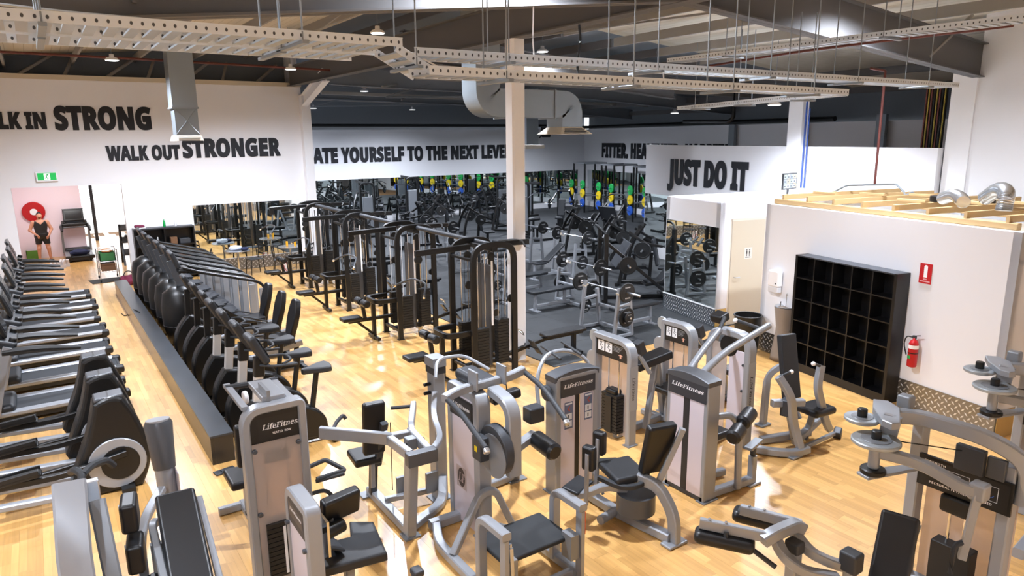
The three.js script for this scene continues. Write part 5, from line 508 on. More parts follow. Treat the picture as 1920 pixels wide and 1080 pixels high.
// --- hip abductor with twin-placard tower
{ const t = thing('hip_abductor_machine', 'hip machine with reclined black seat and twin chart panels on its tower', 'gym machine', [4.75, 0, -5.2]); const z = -5.85, a = 4.44, b = 5.06, h = 1.42; tower(t, 'z', z, a, b, h, 0.2, 0.04, 0.04, 0.08); P(t, 'curved_head', (() => { const s = new THREE.Shape(); s.moveTo(-0.31, 0); s.quadraticCurveTo(0, 0.1, 0.31, 0); s.lineTo(0.31, -0.05); s.lineTo(-0.31, -0.05); return new THREE.ExtrudeGeometry(s, { depth: 0.18, bevelEnabled: true, bevelSize: 0.008, bevelThickness: 0.008, bevelSegments: 1 }).translate(4.75, h - 0.01, z - 0.09); })(), M.graphite); P(t, 'placard', quad([a + 0.06, h - 0.25, z + 0.106], [0.5, 0, 0], [0, 0.2, 0]), logoPlain);
  for (const k of [0, 1]) { const x0 = a + 0.065 + k * 0.285; P(t, 'front_panel', box(x0, 0.06, z + 0.085, x0 + 0.21, h - 0.26, z + 0.092), M.frost); P(t, 'instruction_chart', quad([x0 + 0.06, 0.78 + k * 0.05, z + 0.0935], [0.12, 0, 0], [0, 0.32, 0]), chartM); } P(t, 'stack_slot', box(4.72, 0.1, z + 0.07, 4.79, h - 0.26, z + 0.08), M.black);
  P(t, 'handle_hoop', tube([[4.4, 0.95, z - 0.15], [4.42, 1.3, z - 0.25], [4.62, 1.55, z - 0.35], [4.95, 1.55, z - 0.35], [5.2, 1.4, z - 0.25], [5.2, 1.1, z - 0.15]], 0.024, 0.15), M.silver); for (const x of [4.68, 4.98]) P(t, 'grip_handle', roll([x, 1.6, z - 0.5], [x + 0.06, 1.5, z - 0.2], 0.018, 0.005, 10), M.grip); P(t, 'pulley_wheel', roll([4.38, 1.22, z - 0.02], [4.42, 1.22, z - 0.02], 0.09, 0.01, 20), M.dark); P(t, 'weight_block', tf(rbox(0.2, 0.18, 0.16, 0.02), [4.28, 0.98, z - 0.1]), M.dark);
  P(t, 'base_beam', rect([[4.72, 0.06, z], [4.72, 0.06, -5.0], [4.82, 0.06, -4.36]], 0.1, 0.1, 0.2), M.silver); P(t, 'foot_tube', sweep([[4.45, 0.07, -5.0], [4.72, 0.07, -5.05]], circ(0.05, 12)), M.silver); P(t, 'rear_arch', rect([[4.84, 0.02, -4.33], [4.86, 0.3, -4.36], [4.82, 0.55, -4.55], [4.72, 0.58, -4.75]], 0.12, 0.08, 0.14, Xv), M.silver); P(t, 'rear_foot', tf(rbox(0.26, 0.03, 0.14, 0.012), [4.84, 0.016, -4.33]), M.silver);
  bump(t, 'seat', [4.68, 0.6, -4.92], 0.38, 0.09, 0.4, V(1, 0, 0.2), V(0, 1, 0.08), M.vinylG); bump(t, 'backrest', [4.86, 0.92, -4.62], 0.32, 0.58, 0.1, V(1, 0, 0.25), V(0.2, 0.95, 0.3), M.vinyl); P(t, 'back_support', bar([4.84, 0.5, -4.6], [5.02, 1.15, -4.44], 0.06), M.silver); P(t, 'seat_rim', rect([[4.4, 0.58, -4.98], [4.5, 0.54, -4.7], [4.75, 0.54, -4.66], [5.0, 0.62, -4.86]], 0.05, 0.05, 0.12), M.grip); P(t, 'range_drum', tf(new THREE.CylinderGeometry(0.2, 0.2, 0.2, 24), [4.74, 0.3, -4.78]), M.graphite);
  for (const [x, z2] of [[4.26, -4.97], [4.58, -5.18]]) { bump(t, 'knee_pad', [x, 0.84, z2], 0.14, 0.26, 0.1, V(0.3, 0, 1), Yv); P(t, 'pad_post', bar([x - 0.05, 0.35, z2 + 0.02], [x - 0.04, 0.9, z2 + 0.02], 0.045, 0.03), M.silver); }
  P(t, 'swing_arm', rect([[4.2, 0.32, -5.3], [4.3, 0.36, -5.1], [4.52, 0.46, -4.98], [4.68, 0.4, -4.86]], 0.09, 0.07, 0.15), M.silver); P(t, 'foot_rest', tf(rbox(0.34, 0.04, 0.2, 0.03), [4.34, 0.4, -5.24], 0.1, 0.35, 0), M.vinylG); P(t, 'foot_rest', tf(rbox(0.3, 0.04, 0.18, 0.03), [4.78, 0.5, -5.3], 0.1, -0.5, 0), M.vinylG); P(t, 'link_rod', rod([4.72, 0.55, -5.6], [4.8, 0.1, -5.35], 0.018), M.silver); }
// --- biceps curl towers
function curlMachine(label, x, z0, z1, h, ps) { const t = thing('arm_curl_machine', label, 'gym machine', [x + 0.4, 0, (z0 + z1) / 2]); tower(t, 'x', x, z0, z1, h, 0.14, 0.02, 0.2, 0.075); P(t, 'placard', quad([x - 0.05, h - 0.29, z0 + 0.075], [0, 0, Math.abs(z1 - z0) - 0.16], [0, 0.22, 0]), instrM); P(t, 'placard_back', box(x - 0.048, h - 0.3, z0 + 0.07, x - 0.03, h - 0.065, z1 - 0.07), M.black); wstack(t, x, (z0 + z1) / 2, 0.62, 'z'); P(t, 'stack_head', tf(rbox(0.14, 0.08, 0.2, 0.03), [x, 0.66, (z0 + z1) / 2]), M.black); P(t, 'back_panel', box(x + 0.05, 0.05, z0 + 0.05, x + 0.055, h - 0.08, z1 - 0.06), M.smoke); P(t, 'side_lettering', quad([x - 0.068, 1.1, z1 + 0.0015], [0, -0.6, 0], [0.136, 0, 0]), sideLabel);
  P(t, 'cam_wheel', roll([x + 0.05, h - 0.45, z0 - 0.12], [x + 0.08, h - 0.45, z0 - 0.12], 0.13, 0.008, 24), M.silver); P(t, 'cam_wheel', roll([x + 0.02, h - 0.1, z0 - 0.06], [x + 0.05, h - 0.1, z0 - 0.06], 0.1, 0.008, 20), M.galv); const c = V(x + ps, 1.0, (z0 + z1) / 2 + 0.05); bump(t, 'arm_pad', c, 0.6, 0.12, 0.26, V(1, 0.18, 0.1), V(-0.15, 1, 0)); P(t, 'pad_stand', [bar([c.x - 0.15, 0.05, c.z + 0.1], [c.x + 0.1, 0.95, c.z], 0.08), bar([c.x + 0.4, 0.05, c.z - 0.1], [c.x + 0.12, 0.95, c.z], 0.08)], M.silver); P(t, 'base_beam', [bar([x, 0.05, c.z], [c.x + 0.42, 0.05, c.z - 0.1], 0.09), bar([c.x + 0.28, 0.05, c.z - 0.4], [c.x + 0.38, 0.05, c.z + 0.3], 0.08)], M.silver); P(t, 'foot_plate', box(c.x + 0.28, 0, c.z + 0.22, c.x + 0.46, 0.018, c.z + 0.36), M.silverD);
  P(t, 'counterweight', orient(rbox(0.12, 0.2, 0.12, 0.02), V(x + 0.18, h - 0.12, z1 - 0.1), V(1, 0.4, 0), Yv), M.dark); P(t, 'curl_lever', [bar([x + 0.15, h - 0.2, z1 - 0.08], [x + 0.3, 0.95, z1 - 0.02], 0.05), rod([x + 0.3, 0.95, z1 - 0.02], [x + 0.45, 0.92, z1 - 0.25], 0.018)], M.silver); bump(t, 'seat', [c.x + 0.32, 0.52, c.z + 0.06], 0.34, 0.08, 0.34, Xv, Yv); P(t, 'seat_post', bar([c.x + 0.3, 0.05, c.z + 0.05], [c.x + 0.32, 0.5, c.z + 0.06], 0.07), M.silver); return t; }
curlMachine('silver arm curl machine with instruction placard and black weight stack facing the rubber floor', 6.07, -6.98, -6.22, 1.42, 0.62); curlMachine('second silver arm curl machine partly hidden behind the long tubular arms', 7.3, -6.9, -6.3, 1.42, 0.75);
// --- plate panel tower with two long tubular arms (in front of the bin)
{ const t = thing('lat_lever_machine', 'silver tower with vertical lettering and two long tubular lever arms', 'gym machine', [7.0, 0, -5.6]); const x = 7.3, z0 = -6.05, z1 = -5.35, h = 1.52; tower(t, 'x', x, z0, z1, h, 0.15, 0.2, 0.2, 0.09); P(t, 'side_lettering', quad([x - 0.07, 1.15, z1 + 0.0015], [0, -0.75, 0], [0.14, 0, 0]), sideLabel); P(t, 'front_panel', box(x - 0.05, 0.05, z0 + 0.08, x - 0.043, h - 0.2, (z0 + z1) / 2 - 0.02), M.smoke); P(t, 'front_panel', box(x - 0.05, 0.05, (z0 + z1) / 2 + 0.02, x - 0.043, h - 0.25, z1 - 0.08), M.frost); P(t, 'badge', roll([x - 0.055, h - 0.22, (z0 + z1) / 2], [x - 0.04, h - 0.22, (z0 + z1) / 2], 0.14, 0.004, 24), M.black); for (const y of [0.35, 0.75, 1.1]) P(t, 'panel_knob', roll([x - 0.05, y, z1 - 0.1], [x - 0.075, y, z1 - 0.1], 0.018, 0.004, 10), M.dark);
  const hub = V(5.95, 1.18, -5.32); P(t, 'lever_arm', tube([hub, V(6.5, 1.42, -5.5), V(6.95, 1.58, -5.62)], 0.04, 0.2, 10), M.silver); P(t, 'lever_arm', tube([hub.clone().add(V(0.05, -0.02, 0.1)), V(6.6, 1.42, -5.28), V(7.5, 1.62, -5.3)], 0.045, 0.25, 10), M.silver); P(t, 'hub', roll(hub.clone().add(V(-0.06, -0.03, 0.05)), hub.clone().add(V(0.1, 0.03, 0.0)), 0.085, 0.015, 20), M.graphite); P(t, 'lever_grip', roll([6.92, 1.57, -5.61], [7.2, 1.68, -5.75], 0.026, 0.006, 10), M.grip); P(t, 'lever_grip', roll([7.35, 1.6, -5.3], [7.2, 1.68, -5.55], 0.024, 0.006, 10), M.grip); P(t, 'grip_ball', tf(new THREE.SphereGeometry(0.032, 12, 10), [7.19, 1.68, -5.57]), M.white); P(t, 'hub_plate', orient(rbox(0.2, 0.1, 0.02, 0.02), V(5.95, 0.95, -5.34), Xv, V(0.2, 1, 0)), M.cream); P(t, 'support', [bar([6.0, 0.4, -5.45], [5.98, 1.12, -5.36], 0.05), rect([[x, 0.06, -5.7], [6.2, 0.06, -5.55], [6.0, 0.4, -5.46]], 0.08, 0.08, 0.2)], M.silver); bump(t, 'shoulder_pad', [7.35, 1.62, -5.95], 0.18, 0.12, 0.2, V(1, 0.3, 0), Yv); }
// --- leg extension with twin foam rolls
{ const t = thing('leg_extension_machine', 'silver machine with dark striped front panel and two foam rolls', 'gym machine', [5.95, 0, -4.95]); const x = 5.78, z0 = -5.28, z1 = -4.69, h = 1.4; tower(t, 'x', x, z0, z1, h, 0.2, 0.03, 0.03, 0.06); P(t, 'curved_head', (() => { const s = new THREE.Shape(); s.moveTo(-0.29, 0); s.quadraticCurveTo(0, 0.09, 0.29, 0); s.lineTo(0.29, -0.04); s.lineTo(-0.29, -0.04); const g = new THREE.ExtrudeGeometry(s, { depth: 0.2, bevelEnabled: true, bevelSize: 0.008, bevelThickness: 0.008, bevelSegments: 1 }); return orient(g, V(x + 0.1, h, (z0 + z1) / 2), V(0, 0, 1), Yv); })(), M.graphite); P(t, 'placard', quad([x - 0.107, h - 0.24, z0 + 0.02], [0, 0, 0.55], [0, 0.2, 0]), logoPlain);
  P(t, 'front_panel', box(x - 0.1, 0.06, z0 + 0.05, x - 0.094, h - 0.24, z0 + 0.25), M.frost); P(t, 'front_panel', box(x - 0.1, 0.06, z0 + 0.34, x - 0.094, h - 0.24, z1 - 0.05), M.frost); P(t, 'dark_stripe', box(x - 0.098, 0.06, z0 + 0.25, x - 0.09, h - 0.24, z0 + 0.34), M.vinylG); P(t, 'bottom_skirt', box(x - 0.1, 0.01, z0 + 0.02, x + 0.08, 0.06, z1 - 0.02), M.dark);
  P(t, 'roll_arm', [tube([[x + 0.1, 0.98, -4.72], [x + 0.3, 0.96, -4.68], [x + 0.38, 0.82, -4.64], [x + 0.42, 0.06, -4.64]], 0.04, 0.18, 10)], M.silver); P(t, 'roll_axle', rod([x + 0.05, 0.86, -4.5], [x + 0.62, 0.92, -4.66], 0.02), M.steel); P(t, 'foam_roll', roll([x + 0.02, 0.84, -4.45], [x + 0.24, 0.87, -4.52], 0.085, 0.025, 20), M.vinyl); P(t, 'foam_roll', roll([x + 0.33, 0.89, -4.57], [x + 0.6, 0.93, -4.66], 0.085, 0.025, 20), M.vinyl); P(t, 'base_beam', [bar([x, 0.06, -4.74], [6.5, 0.06, -4.68], 0.09), bar([x, 0.06, -5.1], [6.4, 0.06, -5.0], 0.08)], M.silver); P(t, 'post', rect([[6.5, 0.0, -4.68], [6.5, 0.36, -4.68]], 0.08, 0.08, 0), M.silver); P(t, 'post_foot', tf(rbox(0.2, 0.03, 0.14, 0.01), [6.5, 0.016, -4.68]), M.silver); P(t, 'clamp_plate', orient(rbox(0.28, 0.04, 0.1, 0.01), V(6.5, 0.5, -4.68), V(1, 0.1, -0.2), Yv), M.silverD); P(t, 'clamp_knob', roll([6.5, 0.36, -4.68], [6.5, 0.48, -4.68], 0.035, 0.01, 12), M.dark); bump(t, 'seat', [6.15, 0.6, -5.06], 0.4, 0.09, 0.36, Xv, Yv); P(t, 'seat_post', bar([6.15, 0.06, -5.05], [6.15, 0.56, -5.12], 0.08), M.silver); }
// --- plate loaded chest press in front of the cubby shelf
{ const t = thing('chest_press_bench', 'silver lever chest press with tall black backrest in front of the cubby shelf', 'gym machine', [8, 0, -5.1]); bump(t, 'backrest', [8.0, 0.98, -5.3], 0.26, 0.86, 0.09, V(1, 0, 0.25), V(-0.2, 1, -0.28), M.vinylG, 0.02); bump(t, 'seat', [8.05, 0.5, -4.9], 0.4, 0.1, 0.36, V(1, 0, 0.1), Yv, M.vinyl, 0.045); P(t, 'seat_frame', [bar([8.02, 0.06, -5.0], [8.05, 0.46, -4.92], 0.08), bar([8.02, 0.3, -5.1], [7.98, 0.7, -5.32], 0.06)], M.silverD);
  P(t, 'press_arm', rect([gX(1460, 706, 7.3), gX(1485, 745, 7.42), gX(1487, 790, 7.55), gX(1502, 845, 7.62)], 0.08, 0.09, 0.15, V(1, 0, 0.3)), M.silver); P(t, 'press_arm', rect([gZ(1540, 685, -4.85), gZ(1532, 725, -4.83), gZ(1548, 790, -4.8), gZ(1555, 805, -4.8)], 0.08, 0.09, 0.12, V(1, 0, 0.3)), M.silver); for (const [a, b] of [[gX(1462, 707, 7.3), gX(1484, 697, 7.45)], [gZ(1538, 686, -4.85), gZ(1525, 682, -4.8)]]) { P(t, 'handle_grip', roll(a, b, 0.02, 0.005, 10), M.grip); P(t, 'grip_ball', tf(new THREE.SphereGeometry(0.028, 12, 10), b), M.white); }
  P(t, 'base_frame', [rect([[7.2, 0.06, -5.2], [7.35, 0.06, -4.95], [7.52, 0.06, -4.8], [7.72, 0.08, -4.75]], 0.09, 0.09, 0.1), bar([7.55, 0.07, -4.82], [8.5, 0.07, -4.85], 0.05), bar([7.5, 0.06, -5.3], [8.2, 0.08, -5.05], 0.09), bar([7.72, 0.1, -4.95], [8.3, 0.25, -5.0], 0.09)], M.silver); P(t, 'foot', tf(rbox(0.2, 0.03, 0.14, 0.01), [7.52, 0.016, -4.82]), M.silverD); P(t, 'foot', tf(rbox(0.14, 0.12, 0.1, 0.02), [8.52, 0.06, -4.84], 0, 0.4, 0.4), M.dark); P(t, 'link_block', tf(rbox(0.16, 0.22, 0.14, 0.02), [7.58, 0.6, -5.0], 0, 0.3, 0), M.dark); P(t, 'link_bar', [bar([7.55, 0.55, -4.95], [7.78, 0.12, -5.0], 0.07), bar([7.4, 0.66, -5.1], [7.8, 0.64, -4.92], 0.09)], M.silver); P(t, 'rear_hoop', rect([[8.05, 0.0, -5.67], [8.08, 0.75, -5.67], [8.2, 0.92, -5.5], [8.15, 0.95, -5.35]], 0.09, 0.08, 0.2), M.silver); P(t, 'rear_foot', tf(rbox(0.2, 0.03, 0.14, 0.01), [8.05, 0.016, -5.67]), M.silverD); }
// --- pec fly machines with twin discs
function pecFly(label, dx, dz, full) { const t = thing('pec_fly_machine', label, 'gym machine', [5.9 + dx, 0, -2.5 + dz]); const B = (x, y, z) => V(x + dx, y > 1.3 ? y - 0.1 : y, z + dz);
  P(t, 'post', bar(B(5.97, 0, -2.86), B(5.97, 1.66, -2.86), 0.13, 0.1), M.silver); P(t, 'post', bar(B(6.0, 0, -2.16), B(6.0, 1.5, -2.16), 0.13, 0.1), M.silver); P(t, 'overhead_beam', rect([B(5.6, 1.72, -3.05), B(5.85, 1.72, -2.85), B(5.9, 1.7, -2.3), B(6.0, 1.55, -2.05), B(6.0, 1.1, -2.05)], 0.1, 0.12, 0.25), M.silver); P(t, 'beam_head', (() => { const g = plate([[-0.3, -0.06], [0.05, -0.1], [0.2, -0.03], [0.2, 0.08], [0, 0.1], [-0.28, 0.06], [-0.34, 0]], 0.05, 0.006); g.rotateX(-Math.PI / 2); return tf(g, B(5.62, 1.74, -3.0), 0, 0.6, 0); })(), M.silver); P(t, 'stop_block', tf(rbox(0.1, 0.12, 0.12, 0.02), B(5.85, 1.82, -2.96)), M.silverD);
  for (const [x, y, z, r] of [[5.3, 1.6, -2.9, 0.19], [5.42, 1.7, -3.1, 0.14]]) { const d = P(t, 'cam_disc', roll(B(x, y, z), B(x, y + 0.035, z), r, 0.008, 32), M.galv); P(d, 'disc_slot', roll(B(x, y + 0.036, z), B(x, y + 0.04, z), r * 0.62, 0.002, 28), M.silverD); P(d, 'disc_hub', roll(B(x, y + 0.03, z), B(x, y + 0.11, z), 0.04, 0.006, 14), M.black); } P(t, 'disc_bracket', orient(rbox(0.06, 0.24, 0.14, 0.01), B(5.5, 1.68, -2.9), V(1, 0, -0.4), V(0.35, 1, 0)), M.silver); P(t, 'disc_stem', [roll(B(5.3, 1.38, -2.9), B(5.3, 1.6, -2.9), 0.045, 0.006, 14)], M.silver); P(t, 'toothed_hub', roll(B(5.3, 1.33, -2.9), B(5.3, 1.38, -2.9), 0.1, 0.01, 16), M.black); P(t, 'lower_plate', (() => { const g = plate([[-0.1, -0.06], [0.5, -0.05], [0.55, 0.02], [0.1, 0.06], [-0.1, 0.06]], 0.02, 0.003); g.rotateX(-Math.PI / 2); return tf(g, B(5.3, 1.31, -2.9), 0, -0.3, 0); })(), M.silver);
  P(t, 'fly_arm', rect([B(5.32, 1.52, -2.9), B(5.45, 1.5, -2.6), B(5.5, 1.4, -2.3), B(5.52, 1.3, -2.22)], 0.08, 0.09, 0.2), M.silver); P(t, 'arm_knuckle', tf(rbox(0.12, 0.14, 0.12, 0.02), B(5.54, 1.3, -2.2)), M.silver); P(t, 'arm_drop', bar(B(5.52, 1.28, -2.2), B(5.5, 0.72, -2.24), 0.075, 0.06), M.silver); P(t, 'arm_handle', tube([B(5.5, 0.86, -2.24), B(5.4, 0.86, -2.26), B(5.38, 0.78, -2.26), B(5.38, 0.62, -2.26)], 0.022, 0.06), M.grip);
  P(t, 'pulley_box', tf(rbox(0.06, 0.22, 0.22, 0.01), B(5.88, 1.48, -2.42)), M.dark); P(t, 'pulley_box', tf(rbox(0.05, 0.18, 0.14, 0.01), B(5.92, 1.46, -2.24)), M.graphite); P(t, 'cable', rod(B(5.4, 1.6, -2.95), B(5.88, 1.54, -2.45), 0.005, 5), M.black); P(t, 'placard', quad(B(5.9, 1.02, -2.8).toArray(), [0, 0, 0.68], [0, 0.24, 0]), flyM); P(t, 'placard_back', box(5.905 + dx, 1.0, -2.82 + dz, 5.93 + dx, 1.28, -2.1 + dz), M.black); P(t, 'stack_top', tf(rbox(0.12, 0.16, 0.26, 0.03), B(5.93, 0.92, -2.48)), M.black);
  for (const z of [-2.42, -2.54]) P(t, 'guide_rod', rod(B(5.95, 0.05, z), B(5.95, 0.9, z), 0.012, 8), M.chrome); P(t, 'weight_stack', tf(rbox(0.14, 0.5, 0.32, 0.01), B(5.95, 0.3, -2.48)), M.blackM); P(t, 'rear_panel', box(6.06 + dx, 0.05, -2.8 + dz, 6.066 + dx, 1.1, -2.1 + dz), M.smoke); P(t, 'base_beam', [bar(B(5.97, 0.05, -2.9), B(6.0, 0.05, -2.1), 0.1), bar(B(5.97, 0.05, -2.5), B(5.0, 0.05, -2.4), 0.1)], M.silver);
  if (full) { bump(t, 'backrest', B(4.95, 0.8, -2.5), 0.27, 0.66, 0.1, V(0.3, 0, 1), V(0.5, 0.85, 0.0)); P(t, 'back_support', bar(B(4.95, 0.4, -2.5), B(5.22, 1.0, -2.48), 0.07, 0.05), M.silver); bump(t, 'seat', B(4.88, 0.45, -2.2), 0.34, 0.1, 0.3, Xv, Yv); P(t, 'seat_post', bar(B(4.98, 0.05, -2.3), B(4.95, 0.42, -2.22), 0.09), M.silver); } return t; }
pecFly('silver pec fly machine with placard reading PECTORAL FLY and twin cam discs', 0.18, 0.12, true); pecFly('silver fly machine with cam discs standing between the pec fly machine and the office', 2.35, 0.12, false);
// --- lateral raise arms with forearm pads
{ const t = thing('lateral_raise_machine', 'silver lateral raise machine with two forearm pads in the open floor', 'gym machine', [4.4, 0, -2.9]); const a1 = gH(1312, 980, 1.12), a2 = gH(1436, 1006, 1.1), b1 = gH(1388, 955, 1.12), b2 = gH(1502, 984, 1.1), da = a2.clone().sub(a1), db = b2.clone().sub(b1);
  bump(t, 'forearm_pad', gH(1358, 1012, 1.02), 0.44, 0.1, 0.17, da, Yv, M.vinyl, 0.045); bump(t, 'forearm_pad', gH(1428, 974, 1.03), 0.44, 0.1, 0.17, db, Yv, M.vinyl, 0.045); P(t, 'lever_arm', bar(a1, a2, 0.05, 0.08), M.silver); P(t, 'lever_arm', bar(b1, b2, 0.05, 0.08), M.silver); for (const [p, d] of [[a1, da], [b1, db]]) for (const k of [0.15, 0.4]) P(t, 'bolt', roll(p.clone().addScaledVector(d, k).add(V(0, 0.04, 0)), p.clone().addScaledVector(d, k).add(V(0, 0.055, 0)), 0.012, 0.003, 8), M.steel);
  P(t, 'yoke', rect([gH(1430, 1014, 1.08), gH(1452, 1000, 1.12), gH(1490, 984, 1.12), gH(1504, 990, 1.08)], 0.09, 0.09, 0.06), M.silver); P(t, 'handle_grip', tube([gH(1362, 998, 1.1), gH(1360, 1016, 1.03), gH(1400, 1022, 1.0), gH(1455, 1064, 0.9)], 0.019, 0.06), M.grip); P(t, 'yoke_arm', rect([gH(1452, 1006, 1.06), gH(1470, 1044, 0.96), gH(1505, 1072, 0.86), gH(1570, 1084, 0.8)], 0.08, 0.07, 0.12), M.silver); P(t, 'yoke_arm', rect([gH(1485, 992, 1.06), gH(1515, 1034, 0.96), gH(1560, 1056, 0.86), gH(1600, 1066, 0.8)], 0.08, 0.07, 0.12), M.silver);
  const q = gH(1490, 1024, 1.0), s = gH(1596, 1052, 0.9); P(t, 'pivot_box', tf(rbox(0.1, 0.1, 0.12, 0.02), q), M.dark); P(t, 'post', bar([q.x, 0, q.z], [q.x, q.y - 0.04, q.z], 0.09), M.silver); P(t, 'stop_box', tf(rbox(0.12, 0.16, 0.14, 0.02), s), M.dark); P(t, 'stop_post', bar([s.x, 0, s.z], [s.x, s.y - 0.06, s.z], 0.08), M.silver); P(t, 'gas_strut', rod([q.x + 0.08, 0.5, q.z], [q.x + 0.07, 0.98, q.z], 0.014), M.dark); P(t, 'base_beam', [bar([q.x, 0.05, q.z - 0.35], [q.x, 0.05, q.z + 0.35], 0.1), bar([q.x, 0.05, q.z], [s.x, 0.05, s.z], 0.1)], M.silver); }
// --- machines at the lower left
{ const t = thing('leg_raise_machine', 'silver tower with forked black lever handle and stacked side pads', 'gym machine', [0.1, 0, -5.4]); P(t, 'main_column', sweep([V(-0.1, 0.02, -5.15), V(-0.1, 1.28, -5.2), V(-0.08, 1.58, -5.46)], prof(0.2, 0.62, 0.15), Zv), M.silver); P(t, 'inner_column', sweep([V(0.1, 0.02, -5.2), V(0.1, 1.0, -5.25), V(0.08, 1.42, -5.55)], prof(0.11, 0.3, 0.25), Zv), M.silverD); P(t, 'lever_fork', [tube([gH(213, 873, 1.42), gH(200, 862, 1.5), gH(172, 872, 1.54), gH(155, 890, 1.54)], 0.028, 0.08), tube([gH(133, 885, 1.5), gH(140, 880, 1.56), gH(155, 890, 1.54), gH(150, 905, 1.5)], 0.028, 0.06)], M.grip); P(t, 'fork_clamp', tf(rbox(0.12, 0.18, 0.06, 0.01), [0.05, 1.45, -5.72]), M.steel); for (const y of [0.78, 1.05]) P(t, 'range_pin', roll([0.14, y, -5.0], [0.2, y, -5.02], 0.03, 0.006, 12), M.black);
  for (const [y, z] of [[1.2, -5.72], [0.92, -5.6]]) { bump(t, 'side_pad', [0.28, y, z], 0.12, 0.24, 0.26, V(1, 0, 0.15), Yv); P(t, 'pad_plate', tf(rbox(0.012, 0.14, 0.14, 0.005), [0.216, y, z + 0.03]), M.silver); } bump(t, 'arm_pad', [0.33, 0.68, -5.5], 0.26, 0.1, 0.14, V(1, 0.15, -0.2), Yv); P(t, 'pad_bar', rod([0.2, 0.62, -5.48], [0.48, 0.64, -5.56], 0.018), M.black); P(t, 'link_tube', rect([[0.18, 0.3, -5.1], [0.3, 0.55, -5.4], [0.34, 0.9, -6.0], [0.58, 1.0, -6.42]], 0.07, 0.06, 0.25), M.silver); P(t, 'base_beam', [bar([-0.1, 0.05, -5.6], [-0.1, 0.05, -4.7], 0.1), bar([-0.1, 0.05, -5.1], [0.6, 0.05, -5.2], 0.1)], M.silver); }
{ const t = thing('back_extension_machine', 'tall round silver mast with capsule top beside a long black back pad', 'gym machine', [0.62, 0, -6]); P(t, 'mast', sweep([V(0.66, 0.02, -6.5), V(0.64, 1.46, -6.68)], circ(0.085, 18)), M.silver); P(t, 'mast_head', sweep([V(0.645, 1.1, -6.63), V(0.64, 1.5, -6.68), V(0.64, 1.54, -6.685)], circ(0.12, 18), Yv, [0.78, 1, 0.85]), M.graphite); P(t, 'mast_cap', sweep([V(0.64, 1.53, -6.68), V(0.64, 1.55, -6.683)], circ(0.1, 18)), M.silver); P(t, 'mast_panel', box(0.72, 0.05, -6.62, 0.728, 1.1, -6.42), M.frost);
  bump(t, 'back_pad', [0.6, 0.9, -5.42], 0.3, 1.15, 0.09, V(1, 0, 0.05), V(0.05, 0.5, -1), M.vinyl, 0.03); P(t, 'pad_frame', rect([[0.42, 0.78, -5.2], [0.42, 1.02, -5.75], [0.46, 1.0, -5.85]], 0.06, 0.06, 0.05), M.silverD); P(t, 'pad_frame', bar([0.78, 0.6, -5.0], [0.8, 1.08, -5.9], 0.05), M.silver); P(t, 'slide_rod', rod([0.5, 0.55, -5.05], [0.5, 0.95, -5.72], 0.02), M.chrome); P(t, 'slide_rod', rod([0.56, 0.55, -5.05], [0.56, 0.95, -5.72], 0.02), M.chrome); P(t, 'upright', bar([0.42, 0, -5.45], [0.42, 0.95, -5.6], 0.08), M.silverD); P(t, 'base_beam', [bar([0.62, 0.05, -6.6], [0.6, 0.05, -5.0], 0.1), bar([0.3, 0.05, -5.45], [0.9, 0.05, -5.4], 0.09)], M.silver); }
solo('machine_post', 'short dark capped post at the near edge beside the leg curl machine', 'post', [rect([gH(782, 1075, 0.55), gH(782, 1075, 0.55).setY(0)], 0.07, 0.09, 0), tf(rbox(0.09, 0.06, 0.11, 0.02), gH(782, 1072, 0.57))], M.dark);
// ---------- along the office wall ----------
const gW = (px, py, off = 0) => { const r = ray(px, py), o = C0.clone().addScaledVector(BX, -off).sub(V(0, EYE, 0)); return r.multiplyScalar(o.dot(BX) / r.dot(BX)).add(V(0, EYE, 0)); };
{ const F = V(10.18, 0, -5.11), W = 1.95, D = 0.27, Hh = 2.0, b = 0.035; const t = thing('cubby_shelf', 'tall black cubby shelf with five by five square openings against the office wall', 'shelf', [F.x, 0, F.z]); const at = (a, y, d) => F.clone().addScaledVector(AX, a).addScaledVector(BX, d).setY(y); const bd = (a0, a1, y0, y1, d0, d1) => orient(new THREE.BoxGeometry(Math.abs(a1 - a0), y1 - y0, d1 - d0), at((a0 + a1) / 2, (y0 + y1) / 2, (d0 + d1) / 2), AX, Yv);
  P(t, 'side_panel', bd(0, 0.05, 0, Hh, 0, D), M.shelf); P(t, 'side_panel', bd(W - 0.05, W, 0, Hh, 0, D), M.shelf); P(t, 'kick_board', bd(0.05, W - 0.05, 0, 0.12, 0.01, D), M.shelf); const cw = (W - 0.1 - 4 * 0.02) / 5, ch = (Hh - 0.12 - 6 * 0.02) / 5; for (let i = 0; i < 5; i++) P(t, 'top_board', bd(0.05 + i * (cw + 0.02) - 0.004, 0.05 + i * (cw + 0.02) + cw + 0.018, Hh - 0.02, Hh, 0, D), std('#3d4046', 0.35)); for (let i = 1; i < 5; i++) P(t, 'divider', bd(0.05 + i * (cw + 0.02) - 0.02, 0.05 + i * (cw + 0.02), 0.12, Hh - 0.02, 0.004, D), M.shelf);
  for (let j = 0; j < 5; j++) for (let i = 0; i < 5; i++) { const a = 0.05 + i * (cw + 0.02), y = 0.12 + j * (ch + 0.02); P(t, 'shelf_board', bd(a, a + cw, y, y + 0.02, 0.004, D), M.shelf); P(t, 'back_board', bd(a + (i < 4 ? 0.075 : 0.0), a + cw, y + 0.02, y + ch + 0.02, D - 0.012, D - 0.006), M.shelf); } }
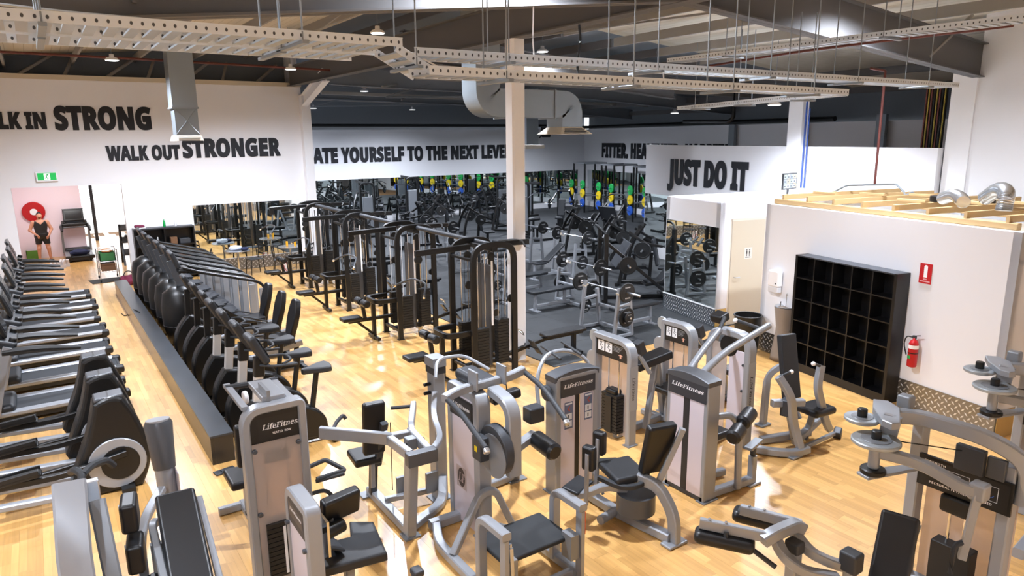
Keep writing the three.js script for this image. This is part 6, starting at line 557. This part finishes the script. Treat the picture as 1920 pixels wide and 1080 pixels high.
{ const c = gW(1713, 650, 0.1), t = thing('fire_extinguisher', 'red fire extinguisher with white band hanging beside the cubby shelf', 'extinguisher', [c.x, c.y - 0.3, c.z]); const y = c.y; P(t, 'cylinder', new THREE.LatheGeometry([[0, -0.3], [0.075, -0.3], [0.085, -0.28], [0.085, 0.14], [0.06, 0.2], [0.025, 0.23], [0.025, 0.26], [0, 0.26]].map(a => new THREE.Vector2(...a)), 22).translate(c.x, y, c.z), M.red); P(t, 'white_band', new THREE.CylinderGeometry(0.0865, 0.0865, 0.07, 22, 1, true).translate(c.x, y + 0.09, c.z), M.white); P(t, 'green_label', new THREE.CylinderGeometry(0.0866, 0.0866, 0.06, 12, 1, true, 3.6, 1.1).translate(c.x, y - 0.11, c.z), M.green); P(t, 'strap', new THREE.CylinderGeometry(0.088, 0.088, 0.02, 22, 1, true).translate(c.x, y - 0.03, c.z), M.black); P(t, 'valve_lever', [bar([c.x, y + 0.28, c.z - 0.05], [c.x, y + 0.32, c.z + 0.1], 0.02, 0.015), box(c.x - 0.02, y + 0.24, c.z - 0.03, c.x + 0.02, y + 0.3, c.z + 0.03)], M.dark); P(t, 'hose', tube(new THREE.CatmullRomCurve3([V(c.x, y + 0.26, c.z - 0.03), V(c.x - 0.03, y + 0.26, c.z - 0.12), V(c.x - 0.05, y + 0.12, c.z - 0.15), V(c.x - 0.06, y - 0.08, c.z - 0.09)]).getPoints(12), 0.012), M.black); P(t, 'wall_bracket', box(c.x + 0.07, y - 0.05, c.z - 0.04, c.x + 0.1, y + 0.1, c.z + 0.04), M.dark); t.scale.setScalar(0.78); }
{ const c = gW(1735.5, 513, 0.004), tx = canvasTex(96, 150, x => { x.fillStyle = '#c4161c'; x.fillRect(0, 0, 96, 150); x.fillStyle = '#fff'; x.fillRect(34, 20, 28, 84); x.fillRect(40, 12, 16, 12); x.fillStyle = '#fff'; x.font = 'bold 13px sans-serif'; x.textAlign = 'center'; x.fillText('FIRE', 48, 122); x.font = 'bold 11px sans-serif'; x.fillText('EXTINGUISHER', 48, 138, 88); }); solo('fire_sign', 'small red fire extinguisher sign on the office wall', 'sign', [orient(new THREE.BoxGeometry(0.19, 0.29, 0.004), c, AX.clone().multiplyScalar(-1), Yv)], std('#ffffff', 0.5, 0, { map: tx })); }
{ const c = gW(1453, 528, 0.075), t = thing('towel_dispenser', 'white paper towel dispenser on the office wall above the fountain', 'dispenser', [c.x, c.y - 0.2, c.z]); P(t, 'cover', orient(rbox(0.26, 0.3, 0.12, 0.03, 3), c.clone().setY(c.y + 0.06), AX, Yv), M.white); P(t, 'lower_tray', orient(rbox(0.24, 0.12, 0.11, 0.02), c.clone().setY(c.y - 0.14), AX, Yv), std('#d6d6d8', 0.5)); P(t, 'lock', roll(c.clone().addScaledVector(BX, -0.06).addScaledVector(AX, -0.08).setY(c.y - 0.02), c.clone().addScaledVector(BX, -0.07).addScaledVector(AX, -0.08).setY(c.y - 0.02), 0.012, 0.002, 10), M.dark); }
{ const c = gH(1464, 674).addScaledVector(BX, 0.02), t = thing('drinking_fountain', 'waisted concrete-look pedestal drinking fountain with steel bowl beside the cubby shelf', 'fountain', [c.x, 0, c.z]); P(t, 'pedestal', new THREE.LatheGeometry([[0, 0], [0.21, 0], [0.2, 0.1], [0.145, 0.5], [0.14, 0.62], [0.17, 0.85], [0.19, 0.98], [0.17, 0.98], [0, 0.95]].map(a => new THREE.Vector2(...a)), 28).translate(c.x, 0, c.z), M.cement); P(t, 'bowl', new THREE.LatheGeometry([[0.185, 0.99], [0.18, 1.0], [0.15, 0.985], [0.08, 0.945], [0, 0.94]].map(a => new THREE.Vector2(...a)), 28).translate(c.x, 0, c.z), M.steel); P(t, 'spout', tube([[c.x + 0.05, 0.96, c.z - 0.03], [c.x + 0.05, 1.2, c.z - 0.03], [c.x + 0.02, 1.23, c.z], [c.x, 1.18, c.z + 0.02]], 0.008, 0.03), M.chrome); P(t, 'tap_lever', bar([c.x - 0.04, 0.99, c.z - 0.08], [c.x, 1.06, c.z - 0.1], 0.02), M.chrome); P(t, 'vent_slot', box(c.x - 0.04, 0.56, c.z + 0.138, c.x + 0.03, 0.575, c.z + 0.146), M.black); }
{ const c = C0.clone().addScaledVector(BX, -0.3).addScaledVector(AX, -0.02), t = thing('waste_bin', 'round black waste bin beside the drinking fountain', 'bin', [c.x, 0, c.z]); P(t, 'body', new THREE.LatheGeometry([[0, 0], [0.2, 0], [0.25, 0.7], [0.24, 0.7], [0.2, 0.03], [0, 0.03]].map(a => new THREE.Vector2(...a)), 22).translate(c.x, 0, c.z), M.black); P(t, 'liner_rim', new THREE.TorusGeometry(0.25, 0.015, 6, 22).rotateX(Math.PI / 2).translate(c.x, 0.7, c.z), M.blackM); }
// timber framing lying open on top of the office
{ const at = (a, b, y) => C0.clone().addScaledVector(AX, -a).addScaledVector(BX, b).setY(y); let n = 0; const lab = ['timber plate along the office wall head', 'long timber plate parallel to the wall head, farther in']; [0.16, 1.5].forEach((b, i) => solo('timber_plate', lab[i], 'timber', bar(at(0.05, b, 2.81), at(4.3, b, 2.81), 0.09, 0.09), M.pine)); const jl = ['first', 'second', 'third', 'fourth', 'fifth', 'sixth', 'seventh', 'eighth']; for (let i = 0; i < 8; i++) { const a = 0.25 + i * 0.56; solo('timber_joist', jl[i] + ' pine joist across the open office roof, counted from the change rooms', 'timber', bar(at(a, 0.12, 2.9), at(a + 0.12 * (i % 2), 3.1, 2.9), 0.045, 0.09), M.pine, 'pine joists on the office roof'); }
  for (let i = 0; i < 7; i++) solo('timber_nogging', 'short loose timber nogging laid between the office roof joists', 'timber', bar(at(0.4 + i * 0.57, 0.7 + (i % 3) * 0.5, 2.97), at(0.85 + i * 0.57, 0.75 + (i % 3) * 0.5, 2.97), 0.09, 0.04), M.pine, 'loose noggings on the office roof');
  const foil = (label, pts, r) => { const c = new THREE.CatmullRomCurve3(pts.map(p => at(...p))), N = 60; const p = c.getPoints(N); solo('flexible_duct', label, 'duct', sweep(p, circ(r, 12), V(0.1, 0.3, 0.95), p.map((_, i) => i % 2 ? 1.06 : 0.94)), M.foil); }; foil('silver foil flexible duct arching over the office roof edge', [[3.2, 1.1, 3.05], [3.5, 0.9, 3.2], [3.8, 0.6, 3.2], [3.92, 0.42, 3.1], [3.93, 0.4, 2.97]], 0.1); foil('silver foil flexible duct lying across the office roof', [[2.7, 0.9, 3.02], [3.0, 0.7, 3.1], [3.25, 0.5, 3.08], [3.4, 0.35, 3.05]], 0.09); foil('silver foil duct end poking out at the office roof corner', [[4.22, 1.3, 3.06], [4.28, 0.95, 3.06], [4.32, 0.65, 3.05]], 0.09);
  for (const [a, b] of [[2.5, 1.1], [3.0, 1.6]]) solo('vent_collar', b < 1.2 ? 'round black vent collar at the foil duct across the roof' : 'round black vent collar at the arching foil duct', 'vent', roll(at(a, b, 2.95), at(a, b, 3.04), 0.13, 0.01, 20), M.black); }
{ const p = V(13.9, 2.66, -9.55), t = thing('monitor', 'small monitor showing a grid of camera pictures on the change room roof', 'monitor', [p.x, 2.645, p.z]); const tx = canvasTex(256, 144, x => { x.fillStyle = '#1c2228'; x.fillRect(0, 0, 256, 144); for (let j = 0; j < 3; j++) for (let i = 0; i < 4; i++) { x.fillStyle = ['#9fb0a6', '#c2b38c', '#88929c', '#b7bcc0'][(i * 3 + j * 2) % 4]; x.fillRect(6 + i * 62, 5 + j * 46, 58, 42); x.fillStyle = '#39444a'; x.fillRect(14 + i * 62, 22 + j * 46, 30, 14); x.fillStyle = '#d9c86a'; x.fillRect(40 + i * 62, 12 + j * 46, 12, 8); } }); const d = V(0.95, 0, -0.12).normalize(), n = d.clone().cross(Yv); P(t, 'housing', orient(new THREE.BoxGeometry(0.62, 0.36, 0.03), V(p.x, 2.98, p.z), d, Yv), M.black); P(t, 'screen', orient(new THREE.PlaneGeometry(0.58, 0.32), V(p.x, 2.98, p.z).addScaledVector(n, 0.017), d, Yv), std('#ffffff', 0.3, 0, { map: tx, emissive: '#ffffff', emissiveMap: tx, emissiveIntensity: 0.6 })); P(t, 'stand', [bar([p.x, 2.645, p.z - 0.03], [p.x, 2.85, p.z - 0.03], 0.06, 0.03), box(p.x - 0.15, 2.645, p.z - 0.12, p.x + 0.15, 2.66, p.z + 0.08)], M.black); }
{ const p = gZ(1023, 248, -31.6), t = thing('wall_speaker', 'small black speaker on a bracket high on the back wall', 'speaker', [p.x, p.y - 0.2, p.z]); P(t, 'cabinet', orient(rbox(0.5, 0.5, 0.35, 0.04), p, V(1, 0, 0.3), V(0, 1, 0.2)), M.black); P(t, 'bracket', bar(p, [p.x, p.y - 0.3, -32.19], 0.05), M.black); }
{ const c = V(0.27, 3.08, -22.66), tx = canvasTex(128, 80, x => { x.fillStyle = '#0fa04a'; x.fillRect(0, 0, 128, 80); x.fillStyle = '#f4fff6'; x.fillRect(44, 6, 42, 68); x.strokeStyle = '#0a7a38'; x.lineWidth = 6; x.beginPath(); x.arc(70, 18, 4, 0, 7); x.moveTo(66, 26); x.lineTo(60, 46); x.lineTo(70, 56); x.lineTo(68, 70); x.moveTo(60, 46); x.lineTo(50, 62); x.moveTo(54, 34); x.lineTo(66, 28); x.lineTo(76, 38); x.stroke(); }); const t = thing('exit_sign', 'lit green running-man exit sign above the entrance doorway', 'exit sign', [c.x, 2.9, -22.69]); P(t, 'housing', tf(rbox(0.5, 0.26, 0.06, 0.02), [c.x, c.y, -22.66]), M.white); P(t, 'sign_face', quad([c.x - 0.21, c.y - 0.09, -22.628], [0.42, 0, 0], [0, 0.19, 0]), std('#ffffff', 0.4, 0, { map: tx, emissive: '#ffffff', emissiveMap: tx, emissiveIntensity: 0.7 })); }
// ---------- entrance corner ----------
{ const t = thing('storage_cabinet', 'black open storage cabinet against the left wall beside the doorway', 'cabinet', [2.9, 0, -22.5]); const x0 = 2.12, x1 = 3.72, z0 = -22.68, z1 = -22.3, h = 1.5; P(t, 'side_panel', box(x0, 0, z0, x0 + 0.04, h, z1), M.shelf); P(t, 'side_panel', box(x1 - 0.04, 0, z0, x1, h, z1), M.shelf); P(t, 'top_board', box(x0, h, z0, x1, h + 0.04, z1), std('#2b2d31', 0.4)); P(t, 'back_board', box(x0, 0.05, z0, x1, h, z0 + 0.02), M.shelf); for (const y of [0.08, 0.55, 1.0]) P(t, 'shelf_board', box(x0 + 0.04, y, z0, x1 - 0.04, y + 0.03, z1), M.shelf); P(t, 'divider', box(2.9, 0.08, z0, 2.93, h, z1), M.shelf);
  const it = [[3.15, 1.03, 0.09, 0.2, M.brown, 'brown box on the cabinet upper shelf'], [3.45, 1.03, 0.14, 0.14, M.dark, 'dark box on the cabinet upper shelf'], [2.45, 0.58, 0.14, 0.16, M.graphite, 'grey box on the cabinet middle shelf'], [3.4, 0.58, 0.16, 0.16, M.brown, 'brown box on the cabinet middle shelf']]; for (const [x, y, w, hh, m, l] of it) solo('storage_box', l, 'box', tf(rbox(w * 2, hh, 0.22, 0.01), [x, y + hh / 2 + 0.001, -22.46]), m);
  [[3.25, 'clear bottle standing on the cabinet top at its far end', M.white], [2.95, 'small teal glass on the cabinet top', M.green]].forEach(([x, l, m]) => solo('bottle', l, 'bottle', new THREE.LatheGeometry([[0, 0], [0.035, 0], [0.035, 0.13], [0.014, 0.18], [0.014, 0.21], [0, 0.21]].map(a => new THREE.Vector2(...a)), 14).translate(x, h + 0.041, -22.48), m)); for (let i = 0; i < 3; i++) solo('bottle', 'steel drink bottle on the cabinet upper shelf', 'bottle', new THREE.LatheGeometry([[0, 0], [0.04, 0], [0.04, 0.16], [0.02, 0.2], [0.02, 0.23], [0, 0.23]].map(a => new THREE.Vector2(...a)), 14).translate(2.45 + i * 0.14, 1.031, -22.42), M.steel, 'steel bottles in the cabinet'); const sh = thing('shoe', 'maroon running shoe lying on the cabinet top', 'shoe', [2.3, 1.541, -22.45]); P(sh, 'upper', tf(rbox(0.28, 0.09, 0.1, 0.04, 3), [2.3, 1.6, -22.45], 0, 0.3, -0.1), M.plum); P(sh, 'sole', tf(rbox(0.3, 0.025, 0.11, 0.01), [2.3, 1.554, -22.45], 0, 0.3, 0), M.white); }
// cafe tables and chairs
function cafeTable(x, z, label) { const t = thing('cafe_table', label, 'table', [x, 0, z]); P(t, 'table_top', roll([x, 0.74, z], [x, 0.77, z], 0.36, 0.008, 28), M.steel); P(t, 'pedestal', roll([x, 0.03, z], [x, 0.74, z], 0.035, 0.004, 14), M.chrome); for (let i = 0; i < 4; i++) { const a = i * Math.PI / 2 + 0.5; P(t, 'foot', bar([x, 0.04, z], [x + 0.32 * Math.cos(a), 0.02, z + 0.32 * Math.sin(a)], 0.05, 0.035), M.chrome); } return t; }
cafeTable(4.75, -21.75, 'round steel cafe table holding crumpled bags by the wall mirror'); cafeTable(6.28, -21.6, 'round steel cafe table with yellow bottles near the cable tower');
function makeChair() { const t = thing('cafe_chair', 'x', 'chair', null, 'black metal cafe chairs by the mirror'); P(t, 'seat', tf(rbox(0.4, 0.03, 0.4, 0.012), [0, 0.46, 0]), M.dark); for (const s of [-1, 1]) { P(t, 'leg', rod([s * 0.17, 0.45, 0.17], [s * 0.2, 0, 0.21], 0.014), M.black); P(t, 'leg', tube([[s * 0.19, 0, -0.24], [s * 0.17, 0.45, -0.18], [s * 0.17, 0.9, -0.24]], 0.014, 0.2), M.black); } for (const y of [0.62, 0.74, 0.87]) P(t, 'back_slat', bar([-0.17, y, -0.2 - (y - 0.5) * 0.1], [0.17, y, -0.2 - (y - 0.5) * 0.1], 0.05, 0.014, Zv), M.black); return t; }
const ch = makeChair(); ch.userData.label = 'black cafe chair with its back to the storage cabinet'; ch.position.set(4.2, 0, -21.5); ch.rotation.y = 1.3; dup(ch, [5.22, 0, -21.75], -1.4, 'black cafe chair between the two tables, facing the bags table'); dup(ch, [5.85, 0, -21.15], 1.2, 'black cafe chair between the two tables, facing the bottles table'); dup(ch, [6.55, 0, -21.1], -2.4, 'black cafe chair beside the last cable tower');
for (const [x, z, l, m] of [[6.2, -21.65, 'yellow sports bottle on the cafe table edge', M.amber], [6.4, -21.48, 'yellow sports bottle beside the pattern bag', M.amber]]) { const t = thing('sports_bottle', l, 'bottle', [x, 0.77, z]); P(t, 'body', roll([x, 0.771, z], [x, 0.92, z], 0.035, 0.01, 14), m); P(t, 'cap', roll([x, 0.92, z], [x, 0.96, z], 0.025, 0.008, 12), M.black); }
const rag = (w, h, d, s) => { const g = new THREE.SphereGeometry(1, 18, 12), p = g.attributes.position; for (let i = 0; i < p.count; i++) { const x = p.getX(i), y = p.getY(i), z = p.getZ(i), n = 1 + 0.14 * Math.sin(5 * x + s) * Math.cos(4 * z + s * 2) + 0.08 * Math.sin(9 * y + 7 * z + s); p.setXYZ(i, x * n * w / 2, Math.max(-0.46, y * n * 0.5) * h, z * n * d / 2); } g.computeVertexNormals(); return g; };
solo('plastic_bag', 'crumpled white and blue bag lying on the bags table', 'bag', rag(0.36, 0.14, 0.28, 1).translate(4.7, 0.836, -21.8), std('#cfd6e6', 0.6)); solo('plastic_bag', 'crumpled navy bag lying on the bags table edge', 'bag', rag(0.22, 0.1, 0.2, 4).translate(4.93, 0.817, -21.6), M.navy); solo('gift_bag', 'red and white patterned paper bag standing under the bottles table', 'bag', box(5.98, 0.001, -21.72, 6.12, 0.3, -21.55), std('#ffffff', 0.7, 0, { map: canvasTex(64, 96, x => { x.fillStyle = '#f3efec'; x.fillRect(0, 0, 64, 96); x.fillStyle = '#c02a2a'; for (let i = 0; i < 14; i++) { x.beginPath(); x.arc((i * 23) % 64, (i * 37) % 96, 6, 0, 7); x.fill(); } }) }));
// trolley, mat, bag
solo('floor_mat', 'dark rubber mat under the trolley in the doorway', 'mat', tf(rbox(1.0, 0.012, 0.7, 0.005, 1), [1.45, 0.007, -23.3], 0, 0.1, 0), M.rubber);
{ const x = 1.45, z = -23.35, t = thing('shopping_trolley', 'wire trolley loaded with green crate in the doorway', 'trolley', [x, 0, z]); const w = 0.24, d = 0.36; for (const [a, b] of [[-1, -1], [1, -1], [-1, 1], [1, 1]]) { P(t, 'upright', rod([x + a * w, 0.1, z + b * d], [x + a * w, 0.95, z + b * d], 0.014), M.steel); P(t, 'caster', roll([x + a * w - 0.02, 0.063, z + b * d], [x + a * w + 0.02, 0.063, z + b * d], 0.05, 0.01, 12), M.rubber); } for (const y of [0.3, 0.6]) for (let i = 0; i < 7; i++) P(t, 'wire', rod([x - w + i * 2 * w / 6, y, z - d], [x - w + i * 2 * w / 6, y, z + d], 0.006, 5), M.steel); for (const y of [0.3, 0.6, 0.93]) P(t, 'rim', tube([[x - w, y, z - d], [x + w, y, z - d], [x + w, y, z + d], [x - w, y, z + d], [x - w, y, z - d]], 0.01, 0.03), M.steel); solo('crate', 'green plastic crate inside the trolley', 'crate', [box(x - 0.2, 0.61, z - 0.3, x + 0.2, 0.62, z + 0.3), box(x - 0.2, 0.61, z + 0.28, x + 0.2, 0.84, z + 0.3), box(x - 0.2, 0.61, z - 0.3, x + 0.2, 0.84, z - 0.28), box(x - 0.2, 0.61, z - 0.3, x - 0.18, 0.84, z + 0.3), box(x + 0.18, 0.61, z - 0.3, x + 0.2, 0.84, z + 0.3)], std('#2f6b3a', 0.5)); solo('storage_box', 'brown carton on the lower trolley level', 'box', tf(rbox(0.36, 0.22, 0.5, 0.01), [x, 0.42, z]), M.brown); solo('fabric_heap', 'orange cloths heaped over the trolley crate', 'cloth', rag(0.3, 0.12, 0.4, 3).translate(x, 0.87, z), std('#c98a5a', 0.9)); }
{ const c = gH(237, 527).setZ(-22.2), t = thing('sports_bag', 'plum sports bag standing on the floor beside the trolley', 'bag', [c.x, 0, c.z]); P(t, 'body', rag(0.42, 0.3, 0.36, 2).translate(c.x, 0.14, c.z), M.plum); P(t, 'strap', tube([[c.x - 0.12, 0.26, c.z], [c.x - 0.05, 0.4, c.z], [c.x + 0.08, 0.4, c.z], [c.x + 0.14, 0.26, c.z]], 0.014, 0.08), M.black); }
dup(tm0, [0.95, 0, -27.55], -Math.PI / 2, 'single treadmill with blue cover standing in the entrance lobby', 'entrance lobby treadmill'); solo('folded_cover', 'dark blue cloth bundle lying on the lobby treadmill deck', 'cloth', rag(0.6, 0.2, 0.4, 5).translate(0.95, 0.29, -27.9), M.navy);
{ const z = -29.298, c = gZ(63, 397, z), t = thing('fire_hose_reel', 'round red fire hose reel on the lobby wall', 'hose reel', [c.x, c.y - 0.35, z]); P(t, 'reel_disc', roll([c.x, c.y, z], [c.x, c.y, z + 0.1], 0.34, 0.02, 32), M.red); P(t, 'hub', roll([c.x, c.y, z + 0.1], [c.x, c.y, z + 0.115], 0.11, 0.005, 20), M.white); P(t, 'hose_coil', new THREE.TorusGeometry(0.3, 0.025, 8, 32).translate(c.x, c.y, z + 0.04), M.black); }
for (let i = 0; i < 5; i++) solo('bottle_pack', ['shrink-wrapped bottle pack nearest the treadmill row', 'shrink-wrapped bottle pack in the middle of the floor cluster', 'shrink-wrapped bottle pack behind the floor cluster', 'dark bottle pack beside the lobby treadmill', 'dark bottle pack against the lobby wall'][i], 'bottles', (() => { const p = gH([104, 114, 122, 98, 112][i], [506, 503, 500, 474, 471][i]); const gs = [box(p.x - 0.14, 0.001, p.z - 0.1, p.x + 0.14, 0.1, p.z + 0.1)]; for (let k = 0; k < 6; k++) gs.push(roll([p.x - 0.09 + (k % 3) * 0.09, 0.05, p.z - 0.05 + (k > 2 ? 0.1 : 0)], [p.x - 0.09 + (k % 3) * 0.09, 0.24, p.z - 0.05 + (k > 2 ? 0.1 : 0)], 0.042, 0.015, 10)); return gs; })(), i > 2 ? M.navy : std('#d8d4d6', 0.4), 'bottle packs on the lobby floor');
{ const p = gH(64, 486); solo('plastic_crate', 'green open crate on the lobby floor by the glass', 'crate', [box(p.x - 0.2, 0.001, p.z - 0.15, p.x + 0.2, 0.02, p.z + 0.15), box(p.x - 0.2, 0, p.z + 0.13, p.x + 0.2, 0.32, p.z + 0.15), box(p.x - 0.2, 0, p.z - 0.15, p.x + 0.2, 0.32, p.z - 0.13), box(p.x - 0.2, 0, p.z - 0.15, p.x - 0.18, 0.32, p.z + 0.15), box(p.x + 0.18, 0, p.z - 0.15, p.x + 0.2, 0.32, p.z + 0.15)], std('#5f9a3c', 0.5)); }
{ const t = thing('equipment_rack', 'dark tiered equipment rack standing in the lobby in front of the shopfront', 'rack', [2.55, 0, -26.2]); for (const x of [2.1, 3.2]) P(t, 'end_frame', [bar([x, 0, -25.8], [x, 1.3, -26.3], 0.06), bar([x, 0, -26.6], [x, 1.3, -26.3], 0.06)], M.black); for (let i = 0; i < 3; i++) P(t, 'tier', orient(new THREE.BoxGeometry(1.1, 0.04, 0.35), V(2.65, 0.4 + i * 0.4, -26.05 - i * 0.1), Xv, V(0, 0.9, 0.4)), M.dark); for (let i = 0; i < 6; i++) solo('dumbbell', 'small dumbbell on the lobby equipment rack', 'dumbbell', [roll([2.25 + i * 0.16, 0.92, -26.2], [2.25 + i * 0.16, 0.92, -26.13], 0.05, 0.01, 10), rod([2.25 + i * 0.16, 0.92, -26.14], [2.25 + i * 0.16, 0.92, -26.0], 0.016), roll([2.25 + i * 0.16, 0.92, -26.02], [2.25 + i * 0.16, 0.92, -25.95], 0.05, 0.01, 10)], M.blackM, 'dumbbells on the lobby rack'); }
{ const t = thing('floor_pedal_plate', 'small black footplate lying on the floor by the plinth end', 'plate', [1.5, 0, -8.5]); P(t, 'plate', tf(rbox(0.2, 0.02, 0.12, 0.005), gH(418, 884, 0.011), 0, 0.2, 0), M.dark); P(t, 'plate', tf(rbox(0.16, 0.02, 0.1, 0.005), gH(428, 880, 0.03), 0, 0.2, 0), M.dark); }
cable('black power cables trailing on the floor beside the plinth', [gH(228, 588, 0.012), gH(235, 592, 0.012), gH(243, 588, 0.012), gH(250, 580, 0.38), gH(262, 585, 0.4)], 0.01, M.black);
// lobby lamp panel
import { RectAreaLightUniformsLib } from 'three/addons/lights/RectAreaLightUniformsLib.js';
{ RectAreaLightUniformsLib.init(); const t = thing('ceiling_light_panel', 'bright flat light panel on the lobby ceiling', 'light', [0.6, 3.28, -27]); P(t, 'frame', box(-0.1, 3.27, -26.3, 1.3, 3.3, -27.7), M.white); P(t, 'diffuser', box(-0.05, 3.262, -26.35, 1.25, 3.27, -27.65), std('#ffffff', 0.5, 0, { emissive: '#ffffff', emissiveIntensity: 3 })); const l = new THREE.RectAreaLight(0xffffff, 14, 1.3, 1.3); l.position.set(0, -0.03, 0); l.rotation.x = -Math.PI / 2; l.name = 'panel_light'; t.add(l); }
// ---------- the man ----------
import { MarchingCubes } from 'three/addons/objects/MarchingCubes.js';
function march(sdf, c, half, res) { const mc = new MarchingCubes(res, new THREE.MeshBasicMaterial(), false, false, 90000); mc.isolation = 0; for (let k = 0; k < res; k++) for (let j = 0; j < res; j++) for (let i = 0; i < res; i++) { const p = V((i - res / 2) / (res / 2) * half + c.x, (j - res / 2) / (res / 2) * half + c.y, (k - res / 2) / (res / 2) * half + c.z); mc.field[i + j * res + k * res * res] = -sdf(p); } mc.update(); const n = mc.count, g = new THREE.BufferGeometry(); const a = new Float32Array(n * 3); for (let i = 0; i < n * 3; i++) a[i] = mc.positionArray[i] * half + [c.x, c.y, c.z][i % 3]; g.setAttribute('position', new THREE.BufferAttribute(a, 3)); g.setAttribute('normal', new THREE.BufferAttribute(Float32Array.from(mc.normalArray.slice(0, n * 3)), 3)); g.setAttribute('uv', new THREE.BufferAttribute(new Float32Array(n * 2), 2)); return g; }
const cap = (a, b, ra, rb) => { a = vec(a); b = vec(b); const d = b.clone().sub(a), l2 = d.lengthSq(); return p => { const q = p.clone().sub(a); const h = Math.max(0, Math.min(1, q.dot(d) / l2)); return q.addScaledVector(d, -h).length() - (ra + (rb - ra) * h); }; };
const sm = (fs, k) => p => { let v = 1e9; for (const f of fs) { const d = f(p); const h = Math.max(0, Math.min(1, 0.5 + 0.5 * (d - v) / k)); v = d * (1 - h) + v * h - k * h * (1 - h); } return v; };
{ const t = thing('person', 'person in black tank top and black shorts standing in the entrance lobby', 'person'); const ell = (c, rx, ry, rz) => p => { const x = (p.x - c[0]) / rx, y = (p.y - c[1]) / ry, z = (p.z - c[2]) / rz, k = Math.hypot(x, y, z); return (k - 1) * Math.min(rx, ry, rz); };
  const torso = [ell([0, 1.2, 0], 0.175, 0.24, 0.12), ell([0, 1.32, 0], 0.19, 0.12, 0.11), ell([0, 0.98, 0], 0.15, 0.16, 0.115)], pel = [cap([-0.08, 0.9, 0], [0.08, 0.9, 0], 0.115, 0.115)], legL = [cap([-0.095, 0.88, 0], [-0.13, 0.48, 0.02], 0.092, 0.06), cap([-0.13, 0.48, 0.02], [-0.15, 0.09, -0.02], 0.062, 0.038)], legR = [cap([0.095, 0.88, 0], [0.14, 0.48, 0.02], 0.092, 0.06), cap([0.14, 0.48, 0.02], [0.17, 0.09, -0.02], 0.062, 0.038)];
  const armL = [cap([-0.2, 1.36, 0], [-0.31, 1.1, -0.03], 0.062, 0.048), cap([-0.31, 1.1, -0.03], [-0.16, 0.95, 0.13], 0.046, 0.03)], armR = [cap([0.2, 1.36, 0], [0.3, 1.1, -0.02], 0.062, 0.048), cap([0.3, 1.1, -0.02], [0.2, 0.92, 0.13], 0.046, 0.03)]; const neck = cap([0, 1.38, 0], [0, 1.5, 0.01], 0.058, 0.052), head = [ell([0, 1.58, 0.02], 0.074, 0.105, 0.09), ell([0, 1.54, 0.05], 0.055, 0.065, 0.055)];
  const body = sm([...torso, ...pel, ...legL, ...legR, ...armL, ...armR, neck, ...head], 0.035); const hand = (x, y, z, s) => { const f = [cap([x, y, z], [x + s * 0.05, y - 0.05, z + 0.03], 0.028, 0.026)]; for (let i = 0; i < 4; i++) { const bx = x + s * 0.05 + (i - 1.5) * 0.018, l = [0.05, 0.06, 0.055, 0.042][i]; f.push(cap([bx, y - 0.05, z + 0.03], [bx + s * 0.01, y - 0.05 - l, z + 0.025], 0.0095, 0.0085), cap([bx + s * 0.01, y - 0.05 - l, z + 0.025], [bx + s * 0.01, y - 0.07 - l, z + 0.005], 0.0085, 0.008)); } f.push(cap([x + s * 0.01, y - 0.01, z + 0.02], [x + s * 0.06, y - 0.03, z + 0.06], 0.012, 0.009)); return sm(f, 0.008); };
  const b = P(t, 'body', [march(body, V(0, 0.85, 0), 0.9, 110), march(hand(-0.16, 0.95, 0.13, 1), V(-0.12, 0.9, 0.14), 0.13, 60), march(hand(0.2, 0.92, 0.13, -1), V(0.16, 0.86, 0.14), 0.13, 60), march(sm([head[0], head[1], cap([0, 1.575, 0.1], [0, 1.545, 0.122], 0.012, 0.016), ell([-0.075, 1.57, 0.01], 0.014, 0.03, 0.02), ell([0.075, 1.57, 0.01], 0.014, 0.03, 0.02), p => -ell([0, 1.5, 0.12], 0.01, 0.004, 0.01)(p) * 0 + 1], 0.012), V(0, 1.57, 0.02), 0.16, 80)], M.skin);
  P(t, 'tank_top', march(p => Math.max(sm([...torso, ...pel], 0.035)(p) - 0.014, p.y - (1.4 - 0.9 * Math.max(0, 0.13 - Math.abs(p.x)) - (Math.abs(p.x) > 0.16 ? (Math.abs(p.x) - 0.16) * 4 : 0)), 0.93 - p.y), V(0, 1.15, 0), 0.4, 70), M.blackM); P(t, 'shorts', march(p => Math.max(sm([...pel, torso[2], legL[0], legR[0]], 0.035)(p) - 0.022, p.y - 0.98, 0.62 - p.y), V(0, 0.8, 0), 0.34, 64), M.black);
  P(t, 'hair', march(p => Math.max(ell([0, 1.6, 0.005], 0.082, 0.1, 0.094)(p), 1.6 + 0.5 * Math.max(0, p.z) - p.y), V(0, 1.62, 0), 0.16, 50), M.black); P(t, 'beard', march(p => Math.max(sm([ell([0, 1.535, 0.05], 0.061, 0.07, 0.06)], 0.01)(p), p.y - 1.53, 0.0 - p.z), V(0, 1.5, 0.05), 0.12, 44), M.brown); for (const s of [-1, 1]) { P(t, 'eye', tf(new THREE.SphereGeometry(0.009, 8, 6), [s * 0.03, 1.585, 0.1]), M.black); P(t, 'shoe', tf(rbox(0.1, 0.09, 0.27, 0.04, 3), [s > 0 ? 0.175 : -0.155, 0.046, 0.04], 0, s * 0.2, 0), M.black); }
  P(b, 'mouth', tf(rbox(0.035, 0.006, 0.006, 0.002, 1), [0, 1.515, 0.108]), M.plum); t.position.set(-0.05, 0, -28.3); t.rotation.y = 0.1; }
renderer.render(scene, camera);
